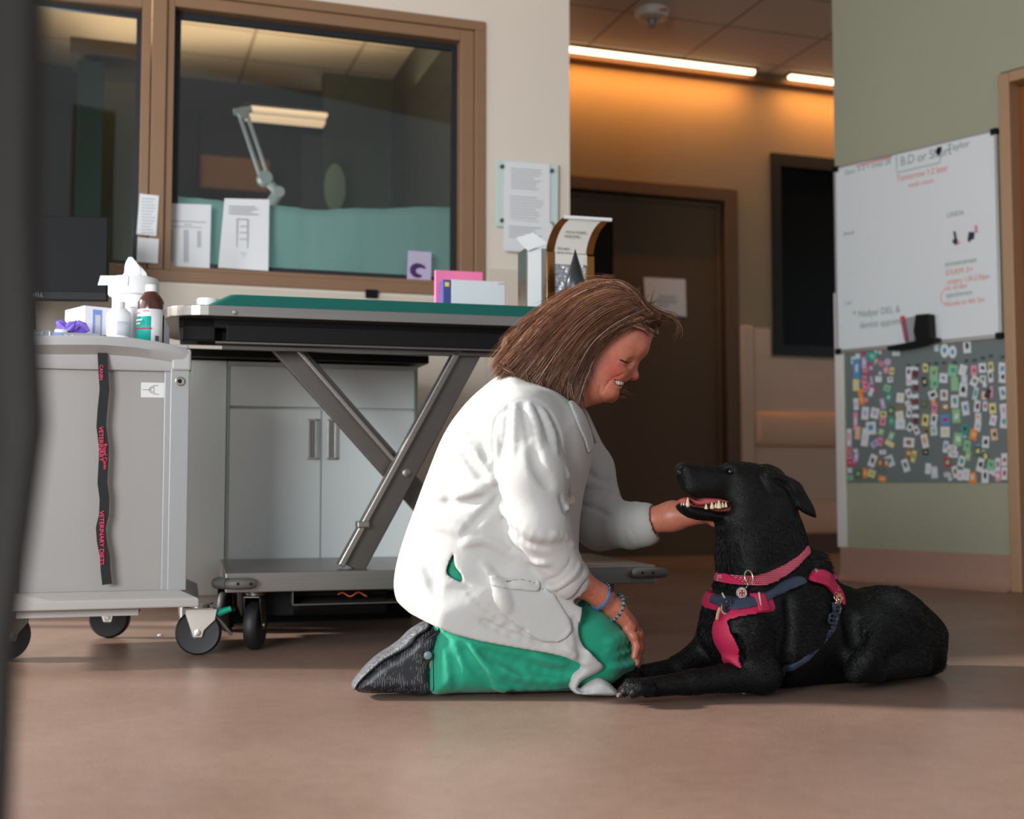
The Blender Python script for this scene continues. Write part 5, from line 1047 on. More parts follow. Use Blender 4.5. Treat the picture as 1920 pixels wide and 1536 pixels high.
# ================================================================ the dog
FD = Fr(2.567, 0.40)
def build_dog():
    f = Field(FD, (0.12, -0.30, -0.012), (1.30, 0.30, 0.56), 0.0034)
    torso = [(1345,1128),(1337,1158),(1331,1185),(1345,1232),(1400,1272),(1473,1283),(1573,1279),(1640,1272),(1707,1267),(1740,1258),(1750,1205),(1748,1170),(1737,1150),(1713,1127),(1687,1107),(1660,1100),(1633,1102),(1607,1107),(1580,1098),(1555,1088),(1530,1074),(1505,1050),(1440,1055),(1380,1085),(1360,1108)]
    f.infl(torso, 0.0, 0.125, 0.125, k=0)
    f.ell((1440,1170,0), 105, 105, 0.135, k=0.05)
    neck = [(1347,985),(1352,1008),(1353,1044),(1355,1075),(1358,1100),(1348,1130),(1400,1160),(1500,1130),(1530,1078),(1529,1056),(1521,1040),(1508,1031),(1502,1005),(1491,970),(1482,946),(1474,925),(1460,900),(1436,882),(1390,935),(1352,968)]
    f.infl(neck, 0.0, 0.072, 0.075, k=0.03)
    f.infl([(1346,878),(1363,868.5),(1384,866),(1411,868.5),(1437,877),(1460,894),(1476,920),(1472,960),(1432,985),(1380,980),(1352,974),(1366,962),(1372,946),(1352,926),(1342,900)], 0.0, 0.060, 0.055, k=0.025)
    f.infl([(1269,882),(1271,873),(1278,868.5),(1290,870),(1315,874),(1347,878),(1372,876),(1392,900),(1388,930),(1371,945),(1356,937),(1340,932),(1318,931.5),(1298,927),(1282,915),(1274,902),(1269.5,889)], 0.0, 0.030, 0.024, k=0.014)
    f.ell((1335,905,0), 44, 26, 0.040, rot=-6, k=0.02)
    f.ell((1308,915,-0.014), 27, 15, 0.016, k=0.012); f.ell((1308,915,0.014), 27, 15, 0.016, k=0.012)
    f.ell((1400,940,-0.036), 30, 30, 0.028, k=0.03); f.ell((1400,940,0.036), 30, 30, 0.028, k=0.03)   # cheeks
    f.ell((1372,874,-0.026), 13, 8, 0.014, k=0.012); f.ell((1372,874,0.026), 13, 8, 0.014, k=0.012)  # brows
    jaw = [(1273,946),(1274,954),(1285,966),(1303,973.5),(1339,977),(1385,982),(1398,960),(1385,952),(1372,955),(1362,961),(1340,960),(1316,954),(1295,949),(1280,945)]
    f.infl(jaw, 0.0, 0.030, 0.013, k=0.008)
    # hollow mouth
    f.infl([(1278,944),(1300,936),(1340,934),(1366,940),(1371,948),(1362,957),(1338,956),(1312,951),(1290,947)], 0.0, 0.024, 0.006, k=0.003, op='s')
    f.infl([(1345,942),(1366,941),(1370,948),(1360,957),(1345,955)], -0.045, 0.030, 0.006, k=0.004, op='s')
    # nostril, eye socket
    f.ell((1274,884,-0.008), 4, 3, 0.007, k=0.003, op='s'); f.ell((1369,884,-0.040), 7, 4.5, 0.012, rot=-10, k=0.006, op='s')
    f.ell((1369,884,0.040), 7, 4.5, 0.012, rot=-10, k=0.006, op='s')
    # ears
    ear = [(1430,886),(1452,886),(1478,895),(1500,910),(1515,933),(1525,953),(1529,970),(1520,968),(1504,960),(1494,949),(1488,935),(1478,926),(1462,932),(1448,930),(1436,915)]
    f.infl(ear, -0.062, 0.010, 0.008, k=0.006); f.cap((1446,902,-0.052), (1490,916,-0.066), 13, 9, k=0.015, sy=0.7)
    f.infl([(1420,874),(1437,870),(1456,876),(1471,890),(1462,900),(1440,895)], 0.052, 0.010, 0.010, k=0.01)
    f.line([(1452,900),(1474,912),(1486,930)], 4, k=0.008, op='s', guess=-0.08)
    # ruff above the harness
    f.ell((1498,1062,0), 32, 30, 0.075, k=0.02)
    # shoulder and near foreleg
    f.cap((1415,1130,-0.075), (1395,1185,-0.10), 42, 45, k=0.04); f.cap((1395,1185,-0.10), (1428,1262,-0.115), 46, 35, k=0.03)
    f.cap((1430,1264,-0.115), (1300,1279,-0.105), 33, 21, k=0.02); f.cap((1300,1279,-0.105), (1215,1289,-0.10), 21, 18, k=0.015)
    f.ell((1283,1293,-0.10), 13, 9, 0.014, k=0.008)
    for dt, dx, dy in ((-0.030, 18, 4), (-0.011, 2, 0), (0.010, -2, -2), (0.028, 8, -3)):
        f.cap((1212+dx*0.4,1288+dy,-0.10+dt), (1184+dx,1287+dy,-0.10+dt*1.15), 13, 12, k=0.008); f.cap((1184+dx,1287+dy,-0.10+dt*1.15), (1170+dx,1297+dy*0.7,-0.10+dt*1.15), 11.5, 9.5, k=0.006)
    # far foreleg
    f.cap((1372,1150,0.075), (1340,1205,0.10), 36, 32, k=0.03); f.cap((1340,1205,0.10), (1275,1250,0.10), 30, 19, k=0.02); f.cap((1345,1235,0.10), (1275,1252,0.10), 26, 19, k=0.02)
    f.cap((1275,1251,0.10), (1190,1266,0.095), 18, 15, k=0.015)
    for dt in (-0.026, -0.009, 0.009, 0.026): f.cap((1190,1266,0.095+dt), (1150,1266,0.095+dt*1.1), 12, 11, k=0.008); f.cap((1150,1266,0.095+dt*1.1), (1138,1274,0.095+dt*1.1), 10, 8, k=0.006)
    # haunch and hind foot
    f.ell((1676,1190,-0.085), 68, 76, 0.070, rot=-20, k=0.04); f.ell((1676,1190,0.085), 66, 74, 0.070, rot=-20, k=0.04)
    f.cap((1722,1240,-0.125), (1640,1262,-0.14), 22, 13, k=0.03); f.cap((1640,1262,-0.14), (1600,1264,-0.14), 12, 13, k=0.02)
    f.cap((1660,1150,-0.1), (1622,1232,-0.15), 34, 26, k=0.05)
    # coat relief
    f.line([(1477,1120),(1482,1180),(1475,1240),(1466,1285)], 6, k=0.02, op='s', sink=0.0, guess=-0.12)
    f.line([(1352,1165),(1368,1180),(1385,1210),(1392,1235)], 4, k=0.015, op='s', sink=0.0)
    f.line([(1590,1150),(1605,1200),(1598,1250)], 7, k=0.03, op='s', sink=-0.2)
    f.line([(1650,1110),(1690,1125),(1722,1160)], 8, k=0.03, op='u', sink=0.9)
    f.floor(0.001)
    return f
dogF = build_dog()
m_fur = mat('black_dog_fur', (9,9,9), 0.45, spec=0.3, var=0.35, vscale=6, bump=0.5, bscale=220, stretch=(1,1,2.2), bdist=0.004)
m_furs = mat('black_fur_strands', (9,9,9), 0.42, spec=0.4)
dog = dogF.mesh('dog', m_fur, sm=1)
tag(dog, 'black dog lying with its head raised towards the kneeling person', 'dog')
def fur(field, ob, count, length, m):
    V = field.lastW; me = ob.data; N = np.zeros(len(me.vertices)*3, np.float32); me.vertices.foreach_get('normal', N); N = N.reshape(-1, 3)
    rg = np.random.RandomState(4); L = field.lastV
    i = rg.choice(len(V), count); P = V[i]; Nn = N[i]; loc = L[i]
    d, n_, z = np.array(FD.d), np.array(FD.n), np.array((0, 0, 1.0))
    neckm = np.clip((loc[:, 2]-0.27)/0.06, 0, 1)[:, None]          # on the neck the coat runs down and back
    flow = (1-neckm)*(d*0.9-0.35*z)+neckm*(0.35*d-0.9*z)
    legm = ((loc[:, 2] < 0.12) & (loc[:, 0] < FD.S(1440))).astype(float)[:, None]; flow = flow*(1-legm)+legm*(-d*0.8-0.2*z)
    headm = np.clip((loc[:, 2]-0.375)/0.02, 0, 1)[:, None]; flow = flow*(1-headm)+headm*(d*1.0-0.1*z)
    flow = flow+rg.normal(size=P.shape)*0.22; tang = flow-Nn*(flow*Nn).sum(1, keepdims=True); tang /= np.linalg.norm(tang, axis=1, keepdims=True)+1e-9
    ln = length*(0.6+0.8*rg.rand(count, 1)); ruff = ((loc[:, 0] > FD.S(1480)) & (loc[:, 0] < FD.S(1535)) & (loc[:, 2] > 0.24) & (loc[:, 2] < 0.325))[:, None]
    chest = ((loc[:, 0] < FD.S(1365)) & (loc[:, 2] > 0.12) & (loc[:, 2] < 0.34))[:, None]; rump = (loc[:, 0] > FD.S(1640))[:, None]
    ln = ln*(1+1.0*ruff+0.6*chest+0.3*rump)*(1-0.68*headm)*(1-0.45*legm); lift = 0.14+0.35*ruff+0.15*chest
    S = np.stack([P-Nn*0.001, P+tang*ln*0.5+Nn*ln*lift*0.8, P+tang*ln+Nn*ln*lift], 1)
    keep = S[:, 2, 2] > 0.001
    for P_ in (colP, HP, STR1, STR2, STR3):
        D_ = field.prism_d(P_, -0.09, 1)[:, 0, :]; ii = np.clip(((loc[:, 0]-field.lo[0])/field.h).round().astype(int), 0, field.n[0]-1); kk = np.clip(((loc[:, 2]-field.lo[2])/field.h).round().astype(int), 0, field.n[2]-1); keep &= (D_[ii, kk] > 0.004) | (loc[:, 1] > 0.06)
    eh = (loc[:, 0] > FD.S(1440)) & (loc[:, 2] > 0.425); keep &= ~(eh & (rg.rand(len(loc)) < 0.6)); return strands('fur', S[keep], 0.0006, m, ob)
# eyes, nose, mouth
def ball(p, r, F=FD, flat=1.0):
    c = F.P(*p); return MB().lathe(c-F.n*r, [(r*math.sin(a), r-r*math.cos(a)) for a in np.linspace(0.05, 3.09, 12)], 16, F.n)
m_eye = mat('dark_wet_eye', (24,16,12), 0.05, coat=1)
for t in (-0.034, 0.034): obj('eye', ball((1369,884.5,t*1.06), 0.0062), m_eye, dog, smooth='all')
m_nose = mat('black_wet_nose', (22,22,24), 0.25, bump=0.6, bscale=500)
nf = Field(FD, (FD.S(1262), -0.03, 0.44), (FD.S(1300), 0.03, 0.52), 0.0016)
nf.infl([(1268,884),(1269,874),(1275,868),(1285,868.5),(1291,873),(1288,880),(1278,890),(1271,892)], 0, 0.017, 0.014, k=0); nf.ell((1274,883,-0.012), 4.5, 3.2, 0.008, k=0.003, op='s'); nf.ell((1274,883,0.012), 4.5, 3.2, 0.008, k=0.003, op='s')
nf.mesh('nose', m_nose, dog, sm=1)
m_tong = mat('pink_tongue', (206,96,100), 0.22, bump=0.3, bscale=300, sss=0.1)
tf = Field(FD, (FD.S(1264), -0.035, 0.39), (FD.S(1380), 0.035, 0.475), 0.0016)
tf.infl([(1273,942),(1277,936),(1288,932.5),(1298,937),(1308,937),(1320,932.5),(1345,934),(1366,938),(1366,945),(1345,945),(1328,948),(1312,949),(1303,948),(1294,942),(1287,938),(1278,944)], 0, 0.021, 0.008, k=0); tf.mesh('tongue', m_tong, dog, sm=1)
m_gum = mat('dark_pink_gum', (128,64,58), 0.3, bump=0.5, bscale=200)
gf = Field(FD, (FD.S(1264), -0.045, 0.38), (FD.S(1385), 0.045, 0.475), 0.0018)
gf.infl([(1276,948),(1290,946),(1316,950),(1340,952),(1358,948),(1368,942),(1372,950),(1364,960),(1340,962),(1316,956),(1292,952)], 0, 0.0295, 0.007, k=0); gf.mesh('lower_gum', m_gum, dog, sm=1)
m_tooth = mat('ivory_tooth', (226,206,170), 0.25)
def tooth(x, y, w, h, t, lean=0):
    a = FD.P(x, y+h*0.35, t); k = FD.mpp(x, y, t); b = a+Vector((0,0,h*k*1.1))+FD.d*lean*k
    obj('tooth', MB().tube([a-Vector((0,0,0.003)), a, a+(b-a)*0.45, a+(b-a)*0.8, b], [w*k*0.5, w*k*0.55, w*k*0.4, w*k*0.22, w*k*0.05], 10), m_tooth, dog, smooth=True)
for sg in (-1, 1):
    tooth(1289, 943, 8, 14, sg*0.020, 1); tooth(1282, 946, 4, 6, sg*0.014); tooth(1278, 946, 3.5, 5, sg*0.008)
    for x, y, w, h in ((1324,950,6,7),(1335,948.5,8,9),(1342,948,6,7),(1348,947,10,12),(1355,947,6,8),(1361,946.5,6,7)): tooth(x, y, w, h, sg*0.0265)
m_claw = mat('claw_horn', (96,88,82), 0.35)
for x, y, t in ((1158,1302,-0.090),(1160,1303,-0.112),(1188,1300,-0.136),(1166,1299,-0.068)):
    a = FD.P(x+6, y-2, t); obj('claw', MB().tube([a, a-FD.d*0.006-Vector((0,0,0.002)), a-FD.d*0.010-Vector((0,0,0.007))], [0.0038,0.003,0.0008], 8), m_claw, dog, smooth=True)
a = FD.P(1189,1277,-0.075); obj('claw', MB().tube([a-Vector((0,0,0.006)), a, a+Vector((0,0,0.006))-FD.d*0.001], [0.004,0.0032,0.001], 8), mat('pale_claw', (190,160,120), 0.4), dog, smooth=True)
for x, y, t in ((1129,1276,0.07),(1127,1277,0.09),(1128,1276,0.11)):
    a = FD.P(x+5, y, t); obj('claw', MB().tube([a, a-FD.d*0.008-Vector((0,0,0.004))], [0.0035,0.001], 8), m_claw, dog, smooth=True)
# ---- collar
def dots(name, base, dot, scale):
    m = mat(name, base, 0.7, bump=0.2, bscale=800); N = m.node_tree.nodes; L = m.node_tree.links; b = N['Principled BSDF']
    tc = [n_ for n_ in N if n_.type == 'TEX_COORD'][0]; mp = N.new('ShaderNodeMapping'); mp.inputs['Rotation'].default_value = (0, 0, -FD.ang); L.new(tc.outputs['Object'], mp.inputs[0])
    sp = N.new('ShaderNodeSeparateXYZ'); L.new(mp.outputs[0], sp.inputs[0]); cb = N.new('ShaderNodeCombineXYZ')
    for i_, o_, sc_ in ((0, 'X', 1), (1, 'Z', 1)): L.new(sp.outputs[o_], cb.inputs[i_])
    vo = N.new('ShaderNodeTexVoronoi'); vo.voronoi_dimensions = '2D'; vo.inputs['Scale'].default_value = scale; vo.inputs['Randomness'].default_value = 0
    L.new(cb.outputs[0], vo.inputs['Vector']); lt = N.new('ShaderNodeMath'); lt.operation = 'LESS_THAN'; lt.inputs[1].default_value = 0.2; L.new(vo.outputs['Distance'], lt.inputs[0])
    mx = N.new('ShaderNodeMix'); mx.data_type = 'RGBA'; L.new(lt.outputs[0], mx.inputs[0]); mx.inputs[6].default_value = rgb(*base); mx.inputs[7].default_value = rgb(*dot); L.new(mx.outputs[2], b.inputs['Base Color']); return m
m_coll = dots('pink_dotted_webbing', (170,38,66), (236,190,196), 260)
colP = [(1352,1077),(1362,1077),(1400,1079),(1440,1068),(1478,1049),(1500,1034),(1516,1022),(1520,1036),(1502,1048),(1478,1067),(1440,1087),(1400,1096),(1366,1095),(1352,1094)]
collar = shell(dogF, colP, -0.06, 0.0065, 'dog_collar', m_coll, None, tmax=0.2, depth=0.002); tag(collar, 'pink dotted collar with a side buckle around the neck of the dog', 'collar')
m_buck = mat('pink_plastic_buckle', (196,36,84), 0.35)
shell(dogF, [(1360,1076),(1382,1078),(1385,1096),(1366,1095),(1360,1090)], -0.07, 0.0105, 'buckle', m_buck, collar, tmax=-0.01, depth=0.0)
t = dogF.surf(1400, 1085, -0.07) or -0.07; rc = FD.P(1404, 1083, t-0.012); rk = FD.mpp(1404, 1083, t)
m_ring = mat('bright_ring', (200,190,170), 0.2, 0.9)
ring = obj('d_ring', MB().tube([rc+FD.d*9*rk*math.cos(a)+Vector((0,0,13*rk*math.sin(a)))+FD.n*0.004*math.sin(a) for a in np.linspace(0, 6.283, 25)[:-1]], 0.0016, 8, closed=True), m_ring, collar, smooth=True)
c1 = rc+Vector((0,0,-13*rk)); c2 = FD.P(1392, 1108, t-0.016)
tg = thing('dog_tag', FD.P(1390, 1112, t-0.018), 'round white and red tag hanging from the pink collar', 'tag')
obj('link', MB().tube([c1, (c1+c2)/2+FD.d*0.002, c2], 0.0014, 6).tube([c1+FD.d*0.001, (c1+c2)/2-FD.d*0.001, c2], 0.001, 6), m_ring, tg, smooth=True)
tc_ = FD.P(1390, 1112, t-0.02); R_ = 10.5*rk
obj('disc', MB().lathe(tc_, [(R_*0.97, -0.0022), (R_, -0.001), (R_, 0.0015)], 32, FD.n), mat('tag_ivory', (232,224,214), 0.3), tg, smooth=True)
obj('rim', MB().tube([tc_-FD.n*0.0018+FD.d*R_*math.cos(a)+Vector((0,0,R_*math.sin(a))) for a in np.linspace(0, 6.283, 33)[:-1]], 0.0012, 6, closed=True), m_ring, tg, smooth=True)
m_tred = mat('tag_red', (170,34,40), 0.4)
q = MB()
for dx, dz in ((-0.33,0.33),(0.33,0.33),(-0.33,-0.3),(0.33,-0.3)): q.tube([tc_-FD.n*0.0026+FD.d*R_*(dx+0.24*math.cos(a))+Vector((0,0,R_*(dz+0.24*math.sin(a)))) for a in np.linspace(0, 6.283, 13)[:-1]], 0.0007, 5, closed=True)
q.tube([tc_-FD.n*0.0026+Vector((0,0,R_*0.7)), tc_-FD.n*0.0026-Vector((0,0,R_*0.7))], 0.0006, 5).tube([tc_-FD.n*0.0026+FD.d*R_*0.7, tc_-FD.n*0.0026-FD.d*R_*0.7], 0.0006, 5)
obj('printed_mark', q, m_tred, tg)
# ---- harness
m_har = mat('magenta_harness_cloth', (180,28,74), 0.6, bump=0.35, bscale=700, var=0.06, vscale=20); m_navy = mat('navy_webbing', (48,58,78), 0.7, bump=0.4, bscale=900, stretch=(1,1,1)); m_trim = mat('grey_reflective_piping', (196,176,160), 0.4); m_bk = mat('navy_buckle', (40,46,60), 0.35)
HP = [(1352,1107),(1362,1112),(1372,1124),(1395,1118),(1404,1120),(1405,1112),(1424,1110),(1436,1126),(1434,1144),(1400,1146),(1366,1154),(1352,1166),(1356,1190),(1366,1215),(1371,1249),(1360,1240),(1345,1218),(1338,1190),(1337,1160),(1343,1128)]
har = shell(dogF, HP, -0.10, 0.009, 'dog_harness', m_har, None, tmax=0.07, depth=0.002, smooth=2); tag(har, 'magenta and navy harness strapped around the chest of the dog', 'harness')
shell(dogF, [(1505,1087),(1516,1074),(1527,1066),(1545,1071),(1564,1081),(1568,1092),(1573,1105),(1570,1125),(1563,1133),(1553,1117),(1540,1101),(1524,1093)], -0.08, 0.012, 'back_panel', m_har, har, tmax=0.09, depth=0.002)
shell(dogF, [(1356,1128),(1380,1124),(1423,1112),(1470,1092),(1503,1080),(1510,1092),(1470,1107),(1424,1126),(1404,1133),(1366,1143),(1356,1142)], -0.11, 0.0135, 'chest_strap', m_navy, har, tmax=0.0, depth=0.002, smooth=2)
shell(dogF, [(1404,1120),(1404,1112),(1423,1110),(1425,1142),(1402,1144)], -0.11, 0.0165, 'strap_sleeve', m_har, har, tmax=0.0, depth=0.0, smooth=0)
shell(dogF, [(1556,1160),(1566,1162),(1560,1182),(1540,1208),(1510,1240),(1474,1270),(1466,1262),(1500,1232),(1530,1200),(1548,1178)], -0.12, 0.006, 'girth_strap', m_navy, har, tmax=0.0, depth=0.002, smooth=2)
shell(dogF, [(1560,1128),(1572,1132),(1577,1140),(1568,1165),(1556,1162),(1556,1150)], -0.12, 0.006, 'side_strap', m_navy, har, tmax=0.0, depth=0.002, smooth=0)
def srf(x, y, o, g=-0.1):
    t = dogF.surf(x, y, g); return FD.P(x, y, (t if t is not None else g)-o)
def buckle(x, y, w, h, rot, name='slide_buckle'):
    k = FD.mpp(x, y, -0.1); c = srf(x, y, 0.014); ca, sa = math.cos(rot), math.sin(rot); U = FD.d*ca+Vector((0,0,sa)); Vv = FD.d*-sa+Vector((0,0,ca)); mb = MB()
    cs = [c+U*w*k*a+Vv*h*k*b for a, b in ((-.5,-.35),(-.35,-.5),(.35,-.5),(.5,-.35),(.5,.35),(.35,.5),(-.35,.5),(-.5,.35))]
    mb.tube(cs, 0.0032, 8, closed=True); mb.tube([c-U*w*k*.45, c+U*w*k*.45], 0.003, 8); return obj(name, mb, m_bk, har, smooth=True)
buckle(1363, 1135, 16, 22, 0.1); buckle(1570, 1143, 13, 15, -0.3); buckle(1562, 1161, 17, 17, -0.35)
def piping(pts, name='piping', r=0.0022, o=0.010, m=m_trim):
    C = catmull(pts, 3, closed=False); P_ = [srf(c_[0], c_[1], o) for c_ in C]; obj(name, MB().tube(P_, r, 6), m, har, smooth=True)
piping([(1354,1112),(1358,1120),(1362,1128)]); piping([(1364,1152),(1355,1148),(1354,1138),(1356,1126)]); piping([(1423,1111),(1425,1125),(1427,1142)], o=0.017)
piping([(1350,1140),(1346,1150),(1344,1162)], r=0.0035, m=mat('tan_cord', (188,150,110), 0.7)); piping([(1572,1104),(1572,1118),(1567,1132)], o=0.012)
ch_ = MB()
for i in range(8):
    c = srf(1570+3*math.sin(i*1.3), 1100+i*5, 0.02, -0.08); ch_.tube([c+FD.d*0.004*math.cos(a)+Vector((0,0,0.005*math.sin(a)))+FD.n*0.002*math.cos(a+i) for a in np.linspace(0, 6.283, 9)[:-1]], 0.0011, 5, closed=True)
obj('charm_chain', ch_, mat('rose_gold', (216,170,140), 0.2, 0.9), har, smooth=True)
c = srf(1573, 1122, 0.022, -0.08)
for k_ in range(5):
    a = k_*1.257; obj('charm', MB().lathe(c+FD.d*0.007*math.cos(a)+Vector((0,0,0.007*math.sin(a))), [(0.0045,0),(0.0045,0.002)], 12, -FD.n), MATS['rose_gold'], har)
obj('snap_stud', MB().lathe(srf(1531,1070,0.013,-0.05), [(0.006,0),(0.006,0.002),(0.003,0.003)], 16, (-FD.n+Vector((0,0,1))).normalized()), m_ring, har)
obj('back_handle', MB().tube([srf(x, y, 0.012, -0.04) for x, y in ((1543,1073),(1552,1070),(1560,1078),(1567,1086))], 0.006, 8, flat=0.5), mat('bright_pink_loop', (226,60,130), 0.6), har, smooth=True)

STR1 = [(1505,1087),(1527,1066),(1564,1081),(1573,1105),(1563,1133),(1540,1101)]; STR2 = [(1356,1128),(1423,1112),(1503,1080),(1510,1092),(1424,1126),(1356,1142)]; STR3 = [(1556,1150),(1577,1140),(1560,1182),(1510,1240),(1474,1270),(1466,1262),(1530,1200)]
tag(fur(dogF, dog, 80000, 0.0105, m_furs), kind='stuff')
# ================================================================ the kneeling person
FP_W = Fr(2.80, 0.15)
HB = 0.0026
HEAD = [(1222,627),(1219.5,639),(1213,652),(1207,663),(1199,671),(1192,680),(1187,692),(1182,702),(1177,707),(1175,712),(1169,716),(1164,722),(1162,728),(1155.5,734),(1156,740),(1153,748),(1145,753.5),(1131,754.5),(1119,758),(1093,759),(1072,752),(1050,715),(1040,665),(1048,600),(1080,553),(1140,533),(1188,552),(1216,588),(1223,610)]
MOUTH = [(1172,716.5),(1168,720.5),(1163,724),(1156,724),(1149.5,720.5),(1144,714),(1151,715.2),(1161,716.2)]
arc = [(1148,716.2,-0.0425,4.2,4.4),(1152,717.3,-0.040,4.6,5.2),(1156.2,718.2,-0.0365,4.8,6.0),(1160.3,718.9,-0.032,5,6.4),(1164.2,719.2,-0.026,5,6.4),(1167.4,719.0,-0.018,5,6.2)]; TT = []
def build_body():
    f = Field(FP_W, (-0.40, -0.33, -0.012), (0.62, 0.34, 1.03), HB)
    f.infl(HEAD, 0.0, 0.072, 0.062, k=0)
    f.ell((1120,615,0), 84, 68, 0.070, rot=-30, k=0.03)
    # brow, cheeks, jaw, chin
    f.ell((1196,655,0), 12, 13, 0.040, rot=60, k=0.02); f.ell((1191,664,-0.024), 9, 6, 0.016, rot=65, k=0.012); f.ell((1191,664,0.024), 9, 6, 0.016, rot=65, k=0.012)
    for sg in (-1, 1):
        f.ell((1153,697,sg*0.043), 21, 16, 0.022, rot=-30, k=0.016)      # cheek raised by the smile
        f.ell((1133,735,sg*0.036), 24, 14, 0.022, k=0.02)
    f.ell((1147,742,0), 11, 11, 0.020, k=0.012)
    # eye hollow, lids
    for sg in (-1, 1):
        f.ell((1178,680,sg*0.046), 11, 7, 0.012, rot=10, k=0.012, op='s')
        f.ell((1171,676.5,sg*0.036), 12, 7, 0.0150, rot=5, k=0.005)
        f.ell((1170,683,sg*0.037), 12, 5, 0.0130, rot=-8, k=0.004)
    # nose
    f.infl([(1200,668),(1196.5,676),(1194.3,692),(1196,699),(1197,704),(1195,711),(1188,714),(1179,711),(1172,706),(1172,695),(1180,682),(1188,668)], 0.0, 0.0175, 0.013, k=0.012)
    f.ell((1189.8,705.5,0), 6.6, 6.4, 0.0115, k=0.006)
    for sg in (-1, 1): f.ell((1179,705,sg*0.0125), 7.5, 6, 0.0065, rot=-15, k=0.005); f.ell((1183,712,sg*0.007), 3, 2.2, 0.004, k=0.002, op='s')
    # lips and open smile
    f.line([(1176,710),(1169,715),(1159,715.5),(1150,713.5),(1143,711.5)], 2.6, k=0.005, op='u', sink=0.55, guess=-0.03); f.line([(1164,725),(1158,727.5),(1150,723.5),(1144,716)], 3.0, k=0.005, op='u', sink=0.5, guess=-0.03)
    f.ell((1169,714,0), 6, 4, 0.020, k=0.004); f.ell((1160,726,0), 5.5, 4, 0.018, k=0.004)
    for x, y, t, w, h in arc: TT.append(f.surf(x, y, t, 3))
    f.carve(MOUTH, -0.03, 0.011)
    # smile folds and crow's feet
    for sg_ in (1,):
        f.line([(1171,700),(1160,706),(1148,711),(1138,722),(1129,738)], 1.5, k=0.004, op='s', sink=-0.15, guess=-0.05)
        f.line([(1161,675),(1150,669),(1141,663)], 1.3, k=0.003, op='s', sink=-0.2, guess=-0.06); f.line([(1160,677),(1148,675),(1138,671)], 1.3, k=0.003, op='s', sink=-0.2, guess=-0.06)
        f.line([(1160,680),(1149,682),(1140,681)], 1.1, k=0.003, op='s', sink=-0.2, guess=-0.06); f.line([(1183,685),(1172,687),(1160,683)], 1.4, k=0.004, op='s', sink=-0.2, guess=-0.06)
        f.line([(1126,724),(1124,742),(1131,753)], 2.0, k=0.006, op='s', sink=-0.2, guess=-0.05)
    f.ell((1098,690,-0.073), 9, 17, 0.010, rot=10, k=0.006)                                            # ear under the hair
    # neck, trunk (under the clothes)
    f.cap((1070,715,0), (1020,790,0), 44, 50, k=0.03, sy=0.95)
    f.cap((1010,810,0), (900,1030,0), 72, 88, k=0.05, sy=1.5); f.cap((1000,815,-0.09), (1000,815,0.12), 48, 48, k=0.05)
    for t0, kn in ((-0.095, (1110,1210)), (0.105, (1130,1190))):
        f.cap((890,1090,t0*0.9), (kn[0],kn[1],t0), 70, 45, k=0.05); f.cap((kn[0],kn[1]+8,t0), (840,1245,t0), 36, 26, k=0.03); f.cap((840,1240,t0), (800,1246,t0), 24, 20, k=0.02); f.cap((800,1246,t0), (710,1274,t0), 20, 9, k=0.02)
    # near arm
    f.cap((990,800,-0.14), (1012,985,-0.19), 40, 36, k=0.04); f.cap((1012,985,-0.19), (1080,1093,-0.170), 32, 27, k=0.03)
    f.cap((1078,1088,-0.17), (1127,1118,-0.145), 27, 20.5, k=0.015); f.cap((1127,1118,-0.145), (1153,1139,-0.125), 20.5, 18.5, k=0.015, sy=0.95)
    # near hand: back of the hand, thumb, fingers over the knee
    for dt, y in ((-0.030, 4), (-0.010, 0), (0.010, -2), (0.030, -2)): f.cap((1153,1141,-0.118+dt*0.5), (1184-abs(dt)*60,1172+y,-0.098+dt), 14.5, 11.5, k=0.016)
    fing = [(-0.036, [(1176,1180),(1188,1195),(1193,1213),(1189,1232)], 8.6), (-0.013, [(1183,1174),(1196,1192),(1199,1216),(1193,1243)], 9.6), (0.010, [(1183,1171),(1197,1190),(1200,1216),(1195,1246)], 9.8), (0.033, [(1181,1171),(1194,1190),(1197,1212),(1193,1236)], 9.4)]
    for dt, pp, r in fing:
        for i in range(3): f.cap((pp[i][0],pp[i][1],-0.098+dt*(1+0.12*i)), (pp[i+1][0],pp[i+1][1],-0.098+dt*(1+0.12*(i+1))), r*(1-0.06*i), r*(1-0.06*(i+1)-(0.12 if i == 2 else 0)), k=0.005)
        f.ell((pp[1][0]-1,pp[1][1]-1,-0.098+dt*1.1), r*1.06, r*1.06, 0.0125, k=0.004)
    f.cap((1155,1140,-0.088), (1168,1160,-0.050), 12, 10, k=0.012); f.cap((1168,1160,-0.050), (1180,1176,-0.040), 9.5, 8, k=0.006)
    f.line([(1105,1108),(1118,1122),(1128,1138)], 1.2, k=0.004, op='s', sink=-0.2, guess=-0.19); f.line([(1098,1112),(1112,1124)], 1.0, k=0.003, op='s', sink=-0.2, guess=-0.19)
    f.line([(1160,1140),(1172,1153),(1186,1172)], 2.0, k=0.004, op='u', sink=0.6, guess=-0.14); f.line([(1156,1150),(1168,1160),(1178,1172)], 1.4, k=0.004, op='s', sink=-0.1, guess=-0.14)
    # far arm reaching under the dog's chin
    f.cap((1075,805,0.13), (1120,975,0.135), 26, 28, k=0.03); f.cap((1120,978,0.135), (1185,983,0.06), 28, 32, k=0.02)
    f.cap((1190,983,0.055), (1262,968,0.005), 26, 25.5, k=0.02); f.cap((1262,968,0.005), (1326,962,-0.045), 26.5, 17.5, k=0.02)
    f.cap((1326,962,-0.045), (1352,958,-0.055), 17.5, 17, k=0.012, sy=0.7); f.cap((1324,968,-0.066), (1338,979,-0.082), 11, 8.5, k=0.008); f.cap((1338,979,-0.082), (1349,987,-0.090), 8, 6.5, k=0.005)
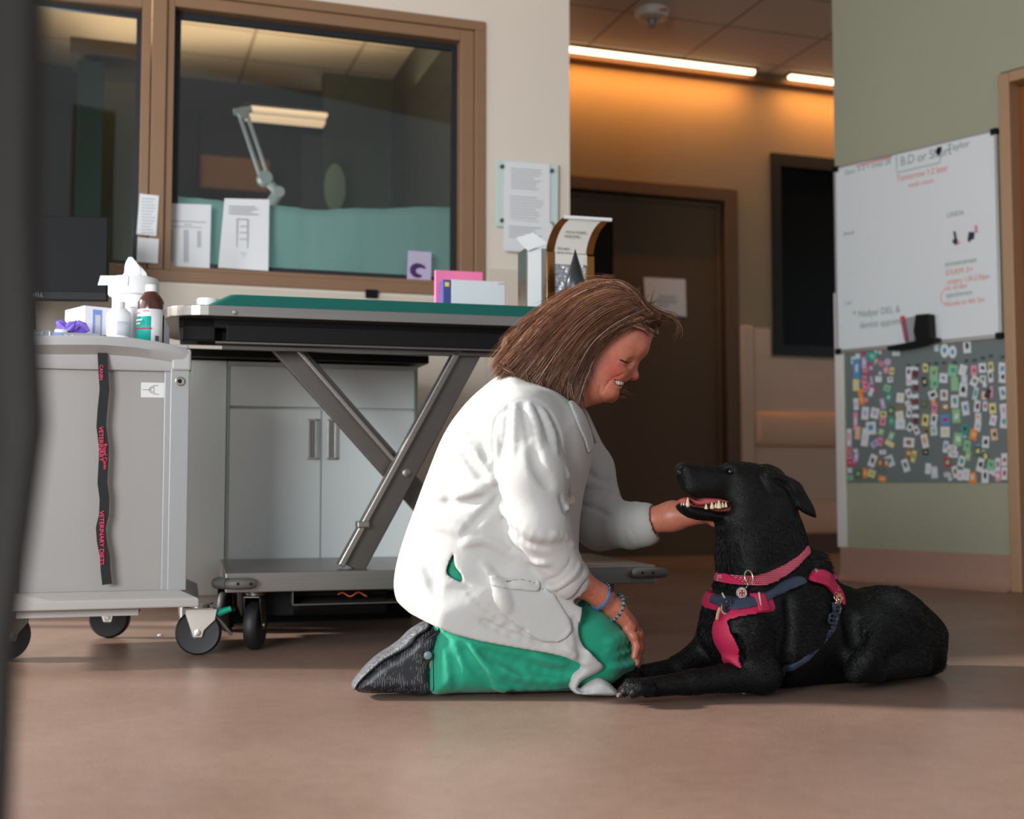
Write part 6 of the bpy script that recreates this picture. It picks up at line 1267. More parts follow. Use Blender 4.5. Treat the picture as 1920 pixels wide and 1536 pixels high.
    for i, (yy, le) in enumerate(((976, 0.9), (963, 1.0), (950, 1.0), (938, 0.85))):
        a = (1352, yy*0.6+958*0.4, -0.05); b = (1352+24*le, yy, -0.022); c = (1352+42*le, yy-2, -0.016)
        f.cap(a, b, 9, 8.5, k=0.006); f.cap(b, c, 8.5, 7, k=0.004)
    f.floor(0.003)
    return f
bodyF = build_body()
SK = np.array(rgb(196,120,96)); SKR = np.array(rgb(184,84,68)); LIP = np.array(rgb(170,70,70)); HND = np.array(rgb(178,104,82))
def skin_col(V, Wd):
    C = np.tile(SK, (len(V), 1))
    def blob(px, py, t, r, col, amt):
        a, z = FP_W.sz(px, py, t); rr = r*FP_W.mpp(px, py, t); d = np.sqrt((V[:, 0]-a)**2+(V[:, 2]-z)**2+((V[:, 1]-t)*0.5)**2); w = np.clip(1.4*(1-d/rr), 0, 1)[:, None]*amt
        C[:] = C*(1-w)+col*w
    blob(1150,697,-0.06, 38, SKR, 0.75); blob(1150,697,0.06, 38, SKR, 0.75); blob(1190,705,0, 16, SKR, 0.7); blob(1147,742,0, 20, SKR, 0.4); blob(1210,640,0, 22, SKR, 0.25)
    blob(1175,1190,-0.1, 60, HND, 0.9); blob(1120,1115,-0.15, 60, HND, 0.7); blob(1212,985,0.0, 14, SKR, 0.6)
    for sg in (-1, 1):
        for x, y, r in ((1168,716,6),(1160,716,5),(1152,714,4.5),(1161,726,6),(1154,725,5),(1148,719,4)): blob(x, y, sg*0.02, r, LIP, 0.8)
    D_ = bodyF.prism_d(MOUTH, -0.03, 2)[:, 0, :]; ii = np.clip(((V[:, 0]-bodyF.lo[0])/bodyF.h).round().astype(int), 0, bodyF.n[0]-1); kk = np.clip(((V[:, 2]-bodyF.lo[2])/bodyF.h).round().astype(int), 0, bodyF.n[2]-1)
    C[D_[ii, kk] < -0.0008] = MOU
    return C
MOU = np.array(rgb(60,18,18))
m_skin = mat('skin', (214,150,128), 0.42, attr='Col', var=0.07, vscale=90, bump=0.25, bscale=420, sss=0.12, bdist=0.001)
person = bodyF.mesh('person', m_skin, sm=1, color=skin_col)
tag(person, 'person in white coat and green trousers kneeling and smiling, holding the chin of the dog', 'person')
# eyes, lashes, teeth
for sg in (-1, 1):
    c = (1173,677.5,sg*0.034)
    obj('eye', ball(c, 0.0095, FP_W), mat('eye_white', (220,210,204), 0.15), person, smooth='all')
    P_ = [(1160.5,674.5),(1166,676),(1172,679),(1178,680),(1183,677)]
    pts = []
    for x, y in P_:
        t = bodyF.surf(x, y, -0.05) if sg < 0 else None; t = t = [-0.0500,-0.0508,-0.0505,-0.0480,-0.0430][P_.index((x, y))] if t is None else t; pts.append(FP_W.P(x, y, (t-0.0006) if sg < 0 else -t))
    pts = [Vector(q_) for q_ in catmull([tuple(q_) for q_ in pts], 4, closed=False)]; rad_ = [0.0004+0.0017*math.sin(math.pi*(i_/(len(pts)-1))**0.8)**0.8 for i_ in range(len(pts))]
    obj('eyelashes', MB().tube(pts, rad_, 8, flat=0.6), mat('dark_lashes', (30,20,18), 0.5), person, smooth=True)
    if False:
        brow = []
        for x, y in ((1175,655),(1184,655),(1192,659),(1197,665)): t = bodyF.surf(x, y, -0.04); brow.append(FP_W.P(x, y, (t if t is not None else -0.03)-0.0004))
        obj('eyebrow', MB().tube(brow, [0.0005,0.0010,0.0010,0.0005], 8, flat=0.5), mat('brow_brown', (176,108,84), 0.6), person, smooth=True)
tth = MB()
teeth = []
m_hteeth = mat('teeth', (232,214,190), 0.2)
for (x, y, t, w, h), ts in zip(arc, TT):
    t = (ts if ts is not None else t)+0.0045
    for sg in (-1, 1):
        c = FP_W.P(x-0.6, y-0.6, -sg*t); k = FP_W.mpp(x, y, t); obj('tooth', MB().lathe(c-Vector((0,0,h*k*0.55)), [(w*k*0.30,0),(w*k*0.46,h*k*0.15),(w*k*0.5,h*k*0.6),(w*k*0.46,h*k*1.1)], 10), m_hteeth, person, smooth=True)
# ---------------------------------------------------------------- trousers
def build_pants():
    f = Field(FP_W, (-0.40, -0.27, -0.012), (0.36, 0.27, 0.46), 0.0036)
    f.infl([(842,1168),(822,1166),(812,1190),(804,1240),(806,1297),(860,1298),(940,1297),(1068,1294),(1100,1291),(1138,1283),(1160,1265),(1168,1235),(1166,1195),(1150,1165),(1110,1135),(1000,1130),(900,1150)], -0.09, 0.080, 0.055, k=0)
    f.infl([(842,1168),(822,1166),(812,1190),(806,1240),(812,1280),(940,1282),(1068,1276),(1100,1274),(1150,1272),(1178,1260),(1191,1238),(1192,1200),(1180,1168),(1150,1140),(1110,1120),(1000,1120),(900,1150)], 0.085, 0.085, 0.055, k=0.02)
    f.infl([(1088,1110),(1112,1128),(1150,1150),(1176,1172),(1189,1200),(1192,1230),(1182,1258),(1150,1268),(1110,1262),(1050,1240),(980,1150),(1020,1100)], -0.035, 0.095, 0.055, k=0.02)
    f.cap((860,1100,-0.06), (860,1100,0.06), 80, 80, k=0.05)
    # creases
    L = lambda pts, r, op='u', s_=0.5, g=-0.15: f.line(pts, r, k=0.014, op=op, sink=s_, guess=g)
    L([(880,1215),(900,1245),(930,1270),(945,1296)], 9); L([(865,1212),(890,1250),(915,1285)], 8, 's', -0.35); L([(1005,1228),(1030,1240),(1060,1245)], 6); L([(935,1250),(990,1272),(1060,1276)], 7); L([(960,1235),(1020,1258),(1075,1262)], 6, 's', -0.4)
    L([(830,1195),(850,1235),(856,1290)], 6, 's', -0.4); L([(905,1222),(950,1240),(985,1262)], 6, 's', -0.4); L([(930,1290),(1000,1286),(1060,1287)], 5)
    for a in ([(1192,1203),(1165,1212),(1140,1228)], [(1192,1218),(1170,1226),(1142,1236)], [(1192,1238),(1172,1246),(1145,1248)], [(1186,1190),(1165,1194),(1140,1206)]): L(a, 4.0, 'u', 0.4, -0.1)
    for a in ([(1192,1210),(1168,1219),(1140,1233)], [(1192,1229),(1170,1237),(1142,1242)]): L(a, 4.0, 's', -0.3, -0.1)
    f.floor(0.002); return f
pantsF = build_pants()
m_scrub = mat('green_scrub_cotton', (0,138,106), 0.75, var=0.04, vscale=8, bump=0.35, bscale=600, sheen=0.2)
pants = pantsF.mesh('scrub_trousers', m_scrub, person, sm=2)
shell(pantsF, [(804,1240),(812,1190),(818,1172),(827,1174),(820,1192),(813,1240),(814,1297),(805,1297)], -0.15, 0.0035, 'trouser_hem', m_scrub, pants, tmax=0.0, depth=0.002)
# ---------------------------------------------------------------- shoes
def build_shoe(t0, sc):
    f = Field(FP_W, (FP_W.S(640), t0-0.075, -0.008), (FP_W.S(850), t0+0.075, 0.20), 0.0024)
    f.infl([(664,1290),(663,1280),(681,1258),(706,1236),(735,1219),(757,1205),(772,1190),(795,1176),(812,1170),(832,1168),(836,1180),(824,1200),(810,1240),(809,1297),(740,1299),(690,1299),(672,1297)], t0, 0.046, 0.030, k=0)
    f.floor(0.002); return f
m_shoe = mat('black_clog_rubber', (30,30,34), 0.42, bump=0.25, bscale=60, bdist=0.004)
def diamond(name, c1, c2):
    m = mat(name, c1, 0.45); N = m.node_tree.nodes; L = m.node_tree.links; b = N['Principled BSDF']; tc = [n_ for n_ in N if n_.type == 'TEX_COORD'][0]
    vo = N.new('ShaderNodeTexVoronoi'); vo.inputs['Scale'].default_value = 105; L.new(tc.outputs['Object'], vo.inputs['Vector']); wv = N.new('ShaderNodeTexWave'); wv.inputs['Scale'].default_value = 60
    ad = N.new('ShaderNodeVectorMath'); ad.operation = 'MULTIPLY_ADD'; L.new(vo.outputs['Color'], ad.inputs[0]); ad.inputs[1].default_value = (3,3,3); L.new(tc.outputs['Object'], ad.inputs[2]); L.new(ad.outputs[0], wv.inputs['Vector'])
    sep = N.new('ShaderNodeSeparateColor'); L.new(vo.outputs['Color'], sep.inputs[0]); gt = N.new('ShaderNodeMath'); gt.operation = 'GREATER_THAN'; gt.inputs[1].default_value = 0.5; L.new(sep.outputs[0], gt.inputs[0])
    ws = N.new('ShaderNodeMath'); ws.operation = 'GREATER_THAN'; ws.inputs[1].default_value = 0.62; L.new(wv.outputs['Fac'], ws.inputs[0]); mu = N.new('ShaderNodeMath'); mu.operation = 'MULTIPLY'; L.new(ws.outputs[0], mu.inputs[0]); L.new(gt.outputs[0], mu.inputs[1])
    mx = N.new('ShaderNodeMix'); mx.data_type = 'RGBA'; L.new(mu.outputs[0], mx.inputs[0]); mx.inputs[6].default_value = rgb(*c1); mx.inputs[7].default_value = rgb(*c2); L.new(mx.outputs[2], b.inputs['Base Color']); return m
m_pat = diamond('printed_clog_black', (30,30,34), (84,86,92)); m_sole = mat('worn_grey_sole', (84,84,88), 0.5, bump=1.0, bscale=90, bdist=0.006, var=0.3, vscale=50)
for t0 in (-0.092, 0.10):
    sf = build_shoe(t0, 1); sh = sf.mesh('shoe', m_pat, person, sm=1)
    f2 = Field(FP_W, (FP_W.S(640), t0-0.075, -0.008), (FP_W.S(850), t0+0.075, 0.20), 0.0024)
    f2.infl([(661,1291),(660,1280),(679,1255),(704,1231),(733,1212),(750,1199),(765,1184),(786,1170),(800,1165),(806,1170),(800,1180),(782,1192),(773,1206),(752,1220),(722,1236),(700,1254),(676,1276),(668,1290)], t0, 0.050, 0.011, k=0)
    f2.floor(0.001); f2.mesh('sole', m_sole, sh, sm=1)
    f3 = Field(FP_W, (FP_W.S(640), t0-0.075, -0.008), (FP_W.S(850), t0+0.075, 0.20), 0.0024)
    f3.infl([(670,1292),(678,1277),(702,1256),(724,1239),(754,1223),(776,1208),(786,1194),(806,1180),(830,1168),(836,1174),(820,1190),(800,1203),(790,1215),(760,1232),(728,1248),(702,1268),(684,1290)], t0, 0.049, 0.012, k=0)
    f3.floor(0.001); f3.mesh('midsole_band', m_shoe, sh, sm=1)
    if t0 < 0:
        c = FP_W.P(802, 1229, t0-0.049); obj('strap_rivet', MB().lathe(c, [(0.0085, 0), (0.009, 0.002), (0.0065, 0.004)], 20, -FP_W.n), mat('grey_rivet', (110,126,130), 0.4), sh, smooth=True)
# ---------------------------------------------------------------- lab coat
def build_coat():
    f = Field(FP_W, (-0.40, -0.33, -0.012), (0.46, 0.33, 0.84), 0.0036)
    tor = [(948,700),(903,728),(865,766),(832,815),(803,885),(777,955),(754,1020),(741,1070),(739,1108),(750,1138),(774,1158),(805,1168),(850,1187),(900,1200),(960,1211),(1030,1223),(1075,1231),(1105,1212),(1118,1170),(1108,1125),(1085,1080),(1082,1000),(1090,930),(1104,870),(1104,820),(1088,775),(1060,752),(1000,720)]
    f.infl(tor, 0.0, 0.185, 0.15, k=0)
    f.infl([(960,1050),(880,1080),(800,1110),(780,1160),(800,1200),(900,1240),(1000,1262),(1080,1262),(1128,1240),(1137,1200),(1137,1170),(1122,1140),(1098,1112),(1040,1080)], -0.078, 0.115, 0.055, k=0.03)
    hem = f.prism_d([(700,1120),(751,1142),(775,1161),(805,1170),(850,1188),(900,1201),(960,1212),(1030,1224),(1062,1232),(1092,1246),(1120,1262),(1137,1300),(1100,1340),(700,1340)], -0.17, 0); f.A = np.maximum(f.A, -hem)
    f.infl([(960,1050),(900,1090),(860,1130),(900,1180),(980,1200),(1060,1215),(1120,1200),(1130,1170),(1100,1125),(1040,1080)], 0.09, 0.11, 0.055, k=0.03)
    # flaps hanging from the knee to the floor
    f.infl([(1098,1150),(1128,1170),(1137,1200),(1137,1232),(1128,1255),(1105,1268),(1088,1278),(1078,1291),(1068,1286),(1070,1266),(1086,1248),(1088,1236),(1060,1226),(1040,1200)], -0.158, 0.030, 0.018, k=0.015)
    f.infl([(1068,1284),(1078,1300),(1118,1303),(1158,1302),(1150,1288),(1134,1275),(1118,1272),(1098,1284),(1086,1292)], -0.165, 0.045, 0.016, k=0.006)
    f.infl([(1188,1200),(1200,1208),(1209,1240),(1200,1256),(1170,1264),(1150,1262),(1170,1230)], 0.15, 0.02, 0.018, k=0.01)
    # shoulders and sleeves
    f.cap((1010,800,-0.09), (975,800,-0.15), 62, 58, k=0.05); f.cap((985,795,-0.14), (1000,890,-0.190), 56, 62, k=0.035)
    f.cap((1000,890,-0.19), (1012,985,-0.195), 62, 56, k=0.02); f.cap((1012,985,-0.195), (1056,1072,-0.178), 55, 41, k=0.018)
    f.cap((1048,1060,-0.176), (1072,1092,-0.168), 43, 37, k=0.006)
    f.cap((1060,800,0.12), (1108,880,0.150), 50, 40, k=0.04); f.cap((1108,880,0.150), (1126,980,0.140), 41, 50, k=0.025); f.cap((1126,980,0.14), (1190,985,0.060), 51, 41, k=0.015)
    f.cap((1184,986,0.068), (1206,984,0.043), 45, 42, k=0.003)
    # cuff openings
    f.cap((1150,1172,-0.150), (1152,1174,-0.150), 77, 77, k=0.005, op='s'); f.cap((1296,968,0.02), (1297,968,0.02), 72, 72, k=0.005, op='s'); f.cap((1074,1094,-0.168), (1090,1112,-0.162), 27, 29, k=0.003, op='s'); f.cap((1206,983,0.045), (1235,977,0.02), 28, 30, k=0.003, op='s')
    g = f.line; U = lambda p, r=6, s_=0.55, k=0.016, gg=-0.2: g(p, r*0.72, k=k*0.8, op='u', sink=min(s_+0.22, 0.95), guess=gg); S_ = lambda p, r=6, s_=-0.35, k=0.018, gg=-0.2: g(p, r*0.62, k=k*0.8, op='s', sink=s_-0.05, guess=gg)
    # armhole seam and shoulder gathers
    S_([(985,757),(950,768),(930,785),(925,830),(928,890),(938,950),(962,1010),(985,1045)], 4.5, -0.2, 0.012); U([(935,790),(932,830),(936,890),(946,950)], 3.5, 0.5, 0.008)
    for a in ([(952,765),(948,800),(942,850)], [(978,757),(985,790),(990,830)], [(1005,762),(1022,795),(1030,830)], [(1030,775),(1046,815),(1050,850)]): S_(a, 2.6, -0.3, 0.012)
    for a in ([(965,762),(965,800),(962,860)], [(992,760),(1005,795),(1012,835)], [(1018,770),(1036,810),(1042,850)]): U(a, 3.5, 0.7)
    # back creases
    U([(858,800),(880,835),(905,870),(922,905)], 7); S_([(852,812),(872,850),(898,885),(918,915)], 8); S_([(835,850),(832,900),(845,935)], 8, -0.4, 0.03); U([(812,925),(850,930),(895,920),(925,900)], 8, 0.6, 0.025); S_([(825,945),(865,947),(905,935)], 7, -0.35, 0.02)
    S_([(880,800),(900,820),(912,860)], 6, -0.35, 0.02); U([(795,985),(840,985),(880,1000)], 7, 0.6, 0.03); S_([(870,1000),(905,965),(930,940)], 5, -0.3); S_([(785,1042),(802,1065),(815,1105)], 7, -0.45, 0.03)
    U([(870,1020),(905,1012),(945,1030),(985,1060)], 6, 0.5, 0.02)
    # skirt creases
    U([(870,1098),(900,1140),(940,1168),(1010,1200)], 4.5, 0.5, 0.014); S_([(905,1165),(960,1190),(1020,1208)], 4, -0.3, 0.014); S_([(868,1092),(890,1125),(930,1160),(1000,1190)], 5, -0.3, 0.014);
    U([(905,1060),(935,1100),(950,1140)], 6, 0.5, 0.02); S_([(1075,1165),(1090,1200),(1088,1245)], 6, -0.3, 0.02, -0.2); U([(1060,1215),(1085,1235),(1100,1245)], 5, 0.5, 0.012)
    U([(1072,1290),(1098,1282),(1122,1273)], 4, 0.5, 0.01, -0.2); S_([(1090,1298),(1120,1292),(1145,1296)], 4, -0.2, 0.01, -0.2)
    # near sleeve creases
    U([(938,940),(960,975),(1000,1000),(1045,1010)], 6, 0.5, 0.018); S_([(952,990),(985,1018),(1025,1028)], 5, -0.3, 0.014); U([(968,1035),(1000,1052),(1030,1056)], 5, 0.5, 0.014)
    U([(1062,880),(1068,925),(1060,965)], 5, 0.5, 0.016); S_([(1050,930),(1062,960),(1070,965)], 5, -0.35, 0.012); U([(1035,1000),(1060,1008),(1076,1024)], 4.5, 0.5, 0.013)
    S_([(1000,840),(1010,880),(1030,910)], 5, -0.45, 0.03)
    # cuff edges
    S_([(1038,1108),(1025,1098),(1022,1090),(1045,1082),(1066,1060),(1070,1045)], 2.6, -0.1, 0.006); U([(1028,1104),(1050,1100),(1078,1075),(1088,1055)], 4, 0.5, 0.01)
    # far sleeve creases
    S_([(1100,880),(1120,900),(1150,905)], 4, -0.3, 0.012, 0.1); U([(1092,905),(1130,912),(1165,925)], 5, 0.5, 0.014, 0.1); S_([(1085,945),(1120,955),(1145,970)], 4, -0.25, 0.012, 0.1)
    f.floor(0.002); return f
coatF = build_coat(); coat0 = coatF.copy()
slit = [(853,1036),(846,1050),(839,1068),(840,1078),(855,1088),(868,1093),(866,1078),(856,1066),(852,1052)]
D = coatF.prism_d(slit, -0.185, 2); T_ = coatF.ax[1][None, :, None]
cut = np.maximum(np.maximum(D, -(coat0.A+0.022)), (T_-0.0).astype(np.float32)); coatF.A = np.maximum(coatF.A, -cut)
m_coat = mat('white_coat_cotton', (178,176,173), 0.8, var=0.02, vscale=6, bump=0.28, bscale=700, sheen=0.15)
def addfold(m, sc, dist, strength=0.5):
    N = m.node_tree.nodes; L = m.node_tree.links; b = N['Principled BSDF']; tc = [n_ for n_ in N if n_.type == 'TEX_COORD'][0]
    n = N.new('ShaderNodeTexNoise'); n.inputs['Scale'].default_value = sc; n.inputs['Detail'].default_value = 3; n.inputs['Distortion'].default_value = 0.6; L.new(tc.outputs['Object'], n.inputs['Vector'])
    bp = N.new('ShaderNodeBump'); bp.inputs['Strength'].default_value = strength; bp.inputs['Distance'].default_value = dist; L.new(n.outputs['Fac'], bp.inputs['Height'])
    old = b.inputs['Normal'].links[0].from_node; L.new(bp.outputs[0], old.inputs['Normal'])
addfold(m_coat, 7, 0.012, 0.35); addfold(m_scrub, 12, 0.012, 0.4)
coat = coatF.mesh('lab_coat', m_coat, person, sm=3)
coat['label'] = 'white long sleeved coat with rolled cuffs'
shell(coat0, [(x, y) for x, y in slit], -0.17, -0.013, 'scrub_shirt_in_slit', m_scrub, person, tmax=0.0, depth=0.03)
m_seam = m_coat
shell(coatF, [(915,1077),(950,1082),(1010,1088),(1012,1094),(1040,1115),(1068,1160),(1074,1178),(1062,1196),(1046,1204),(1018,1204),(985,1186),(940,1152),(924,1130)], -0.19, 0.0034, 'pocket', m_coat, coat, tmax=0.0, depth=0.002, smooth=1)
shell(coatF, [(915,1077),(950,1082),(1010,1088),(1014,1096),(1008,1110),(950,1104),(918,1098)], -0.19, 0.006, 'pocket_hem', m_coat, coat, tmax=0.0, depth=0.002, smooth=0)
# collar and lapels
shell(coatF, [(1056,758),(1068,754),(1080,766),(1094,790),(1106,816),(1110,834),(1096,852),(1084,828),(1068,800)], -0.06, 0.008, 'lapel', m_coat, coat, tmax=0.03, depth=0.003, smooth=4, sm=5)
lf = Field(FP_W, (FP_W.S(1030), -0.12, 0.50), (FP_W.S(1140), 0.14, 0.70), 0.0022)
lf.infl([(1062,752),(1078,762),(1092,786),(1103,812),(1099,836),(1086,862),(1080,830),(1070,800)], -0.075, 0.012, 0.012, k=0, smooth=1)
lf.infl([(1092,772),(1100,780),(1110,800),(1120,830),(1112,834),(1102,812)], -0.02, 0.030, 0.012, k=0.004, smooth=1)
lf.mesh('collar', m_coat, coat, sm=4)
def cuff_ring(p, q, ra, rb, r, lab):
    a = FP_W.P(*p); b = FP_W.P(*q); ax = (b-a).normalized(); u = (FP_W.n-ax*FP_W.n.dot(ax)).normalized(); v = ax.cross(u); k = FP_W.mpp(*p)
    rows = []
    for j in range(9):
        al = math.pi*j/8; rr = 1+0.10*math.sin(al); off = (j/8-0.5)*r*2*k
        rows.append([a+ax*(off+0.002*math.sin(3*th+j*.3))+(u*ra+v*rb)*0+u*ra*k*rr*(1+0.03*math.sin(4*th))*math.cos(th)+v*rb*k*rr*(1+0.03*math.sin(5*th+1))*math.sin(th) for th in np.linspace(0, 2*math.pi, 49)])
    mb = MB(); mb.grid(rows); o = obj('rolled_cuff', mb, m_coat, coat, smooth='all'); s_ = o.modifiers.new('thick', 'SOLIDIFY'); s_.thickness = 0.004; s_.offset = -1
cuff_ring((1196,985,0.056), (1226,978,0.028), 41, 40, 15, '')
cuff_ring((1066,1086,-0.170), (1090,1110,-0.164), 38, 38.5, 16, '')
m_btn = mat('cream_button', (214,196,160), 0.35)
for x, y, g_ in ((1070,938,-0.1),(1107,1162,-0.15)):
    t = coatF.surf(x, y, g_); t = t if t is not None else -0.12; c = FP_W.P(x, y, t-0.001)
    obj('button', MB().lathe(c+FP_W.n*0.002, [(0.0095, 0), (0.0098, 0.003), (0.008, 0.0042), (0.006, 0.0034)], 22, -FP_W.n), m_btn, coat, smooth=True)
t = 0.06; pc = [FP_W.P(x, y, t) for x, y in ((1087,862),(1091,864),(1093,872),(1092,890),(1088,912))]
obj('pen_clip', MB().tube(pc, 0.0022, 8), m_mech, coat, smooth=True)
# ---------------------------------------------------------------- bracelets and ring
def wristband(c, axis, ra, rb, r, m, label, cat, beads=None, name='bracelet'):
    axis = Vector(axis).normalized(); u = FP_W.n - axis*FP_W.n.dot(axis); u.normalize(); v = axis.cross(u)
    pts = [c+u*ra*math.cos(a)+v*rb*math.sin(a) for a in np.linspace(0, 2*math.pi, 37)[:-1]]; t_ = thing(name, c, label, cat); obj('band', MB().tube(pts, r, 8, closed=True), m, t_, smooth=True); return t_, pts
ax1 = (FP_W.P(1150,1136,-0.12)-FP_W.P(1105,1103,-0.155)).normalized(); tilt = Vector((0,0,0.35))
k = FP_W.mpp(1125, 1117, -0.145)
m_blue = mat('blue_cord', (70,112,160), 0.6)
w1_, p1 = wristband(FP_W.P(1126,1117,-0.145), ax1+FP_W.d*0.15, 23.5*k, 25.5*k, 0.0024, m_blue, 'blue cord bracelet with black beads on the near wrist, nearest the cuff', 'bracelet')
_, p1b = None, [p+ax1*0.0045 for p in p1]; obj('band', MB().tube(p1b, 0.0022, 8, closed=True), m_blue, w1_, smooth=True)
mbk = mat('black_bead', (20,20,22), 0.25)
for i in range(len(p1)):
    sv = (p1[i]-FP_W.P(1126,1117,-0.145)); 
    if sv.z > 0.010 and i % 2 == 0: obj('bead', MB().lathe(p1[i]+ax1*0.002-Vector((0,0,0.0045)), [(0.001,0),(0.0045,0.002),(0.0052,0.0045),(0.0045,0.007),(0.001,0.009)], 12), mbk, w1_, smooth=True)
e = max(p1, key=lambda p: p.z)+ax1*0.012
obj('cord_end', MB().tube([FP_W.P(1148,1117,-0.15), FP_W.P(1165,1121,-0.16), FP_W.P(1190,1119,-0.17)], 0.0009, 6).tube([FP_W.P(1148,1118,-0.15), FP_W.P(1165,1119,-0.162), FP_W.P(1190,1119.5,-0.17)], 0.0008, 6).lathe(FP_W.P(1191,1119.5,-0.17), [(0.0006,-0.001),(0.0018,0),(0.0018,0.002),(0.0006,0.003)], 8, FP_W.d), mat('dark_cord', (50,28,36), 0.6), w1_, smooth=True)
c = FP_W.P(1153,1139,-0.122); w2_, p2 = wristband(c, ax1+FP_W.d*0.35, 24*k, 25.5*k, 0.0038, mat('braided_blue_grey', (110,146,158), 0.7), 'braided blue grey bracelet lower on the near wrist, by the hand', 'bracelet')
mdk = mat('braid_dark', (36,50,58), 0.7)
for i in range(0, len(p2), 2): obj('braid_knot', MB().lathe(p2[i]-Vector((0,0,0.0042)), [(0.001,0),(0.0038,0.0018),(0.0044,0.0042),(0.0038,0.0066),(0.001,0.0084)], 10), mdk, w2_, smooth=True)
rg_ = thing('finger_ring', FP_W.P(1190,1184,-0.115), 'gold ring on the near hand over the knee', 'ring')
c = FP_W.P(1191,1186,-0.1125); dv = (FP_W.P(1197,1198,-0.112)-FP_W.P(1185,1177,-0.112)).normalized(); u = FP_W.n; v = dv.cross(u).normalized(); rk = 10.6*k
obj('band', MB().tube([c+u*rk*math.cos(a)+v*rk*math.sin(a) for a in np.linspace(0, 6.283, 25)[:-1]], 0.0017, 8, closed=True), mat('gold_metal', (236,190,96), 0.2, 0.95), rg_, smooth=True)
# ---------------------------------------------------------------- hair
HAIRALL = [(1236,600),(1239,588),(1215,574),(1201,552),(1182,533),(1155,521),(1119,524),(1083,537),(1047,559),(1014,581),(988,605),(971,626),(952,652),(932,677),(932,692),(959,700),(981,724),(1014,735),(1048,745),(1062,757),(1090,764),(1130,758),(1160,735),(1180,705),(1205,665),(1225,630)]
HAIRCUT = [(1238,608),(1240,586),(1217,572),(1202,551),(1182,533),(1155,521),(1119,524),(1083,537),(1047,559),(1014,581),(988,605),(971,626),(954,652),(940,674),(942,688),(962,696),(985,716),(1014,727),(1045,736),(1062,745),(1076,742),(1088,715),(1100,690),(1112,668),(1125,650),(1150,632),(1172,616),(1192,614),(1212,618),(1228,620)]
hf = Field(FP_W, (FP_W.S(915), -0.12, FP_W.Z(1100, 775)), (FP_W.S(1265), 0.12, FP_W.Z(1100, 505)), 0.0028)
hf.infl(HAIRALL, 0.0, 0.090, 0.060, k=0)
Hd = hf.A.copy(); cutd = hf.prism_d(HAIRCUT, -0.05, 3); rr_ = 0.008; hh_ = np.maximum(rr_-np.abs(hf.A-cutd), 0)/rr_; hf.A = (np.maximum(hf.A, cutd)+hh_*hh_*rr_*0.25).astype(np.float32)
m_hair = mat('brown_hair', (84,52,38), 0.45, attr=None, var=0.3, vscale=30, bump=0.8, bscale=80, stretch=(1,1,6), bdist=0.004)
m_strand = mat('hair_strand', (120,80,60), 0.38, attr='Col', spec=0.5)
hair = hf.mesh('hair', m_hair, person, sm=1)
def surf_infl(field, px, py):
    return field.surf(px, py, -0.07)
guides = [   # from the parting down to the tips
 [(1175,537),(1130,524),(1080,540),(1030,573),(985,612),(955,652),(934,684),(930,692)],
 [(1185,545),(1140,535),(1090,552),(1040,590),(1000,630),(965,668),(941,694),(934,704)],
 [(1192,552),(1150,548),(1100,566),(1055,603),(1015,645),(980,684),(958,708),(948,720)],
 [(1198,560),(1160,562),(1115,582),(1070,618),(1035,658),(1002,699),(982,724),(972,738)],
 [(1203,568),(1168,574),(1128,594),(1088,628),(1055,668),(1028,710),(1012,738),(1004,752)],
 [(1208,576),(1175,586),(1138,606),(1102,638),(1075,676),(1052,716),(1040,748),(1034,766)],
 [(1212,584),(1182,597),(1148,616),(1116,644),(1092,680),(1070,722),(1060,756),(1058,776)],
 [(1218,592),(1192,605),(1158,624),(1126,648),(1104,680),(1088,722),(1078,758),(1076,778)]]
GA = np.array([catmull(g, 4, closed=False) for g in guides])            # G x P x 2
rg = np.random.RandomState(11)
TONE = []
def lay(GA, clumps, per, spread, lift0, lift1, stmax=0.45, cl=0.02):
    out = []; P = GA.shape[1]
    for j in range(clumps*per):
        if j % per == 0: v0 = rg.rand(); s0 = rg.rand()*stmax; l0 = rg.uniform(lift0, lift1); tone = rg.rand(); o0 = rg.normal(size=(1, 2))*spread; ph = rg.rand()*6; fq = rg.uniform(3, 8); am = rg.uniform(0.8, 5.0)
        TONE.append(tone); v = min(max(v0+rg.normal()*cl, 0), 1); x = v*(len(GA)-1); i = min(int(x), len(GA)-2); fr = x-i; g = GA[i]*(1-fr)+GA[i+1]*fr
        st = min(max(s0+rg.normal()*0.04, 0), 0.9); en = min(1.0, st+0.45+0.55*rg.rand()); idx = np.linspace(st*(P-1), en*(P-1), 12); pts = np.stack([np.interp(idx, np.arange(P), g[:, k_]) for k_ in range(2)], 1)
        w = np.linspace(0, 1, 12)[:, None]; off = o0*w+rg.normal(size=(1, 2))*spread*0.25+rg.normal(size=(1, 2))*spread*0.5*w**1.5; wav = np.sin(w*fq+ph+rg.normal()*0.3)*am*(0.2+w)
        pts = pts+off+wav*np.array([[0.5, 0.8]]); lf_ = max(l0+rg.normal()*0.0012, 0); row = []; last = None
        for x_, y_ in pts:
            t = hf.surf(x_, y_, -0.07, 2); t = t if t is not None else (last if last is not None else -0.03); last = t; row.append((x_, y_, t))
        T2 = np.array([r_[2] for r_ in row]); T2 = np.convolve(np.pad(T2, 2, 'edge'), np.ones(5)/5, 'valid')-lf_*(0.4+0.6*np.linspace(0, 1, 12))
        out.append([tuple(FP_W.P(a_, b_, t_)) for (a_, b_, _), t_ in zip(row, T2)])
    return out
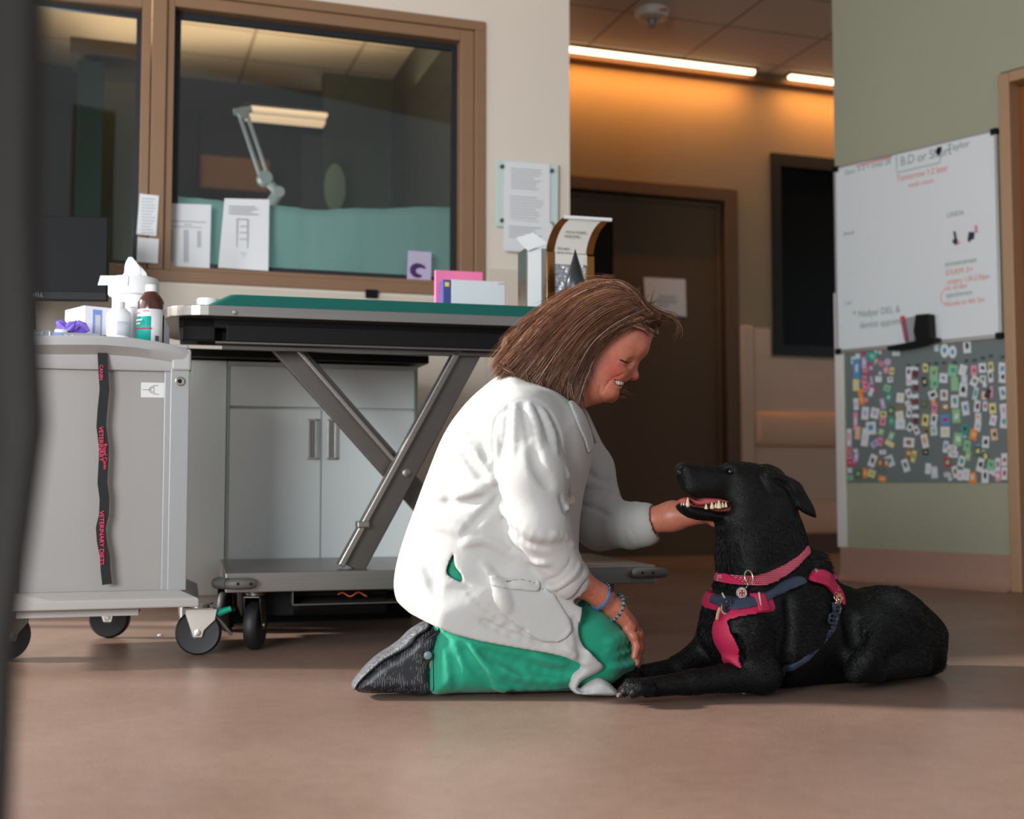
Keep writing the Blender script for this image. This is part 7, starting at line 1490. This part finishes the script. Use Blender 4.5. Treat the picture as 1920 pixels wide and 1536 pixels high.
def translucent(m, f):
    N = m.node_tree.nodes; L = m.node_tree.links; b = N['Principled BSDF']; o = N['Material Output']; t = N.new('ShaderNodeBsdfTranslucent'); x = N.new('ShaderNodeMixShader'); x.inputs[0].default_value = f
    at = [n_ for n_ in N if n_.type == 'ATTRIBUTE'][0]; L.new(at.outputs['Color'], t.inputs[0]); L.new(b.outputs[0], x.inputs[1]); L.new(t.outputs[0], x.inputs[2]); L.new(x.outputs[0], o.inputs[0])
translucent(m_strand, 0.3)
def cols(n, tone=None):
    pal = np.array([rgb(88,54,38), rgb(122,78,56), rgb(160,110,82), rgb(206,160,128), rgb(236,222,212)]); tone = rg.rand(n) if tone is None else np.array(tone); x = np.clip(tone*3.2+rg.normal(size=n)*0.45, 0, 3.4).astype(int); x[rg.rand(n) < 0.02] = 4; return pal[x]
S1 = lay(GA, 150, 24, 5.0, 0.0005, 0.009); S2 = lay(GA, 70, 10, 9.0, 0.004, 0.015, cl=0.03)
FR = np.array([catmull(g_, 4, closed=False) for g_ in [
 [(1196,556),(1165,560),(1125,578),(1090,604),(1062,640)], [(1206,566),(1175,575),(1135,596),(1100,622),(1075,655)], [(1214,577),(1188,588),(1150,608),(1112,632),(1085,664)], [(1228,588),(1204,596),(1166,612),(1126,636),(1096,668)], [(1238,600),(1214,604),(1180,614),(1140,636),(1104,672)]]])
S3 = lay(FR, 44, 26, 3.0, 0.0005, 0.008, stmax=0.25)
FF = np.array([catmull(g_, 4, closed=False) for g_ in [
 [(1170,560),(1190,566),(1214,580),(1234,592),(1242,602)], [(1160,575),(1184,582),(1208,592),(1228,600),(1238,610)], [(1150,590),(1176,597),(1200,605),(1218,614),(1228,622)], [(1140,606),(1166,608),(1190,612),(1208,620),(1216,628)]]])
S4 = lay(FF, 26, 26, 2.6, 0.0005, 0.005, stmax=0.3)
FC_ = np.array([catmull(g_, 4, closed=False) for g_ in [
 [(1135,523),(1165,526),(1186,538),(1203,556),(1218,576),(1238,590)], [(1130,530),(1160,534),(1182,546),(1198,563),(1214,582),(1234,596)], [(1125,540),(1155,545),(1178,557),(1194,572),(1210,588),(1230,602)]]])
S4 += lay(FC_, 26, 22, 2.5, 0.0003, 0.004, stmax=0.3)
A_ = np.array(S1+S2+S3+S4); strands('hair_strands', A_, 0.0005, m_strand, hair, colorf=cols(len(A_), TONE))
# far side and top strands seen against the background, curls of the fringe, wisps
def free(curves, count, spread, t0, t1, nm, wdt=0.0004, palette=None):
    out = []
    for _ in range(count):
        g = curves[rg.randint(len(curves))]; C = np.array(catmull(g, 5, closed=False)); idx = np.linspace(0, (len(C)-1)*rg.uniform(0.7, 1.0), 14); p = np.stack([np.interp(idx, np.arange(len(C)), C[:, k_]) for k_ in range(2)], 1)
        w = np.linspace(0, 1, 14)[:, None]; p = p+rg.normal(size=(1, 2))*spread*0.5+rg.normal(size=(1, 2))*spread*w**1.3+np.sin(w*rg.uniform(3, 8)+rg.rand()*6)*rg.uniform(0, 1.6)*w; tt = rg.uniform(t0, t1); td = rg.normal()*0.012
        out.append([tuple(FP_W.P(a_, b_, tt+td*q_)) for (a_, b_), q_ in zip(p, w[:, 0])])
    A = np.array(out); return strands(nm, A, wdt, m_strand, hair, colorf=cols(len(A)))
free([[(1180,545),(1215,570),(1240,585),(1262,592),(1272,606),(1270,625),(1262,642)], [(1185,560),(1220,582),(1245,590),(1265,600),(1272,618),(1266,636)], [(1175,565),(1210,588),(1236,596),(1252,604),(1262,612)], [(1190,580),(1215,598),(1238,600),(1258,596),(1275,604)]], 90, 3.0, -0.045, 0.03, 'fringe_curl', 0.0005)
free([[(1150,580),(1185,596),(1215,606),(1236,604),(1245,598)], [(1160,590),(1192,608),(1220,618),(1236,614)], [(1150,600),(1180,614),(1205,622),(1222,624)]], 420, 4.5, -0.060, 0.045, 'fringe', 0.0006)
free([[(1205,570),(1215,555),(1222,545),(1230,535)], [(1212,580),(1222,562),(1228,550),(1233,536)], [(1208,575),(1226,566),(1240,560)], [(1195,560),(1198,548),(1199,535)]], 36, 2.5, -0.02, 0.03, 'stray_wisps', 0.0003)
free([[(1150,722),(1165,732),(1178,738),(1190,740)], [(1152,730),(1166,738),(1180,736)], [(1145,735),(1162,744),(1172,742)], [(1100,752),(1115,760),(1128,762)], [(1150,715),(1168,727),(1182,734)]], 90, 4.0, 0.055, 0.085, 'far_side_wisps', 0.0004)
free([[(1010,580),(985,600),(965,622),(950,645)], [(975,625),(950,632),(945,650),(950,662)], [(960,650),(940,660),(932,672),(928,690)], [(940,680),(932,690),(936,700)], [(1075,540),(1040,558),(1010,580)], [(1150,519),(1120,521),(1090,530)]], 200, 5.0, -0.06, 0.06, 'back_flyaway', 0.0004)
free([[(1046,700),(1050,730),(1060,762),(1066,775)], [(1070,690),(1066,725),(1070,752),(1078,768)], [(1088,680),(1084,715),(1088,748),(1092,765)], [(1104,660),(1098,695),(1096,730)], [(1112,650),(1106,690),(1102,716)], [(1020,700),(1016,725),(1022,745)], [(985,700),(990,720),(1005,738)]], 420, 4.0, -0.088, -0.072, 'side_locks', 0.0005)
free([[(930,684),(950,694),(965,700)], [(950,690),(965,705),(985,722)], [(985,700),(1000,722),(1015,738)], [(1015,710),(1030,732),(1048,748)]], 260, 5.0, -0.085, -0.05, 'hair_ends', 0.0004)
# ================================================================ light and camera
W = bpy.data.worlds.new('daylight'); SC.world = W; W.use_nodes = True
bg = W.node_tree.nodes['Background']; bg.inputs[0].default_value = (0.80, 0.90, 1.0, 1); bg.inputs[1].default_value = 0.5
def area(name, loc, target, sx, sy, power, col=(1, 1, 1)):
    l = bpy.data.lights.new(name, 'AREA'); l.shape = 'RECTANGLE'; l.size = sx; l.size_y = sy; l.energy = power; l.color = col
    o = bpy.data.objects.new(name, l); COL.objects.link(o); o.location = loc; o.rotation_euler = (Vector(target)-Vector(loc)).to_track_quat('-Z', 'Y').to_euler(); return o
sun = bpy.data.lights.new('low_sun', 'SUN'); sun.energy = 6.5; sun.angle = math.radians(4.5); sun.color = (1.0, 0.96, 0.90)
so = bpy.data.objects.new('low_sun', sun); COL.objects.link(so)
sd_ = Vector((1.0, -0.04, -0.45)); so.rotation_euler = sd_.to_track_quat('-Z', 'Y').to_euler()
area('window_daylight', (XL+0.25, 1.9, 1.75), (0, 3.0, 0.6), 3.2, 2.1, 55, (0.90, 0.96, 1.0))
area('front_left_fill', (-2.6, -2.6, 1.5), (-0.2, 4.2, 0.8), 2.6, 1.8, 300, (0.92, 0.97, 1.0))  # added soft fill behind the camera, no window stands there
area('back_room_light', FW.L(FW.S(500, 1.8), 1.8, CEIL-0.25), FW.L(FW.S(500, 1.8), 1.8, 5), 2.5, 1.6, 28, (1.0, 0.78, 0.52))
area('drape_backlight', FW.L(-2.2, 1.6, 1.3), FW.L(FW.S(640), 0.1, 1.3), 1.2, 1.0, 32, (0.92, 1.0, 1.0))  # added light to glow through the teal cloth, no window behind it
for a_, b_ in LEDS:
    s0_, s1_ = FH.S(a_), FH.S(b_); mid = FH.L((s0_+s1_)/2, -0.17, CEIL-0.05); l_ = bpy.data.lights.new('strip_glow', 'AREA'); l_.shape = 'RECTANGLE'; l_.size = s1_-s0_; l_.size_y = 0.03; l_.energy = 5*(s1_-s0_); l_.color = (1.0, 0.40, 0.08); l_.spread = math.radians(150)
    o_ = bpy.data.objects.new('strip_glow', l_); COL.objects.link(o_); o_.location = mid; z_ax = -(FH.n*0.5+Vector((0,0,-0.86))).normalized(); x_ax = FH.d; y_ax = z_ax.cross(x_ax); o_.rotation_euler = Matrix((x_ax, y_ax, z_ax)).transposed().to_euler()
cam = bpy.data.cameras.new('camera'); cam.sensor_fit = 'HORIZONTAL'; cam.sensor_width = 30; cam.lens = 35
co = bpy.data.objects.new('camera', cam); COL.objects.link(co); co.location = (0, 0, H); co.rotation_euler = (math.pi/2+PITCH, 0, 0)
cam.dof.use_dof = True; cam.dof.focus_distance = 2.78; cam.dof.aperture_fstop = 2.3; cam.clip_start = 0.05
SC.camera = co
vs_ = SC.view_settings; vs_.view_transform = 'Standard'; vs_.look = 'None'; vs_.exposure = 0.1; vs_.gamma = 1; vs_.use_curve_mapping = False
SC.cycles.max_bounces = 8; SC.cycles.diffuse_bounces = 4; SC.cycles.transparent_max_bounces = 12; SC.cycles.caustics_reflective = False; SC.cycles.caustics_refractive = False
SC.cycles.use_denoising = True; SC.cycles.sample_clamp_indirect = 6
